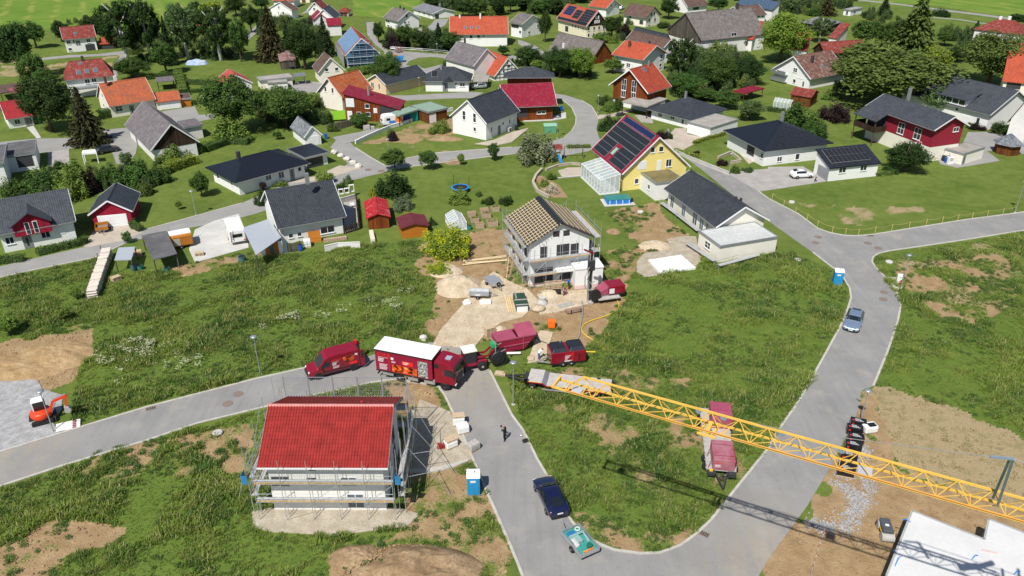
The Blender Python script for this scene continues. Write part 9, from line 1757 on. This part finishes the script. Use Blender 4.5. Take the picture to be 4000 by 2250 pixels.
b=GT('21',620,150); o=thing("swing_set","timber swing frame beside the climbing tower",'swing',(b.x,b.y,0),.05); part(o,"beam",MB().bar((-1.9,.6,2.3),(1.9,.6,2.3),.12),WOODG)
for x in (-1.8,1.8): part(o,"leg",MB().bar((x,0,0),(x,.6,2.3),.1),WOODG); part(o,"leg",MB().bar((x,1.2,0),(x,.6,2.3),.1),WOODG)
for x in (-.6,.6): part(o,"swing_seat",MB().box(x-.22,x+.22,.5,.7,.5,.54).bar((x-.2,.6,.5),(x-.2,.6,2.3),.02).bar((x+.2,.6,.5),(x+.2,.6,2.3),.02),BLK)
b=GT('00',205,1000); o=thing("parasol","dark pink parasol at the long brown shed",'parasol',(b.x,b.y,0),0); part(o,"canopy",MB().lathe([(3.0,2.3),(1.6,2.7),(.05,3.1)],8),MARF); part(o,"pole",MB().cyl((0,0,0),(0,0,3),.05,6),TRIM)
b=GT('31',2430,110); o=thing("pavilion","hexagonal garden pavilion with grey shingle roof at the right edge",'pavilion',(b.x,b.y+1.4,0),.2); part(o,"roof",MB().lathe([(2.9,2.0),(1.4,3.0),(.1,3.9)],6),RT['slate']); part(o,"wall",MB().lathe([(2.3,0),(2.3,2.05)],6),WOOD)
def heap(name,label,c,rx,ry,h,m_,seed,kind='structure'):
 n=52; rng=np.random.default_rng(seed); u=np.linspace(-1,1,n); X,Y=np.meshgrid(u,u); R_=np.sqrt(X*X+Y*Y); nn=fbm(X.ravel()*2.2+seed,Y.ravel()*2.2,seed,4).reshape(n,n); Zh=np.clip(1-R_**1.6,0,1)*h*(.55+.9*nn)-.06+(.34*(fbm(X.ravel()*6,Y.ravel()*6,seed+3,4).reshape(n,n)-.5)+.10*(fbm(X.ravel()*19,Y.ravel()*19,seed+5,2).reshape(n,n)-.5))*np.clip(1.4-R_*1.4,0,1); Zh=np.where(R_>=1,-.1,Zh)
 mb=MB(); mb.add(list(zip((X*rx*(1+.25*(nn-.5))).ravel(),(Y*ry).ravel(),Zh.ravel())),[(i*n+j,i*n+j+1,(i+1)*n+j+1,(i+1)*n+j) for i in range(n-1) for j in range(n-1)])
 o=struct(name,mb,m_,smooth=True); o.location=(c.x,c.y,0); return o
heap("dirt_mound","",G(1620,2240),5.4,3.2,1.5,SOILM,3); heap("dirt_mound","",G(1400,2180),2.6,1.6,.6,SOILM,5); heap("sand_mound","",G(1790,1120),3.4,3.2,1.3,SAND,7); heap("sand_mound","",G(1740,1060),2.4,2.0,1.0,SAND,8); heap("soil_mound","",G(210,1390),4.6,3.6,.8,CLAY,9); heap("soil_mound","",G(60,1440),6,3.0,.5,CLAY,10); heap("sand_mound","",tuple and C5(1080,620),1.6,1.3,.5,SAND,12); heap("sand_mound","",G(2560,960),2.6,2.0,.6,SAND,13); heap("soil_mound","",tuple and GT('21',1020,880),1.2,1.2,.5,SOILM,14); heap("sand_mound","",GT('10',1900,1400),4,1.6,.6,SOILM,15)
b=C5(1120,1120); o=thing("orange_bin","bright orange metal box standing in the site weeds",'box',(b.x,b.y,0),-.05); part(o,"box",MB().box(-.42,.42,0,.7,.05,.95),mat("safety_orange",(.85,.16,.01),.5,.08),bev=.03); part(o,"lid",MB().box(-.44,.44,-.02,.72,.95,1.02),MATS["safety_orange"],bev=.02)
b=C5(700,885); o=thing("container","long dark green covered container beside timber boards",'container',(b.x,b.y,0),math.radians(97)); DG=mat("dark_green_cover",(.02,.06,.035),.7,.2,2); part(o,"body",MB().box(0,3.6,-.75,.75,0,.9),DG,bev=.04); part(o,"white_end",MB().box(-.03,.0,-.7,.7,.1,.85),TARPW); part(o,"cross_bar",MB().box(.3,.42,-.8,.8,.9,1.0),DUSTY); part(o,"cross_bar",MB().box(1.6,1.72,-.8,.8,.9,1.0),DUSTY); part(o,"rail",MB().box(2.0,3.7,.4,.6,.9,1.02),ALU)
b=C5(570,890); o=thing("board_stack","bundle of long brown boards beside the green container",'boards',(b.x,b.y,0),math.radians(97))
for k in range(6): part(o,"board",MB().box(0,4.2+.2*(k%3),-.1+k*.12,.0+k*.12,0,.1+.03*(k%2)),BATT if k%2 else WOODL)
o=thing("plank_pile","pale roof battens laid on the soil left of the shell",'planks',C5(0,130),0); o0=C5(0,130)
for k,(a_,b_) in enumerate((((-150,150),(480,75)),((-150,165),(470,95)),((-160,215),(480,140)),((-100,205),(500,150)),((-120,190),(380,160)))): a=C5(*a_)-o0; b=C5(*b_)-o0; part(o,"plank",MB().bar(a+Vector((0,0,.1+.03*k)),b+Vector((0,0,.1+.03*k)),.16,.08),BATT)
o=thing("ladder_boards","two long boards leaning on the shell scaffold",'boards',C5(470,405),0); o0=C5(470,405); f=HOUSES.get('construct') or frame('construct')
for k,(du,tp_) in enumerate(((0,(525,-60)),(40,(590,40)))): part(o,"board",MB().bar(Vector((k*.4,0,.05)),G(1850+tp_[0]*700/2574,980+tp_[1]*700/2574,4.6)-o0,.22,.06),BATT)
b=C5(1130,560); o=thing("pallet_wall","pale pallets leaning on the shell plinth",'pallet',(b.x,b.y,0),.15)
for k in range(3):
 for j in range(6): part(o,"slat",MB().box(-1.0+k*.8,-.25+k*.8,.0+.06*j,.06+.06*j,.1+j*.2,.2+j*.2),PALW)
b=C5(985,760); o=thing("concrete_cone","round concrete shaft cone with ring on the sand",'shaft',(b.x,b.y,0),0); part(o,"cone",MB().lathe([(.75,0),(.7,.2),(.42,.75),(.4,.85)],18),CONC,True); part(o,"ring",MB().lathe([(.48,.85),(.48,1.0)],18),CONC)
b=C5(930,850); o=thing("big_bag","tan sand bag slumped on the site ground",'bag',(b.x,b.y,0),.3); part(o,"sack",MB().lathe([(.5,0),(.75,.2),(.6,.5),(.2,.6)],10,Matrix.Scale(1.3,4,(1,0,0))),SAND,True); part(o,"tie",MB().lathe([(.08,.58),(.1,.7)],6),SAND)
b=C5(1150,600); o=thing("black_tarp","crumpled black tarpaulin on the site",'tarp',(b.x,b.y,0),0); rr=np.random.default_rng(3); n=9; part(o,"sheet",MB().add([(x,y,.08+.4*rr.random()*(1-max(abs(x),abs(y))/1.1)) for y in np.linspace(-.7,.7,n) for x in np.linspace(-1,1,n)],[(i*n+j,i*n+j+1,(i+1)*n+j+1,(i+1)*n+j) for i in range(n-1) for j in range(n-1)]),BF)
b=C5(1450,870); o=thing("pipe_stack","stack of rusty drill pipes on bearers beside the rig",'pipes',(b.x,b.y,0),math.radians(22))
for j in range(3):
 for k in range(6-j): part(o,"pipe",MB().cyl((-1.2,-.35+k*.14+j*.07,.18+j*.12),(1.0,-.35+k*.14+j*.07,.18+j*.12),.065,8),mat("rusty_pipe",(.30,.20,.14),.8,.2))
for x in (-.7,.6): part(o,"bearer",MB().box(x-.06,x+.06,-.5,.6,0,.1),WOODG); part(o,"stake",MB().box(x-.04,x+.04,-.5,-.42,.1,.6),WOODG)
b=C5(1330,790); o=thing("pipe_stack","older grey pipes and beams left of the rusty pipe stack",'pipes',(b.x,b.y,0),math.radians(25))
for k in range(6): part(o,"beam",MB().box(-1.1,1.0,-.4+k*.16,-.28+k*.16,.05,.16),DUSTY)
b=C5(1310,640); o=thing("tripod","red survey tripod beside the kneeling person",'tripod',(b.x,b.y,0),0)
for a_ in (0,2.1,4.2): part(o,"leg",MB().bar((.05*math.cos(a_),.05*math.sin(a_),1.0),(.5*math.cos(a_),.5*math.sin(a_),0),.05),MAR)
part(o,"head",MB().box(-.12,.12,-.12,.12,1.0,1.15),MAR);
b=C5(170,760); o=thing("big_bag","white bulk bag on the site track",'bag',(b.x,b.y,0),.1); part(o,"sack",MB().box(-.75,.75,-.4,.4,0,.5),TARPW,bev=.15); part(o,"tie",MB().box(-.1,.1,-.1,.1,.5,.56),TARPW); b=GT('12',2120,160); o=thing("big_bag","heap of white sacks at the sand mound",'bag',(b.x,b.y,0),.4); part(o,"sack",MB().box(-.5,.5,-.4,.4,0,.4),TARPW,bev=.15); part(o,"upper_sack",MB().box(-.3,.35,-.25,.3,.36,.62),TARPW,bev=.1)
YH=mat("yellow_hose",(.75,.52,.04),.5,.08)
def hose(label,pts,r,m_,name="hose"):
 P=[C5(*p) for p in pts]; o=P[0].copy(); Q=[]
 for i in range(len(P)-1):
  p0,p1,p2,p3=P[max(i-1,0)],P[i],P[i+1],P[min(i+2,len(P)-1)]
  for t in np.linspace(0,1,7)[:-1]: Q.append(.5*((2*p1)+(p2-p0)*t+(2*p0-5*p1+4*p2-p3)*t*t+(3*p1-p0-3*p2+p3)*t**3)-o+Vector((0,0,r+.02)))
 Q.append(P[-1]-o+Vector((0,0,r+.02))); solo(name,MB().tube(Q,r,7),m_,label,'hose',o,0,None,True)
hose("long yellow hose winding from the rig into the grass",[(1740,500),(1900,580),(2030,680),(2085,780),(2040,870),(1900,940),(1700,1005),(1590,1060),(1553,1130),(1590,1200),(1700,1280),(1830,1360),(1875,1440)],.06,YH); hose("grey hose from the pipe stack to the compressor",[(1545,770),(1560,730),(1570,830),(1560,950),(1530,1120),(1520,1220),(1490,1275)],.07,mat("grey_hose",(.30,.29,.27))); hose("dark hose between container and compressor",[(890,1240),(960,1300),(1050,1335)],.06,BLK); hose("short yellow hose behind the compressor",[(1610,1460),(1700,1462),(1750,1465)],.09,YH)
P=[GT('21',u,v,.3) for u,v in ((1370,1162),(1700,1112),(1848,1240),(1495,1300))]; o0=P[0].copy(); o0.z=0; o=thing("foam_slab","white insulation slab lying on the gravel before the new garage",'slab',o0,0); Q=[p-o0 for p in P]; part(o,"slab",MB().add([(q.x,q.y,.0) for q in Q]+[(q.x,q.y,.3) for q in Q],[(3,2,1,0),(4,5,6,7),(0,1,5,4),(1,2,6,5),(2,3,7,6),(3,0,4,7)]),TARPW)
for k in range(4): a=Q[0]+(Q[3]-Q[0])*(k+1)/5; b=Q[1]+(Q[2]-Q[1])*(k+1)/5; part(o,"joint",MB().bar(a+Vector((0,0,.302)),b+Vector((0,0,.302)),.02,.006),DUSTY)
o=thing("work_platform","low plank platform on trestles along the new bungalow",'platform',GT('21',1500,620),0); o0=GT('21',1500,620)
for k,(a_,b_) in enumerate((((1500,620),(1660,740)),((1660,740),(1870,905)),((1760,1030),(2030,1210)),((2075,1255),(2460,1150)))): a=GT('21',*a_)-o0; b=GT('21',*b_)-o0; part(o,"plank_deck",MB().bar(a+Vector((0,0,.6)),b+Vector((0,0,.6)),.7,.08),DECK); part(o,"trestle",MB().bar(a,a+Vector((0,0,.6)),.08).bar(b,b+Vector((0,0,.6)),.08),GALV); part(o,"guard_rail",MB().bar(a+Vector((-.3,-.2,1.4)),(a+b)/2+Vector((-.3,-.2,1.4)),.04).bar(a+Vector((-.3,-.2,0)),a+Vector((-.3,-.2,1.4)),.04),GALV)
b=GT('02',690,1400); o=thing("barrier_stack","stack of red and white barrier boards beside the left road",'barrier',(b.x,b.y,0),math.radians(24))
for k in range(5): part(o,"barrier_board",MB().box(-1.1,1.1,-.5+k*.25,-.3+k*.25,.1+.03*k,.16+.03*k),TARPW); part(o,"red_field",MB().box(.4,.75,-.5+k*.25,-.3+k*.25,.16+.03*k,.165+.03*k),MAR); part(o,"foot",MB().box(-1.0,-.8,-.5+k*.25,-.3+k*.25,0,.1+.03*k),BLK)
b=GT('31',1320,1400); o=thing("electric_cabinet","white electricity cabinet with red hydrant at the road fork",'cabinet',(b.x,b.y,0),-.2); part(o,"cabinet",MB().box(-.4,.4,0,.35,.1,1.3),TARPW,bev=.03); part(o,"plinth",MB().box(-.42,.42,-.02,.37,0,.12),CONC); part(o,"vent_slot",MB().box(-.1,.1,-.012,0,.8,.95),DUSTY); b=GT('31',1325,1430); o=thing("hydrant","red hydrant stand below the fork lamp",'hydrant',(b.x,b.y,0),0); part(o,"standpipe",MB().lathe([(.08,0),(.07,.7),(.12,.75),(.1,.95)],10),mat("hydrant_red",(.55,.02,.02),.4,.1)); part(o,"outlet",MB().cyl((-.2,0,.6),(.2,0,.6),.06,8),ALU)
sheet("concrete_pad",tp("31:1195,1345 1290,1350 1370,1430 1330,1470 1260,1449"),.17,CONC)
b=GT('20',385,1340); o=thing("garden_box","green metal box with hipped lid by the upper road",'box',(b.x,b.y,0),.1); part(o,"box",MB().box(-1.3,1.3,0,1.8,0,1.5),mat("box_green",(.10,.32,.18),.5,.1)); part(o,"lid",MB().prism([(-.1,1.5),(1.9,1.5),(.9,1.95)],-1.4,1.4),mat("lid_green",(.22,.42,.30),.5,.1))
b=GT('10',1430,630); o=thing("dumpster","blue waste container at the village bend",'container',(b.x,b.y,0),.1); part(o,"body",MB().prism([(-1.2,.2),(1.2,.2),(1.7,1.6),(-1.7,1.6)],0,1.8,'y'),mat("dumpster_blue",(.03,.22,.50),.5,.15)); part(o,"load",MB().box(-1.4,-.2,.3,1.5,1.5,2.0),WOODO)
b=GT('00',1980,645); o=thing("tarp_pile","pile of blue and white tarpaulins on the lawn by the birches",'tarp',(b.x,b.y,0),.1); part(o,"heap",MB().lathe([(3.2,0),(2.6,.8),(1.2,1.2),(.2,1.3)],10,Matrix.Scale(.5,4,(0,1,0))),mat("tarp_blue_white",(.12,.25,.55),.6,.3,1,col2=(.6,.62,.65))); part(o,"rope",MB().tube([(-2.5,0,.9),(0,.1,1.36),(2.5,0,.9)],.05,5),TRIM)
b=GT('10',840,1220); o=thing("banner","lime green banner sheet at the timber house",'banner',(b.x,b.y,0),.25); part(o,"sheet",MB().box(-1.6,1.6,0,.04,.4,2.4),mat("lime_green",(.30,.62,.04),.6,.08)); part(o,"pole",MB().box(-1.68,-1.6,-.02,.06,0,2.6),TRIM); part(o,"pole",MB().box(1.6,1.68,-.02,.06,0,2.6),TRIM)
b=GT('10',1500,1240); o=thing("tarp_curtain","deep blue tarpaulin hanging under the green carport roof",'tarp',(b.x,b.y,0),.45); part(o,"sheet",MB().box(-1.4,1.1,0,.05,.1,2.2),mat("tarp_deep_blue",(.01,.03,.22),.6,.2)); part(o,"teal_sheet",MB().box(1.3,3.2,.5,.55,.1,2.2),mat("tarp_teal",(.0,.22,.20),.6,.2))
b=GT('10',1120,1310); o=thing("stone_block","grey stone blocks on the drive by the painted caravan",'blocks',(b.x,b.y,0),.3); part(o,"block",MB().box(-.8,.6,0,1.2,0,1.0),DUSTY,bev=.04); part(o,"small_block",MB().box(.8,1.6,.3,1.0,0,.6),DUSTY,bev=.04)
for lab,pt,m_ in (("blue waste bin at the shingle garage",('10',705,1395),BB),("black waste bin at the beige garage",('31',1762,170),BLK),("blue waste bin at the beige garage",('31',1790,190),BB),("blue waste bin at the carport of the maroon roof",('20',497,1115),BB),("black waste bin beside the new white house",('20',45,1310),BLK)):
 b=GT(*pt); o=thing("waste_bin",lab,'bin',(b.x,b.y,0),.3,"household waste bins"); part(o,"body",MB().prism([(-.26,.08),(.26,.08),(.32,1.0),(-.32,1.0)],-.28,.28),m_); part(o,"lid",MB().box(-.31,.31,-.36,.36,1.0,1.07),m_,bev=.02)
b=GT('31',1835,210); o=thing("heat_pump","white heat pump unit beside the beige garage",'heat pump',(b.x,b.y,0),.25); part(o,"case",MB().box(-.6,.6,0,.5,.1,1.5),TARPW,bev=.03); part(o,"fan_grille",MB().box(-.4,.3,-.012,0,.8,1.35),DUSTY); b=GT('20',25,1300);
b=GT('10',2560,1330); o=thing("heat_pump","grey heat pump at the wall of the new white house",'heat pump',(b.x,b.y,0),.9); part(o,"case",MB().box(-.5,.5,0,.4,.1,1.0),DUSTY,bev=.03); part(o,"fan_grille",MB().box(-.3,.2,-.012,0,.3,.85),BLK)
for i,(u,v,hh) in enumerate(((862,555,.9),(920,545,.9),(970,530,1.25))): b=GT('11',u,v); o=thing("concrete_planter",["left white concrete planter on the terrace wall","middle white concrete planter on the terrace wall","taller right white concrete planter on the terrace wall"][i],'planter',(b.x,b.y,.9),.3,"white planters on the wall"); part(o,"surround",MB().box(-.42,.42,0,.3,0,.1).box(-.42,.42,0,.3,hh-.1,hh).box(-.42,-.32,0,.3,.1,hh-.1).box(.32,.42,0,.3,.1,hh-.1),WHITE); part(o,"grate",MB().bar((-.1,.15,.1),(-.1,.15,hh-.1),.04).bar((.12,.15,.1),(.12,.15,hh-.1),.04),BLK)  # open concrete surround with a grate, nothing planted in it
wall_line("terrace_wall","grey terrace wall carrying the white planters",[('11',840,600),('11',1000,555)],.9,.3,DUSTY)
b=GT('11',970,625); o=thing("garden_bench","white slatted lounger on the terrace",'bench',(b.x,b.y,.0),.35)
for k in range(6): part(o,"slat",MB().box(-.35+k*.12,-.26+k*.12,-.7,.7,.38,.42),TRIM)
for x in (-.3,.3): part(o,"leg",MB().box(x-.03,x+.03,-.6,-.54,0,.38).box(x-.03,x+.03,.54,.6,0,.38),TRIM)
o0=GT('33',660,820); o=thing("barrier_tape","red and white barrier tape stretched over the brown crane site",'tape',o0,0); tpts=[GT('33',u,v)-o0 for u,v in ((660,820),(600,950),(550,1060),(500,1200),(460,1340),(425,1460))]
for k in range(20):
 i=k//4; t=(k%4)/4; a=tpts[i]+(tpts[i+1]-tpts[i])*t; b=tpts[i]+(tpts[i+1]-tpts[i])*(t+.25); part(o,"tape_band",MB().bar(a+Vector((0,0,.75)),b+Vector((0,0,.75)),.02,.09),TARPW if k%2 else mat("tape_red",(.45,.05,.05),.5,.1))
for q in (tpts[0],tpts[2],tpts[5]): part(o,"stake",MB().cyl(q,q+Vector((0,0,.95)),.03,6),DUSTY)
hp=np.stack([rng.uniform(-13.5,-4,1600),rng.uniform(42.5,48,1600)],1); e_=((hp[:,0]+8.7)/5.0)**2+((hp[:,1]-45.1)/2.8)**2; hp=hp[e_<1]; e_=e_[e_<1]; scatter("mound_clods",sk_,np.stack([hp[:,0],hp[:,1],.9*(1-e_**.8)],1),rng.uniform(.4,1,len(hp))**3*1.4+.2,21)
mp_=np.stack([rng.uniform(-13.5,-4,260),rng.uniform(42.3,48.2,260)],1); e_=((mp_[:,0]+8.5)/4.6)**2+((mp_[:,1]-44.9)/2.6)**2; kk=(e_<1.3)&(fbm(mp_[:,0]*.8,mp_[:,1]*.8,91,3)>.5); mp_=mp_[kk]; e_=e_[kk]; scatter("mound_weeds",wk,np.stack([mp_[:,0],mp_[:,1],np.maximum(0,.85*(1-np.minimum(e_,1)**.8))],1),rng.uniform(.4,1.1,len(mp_)),23)
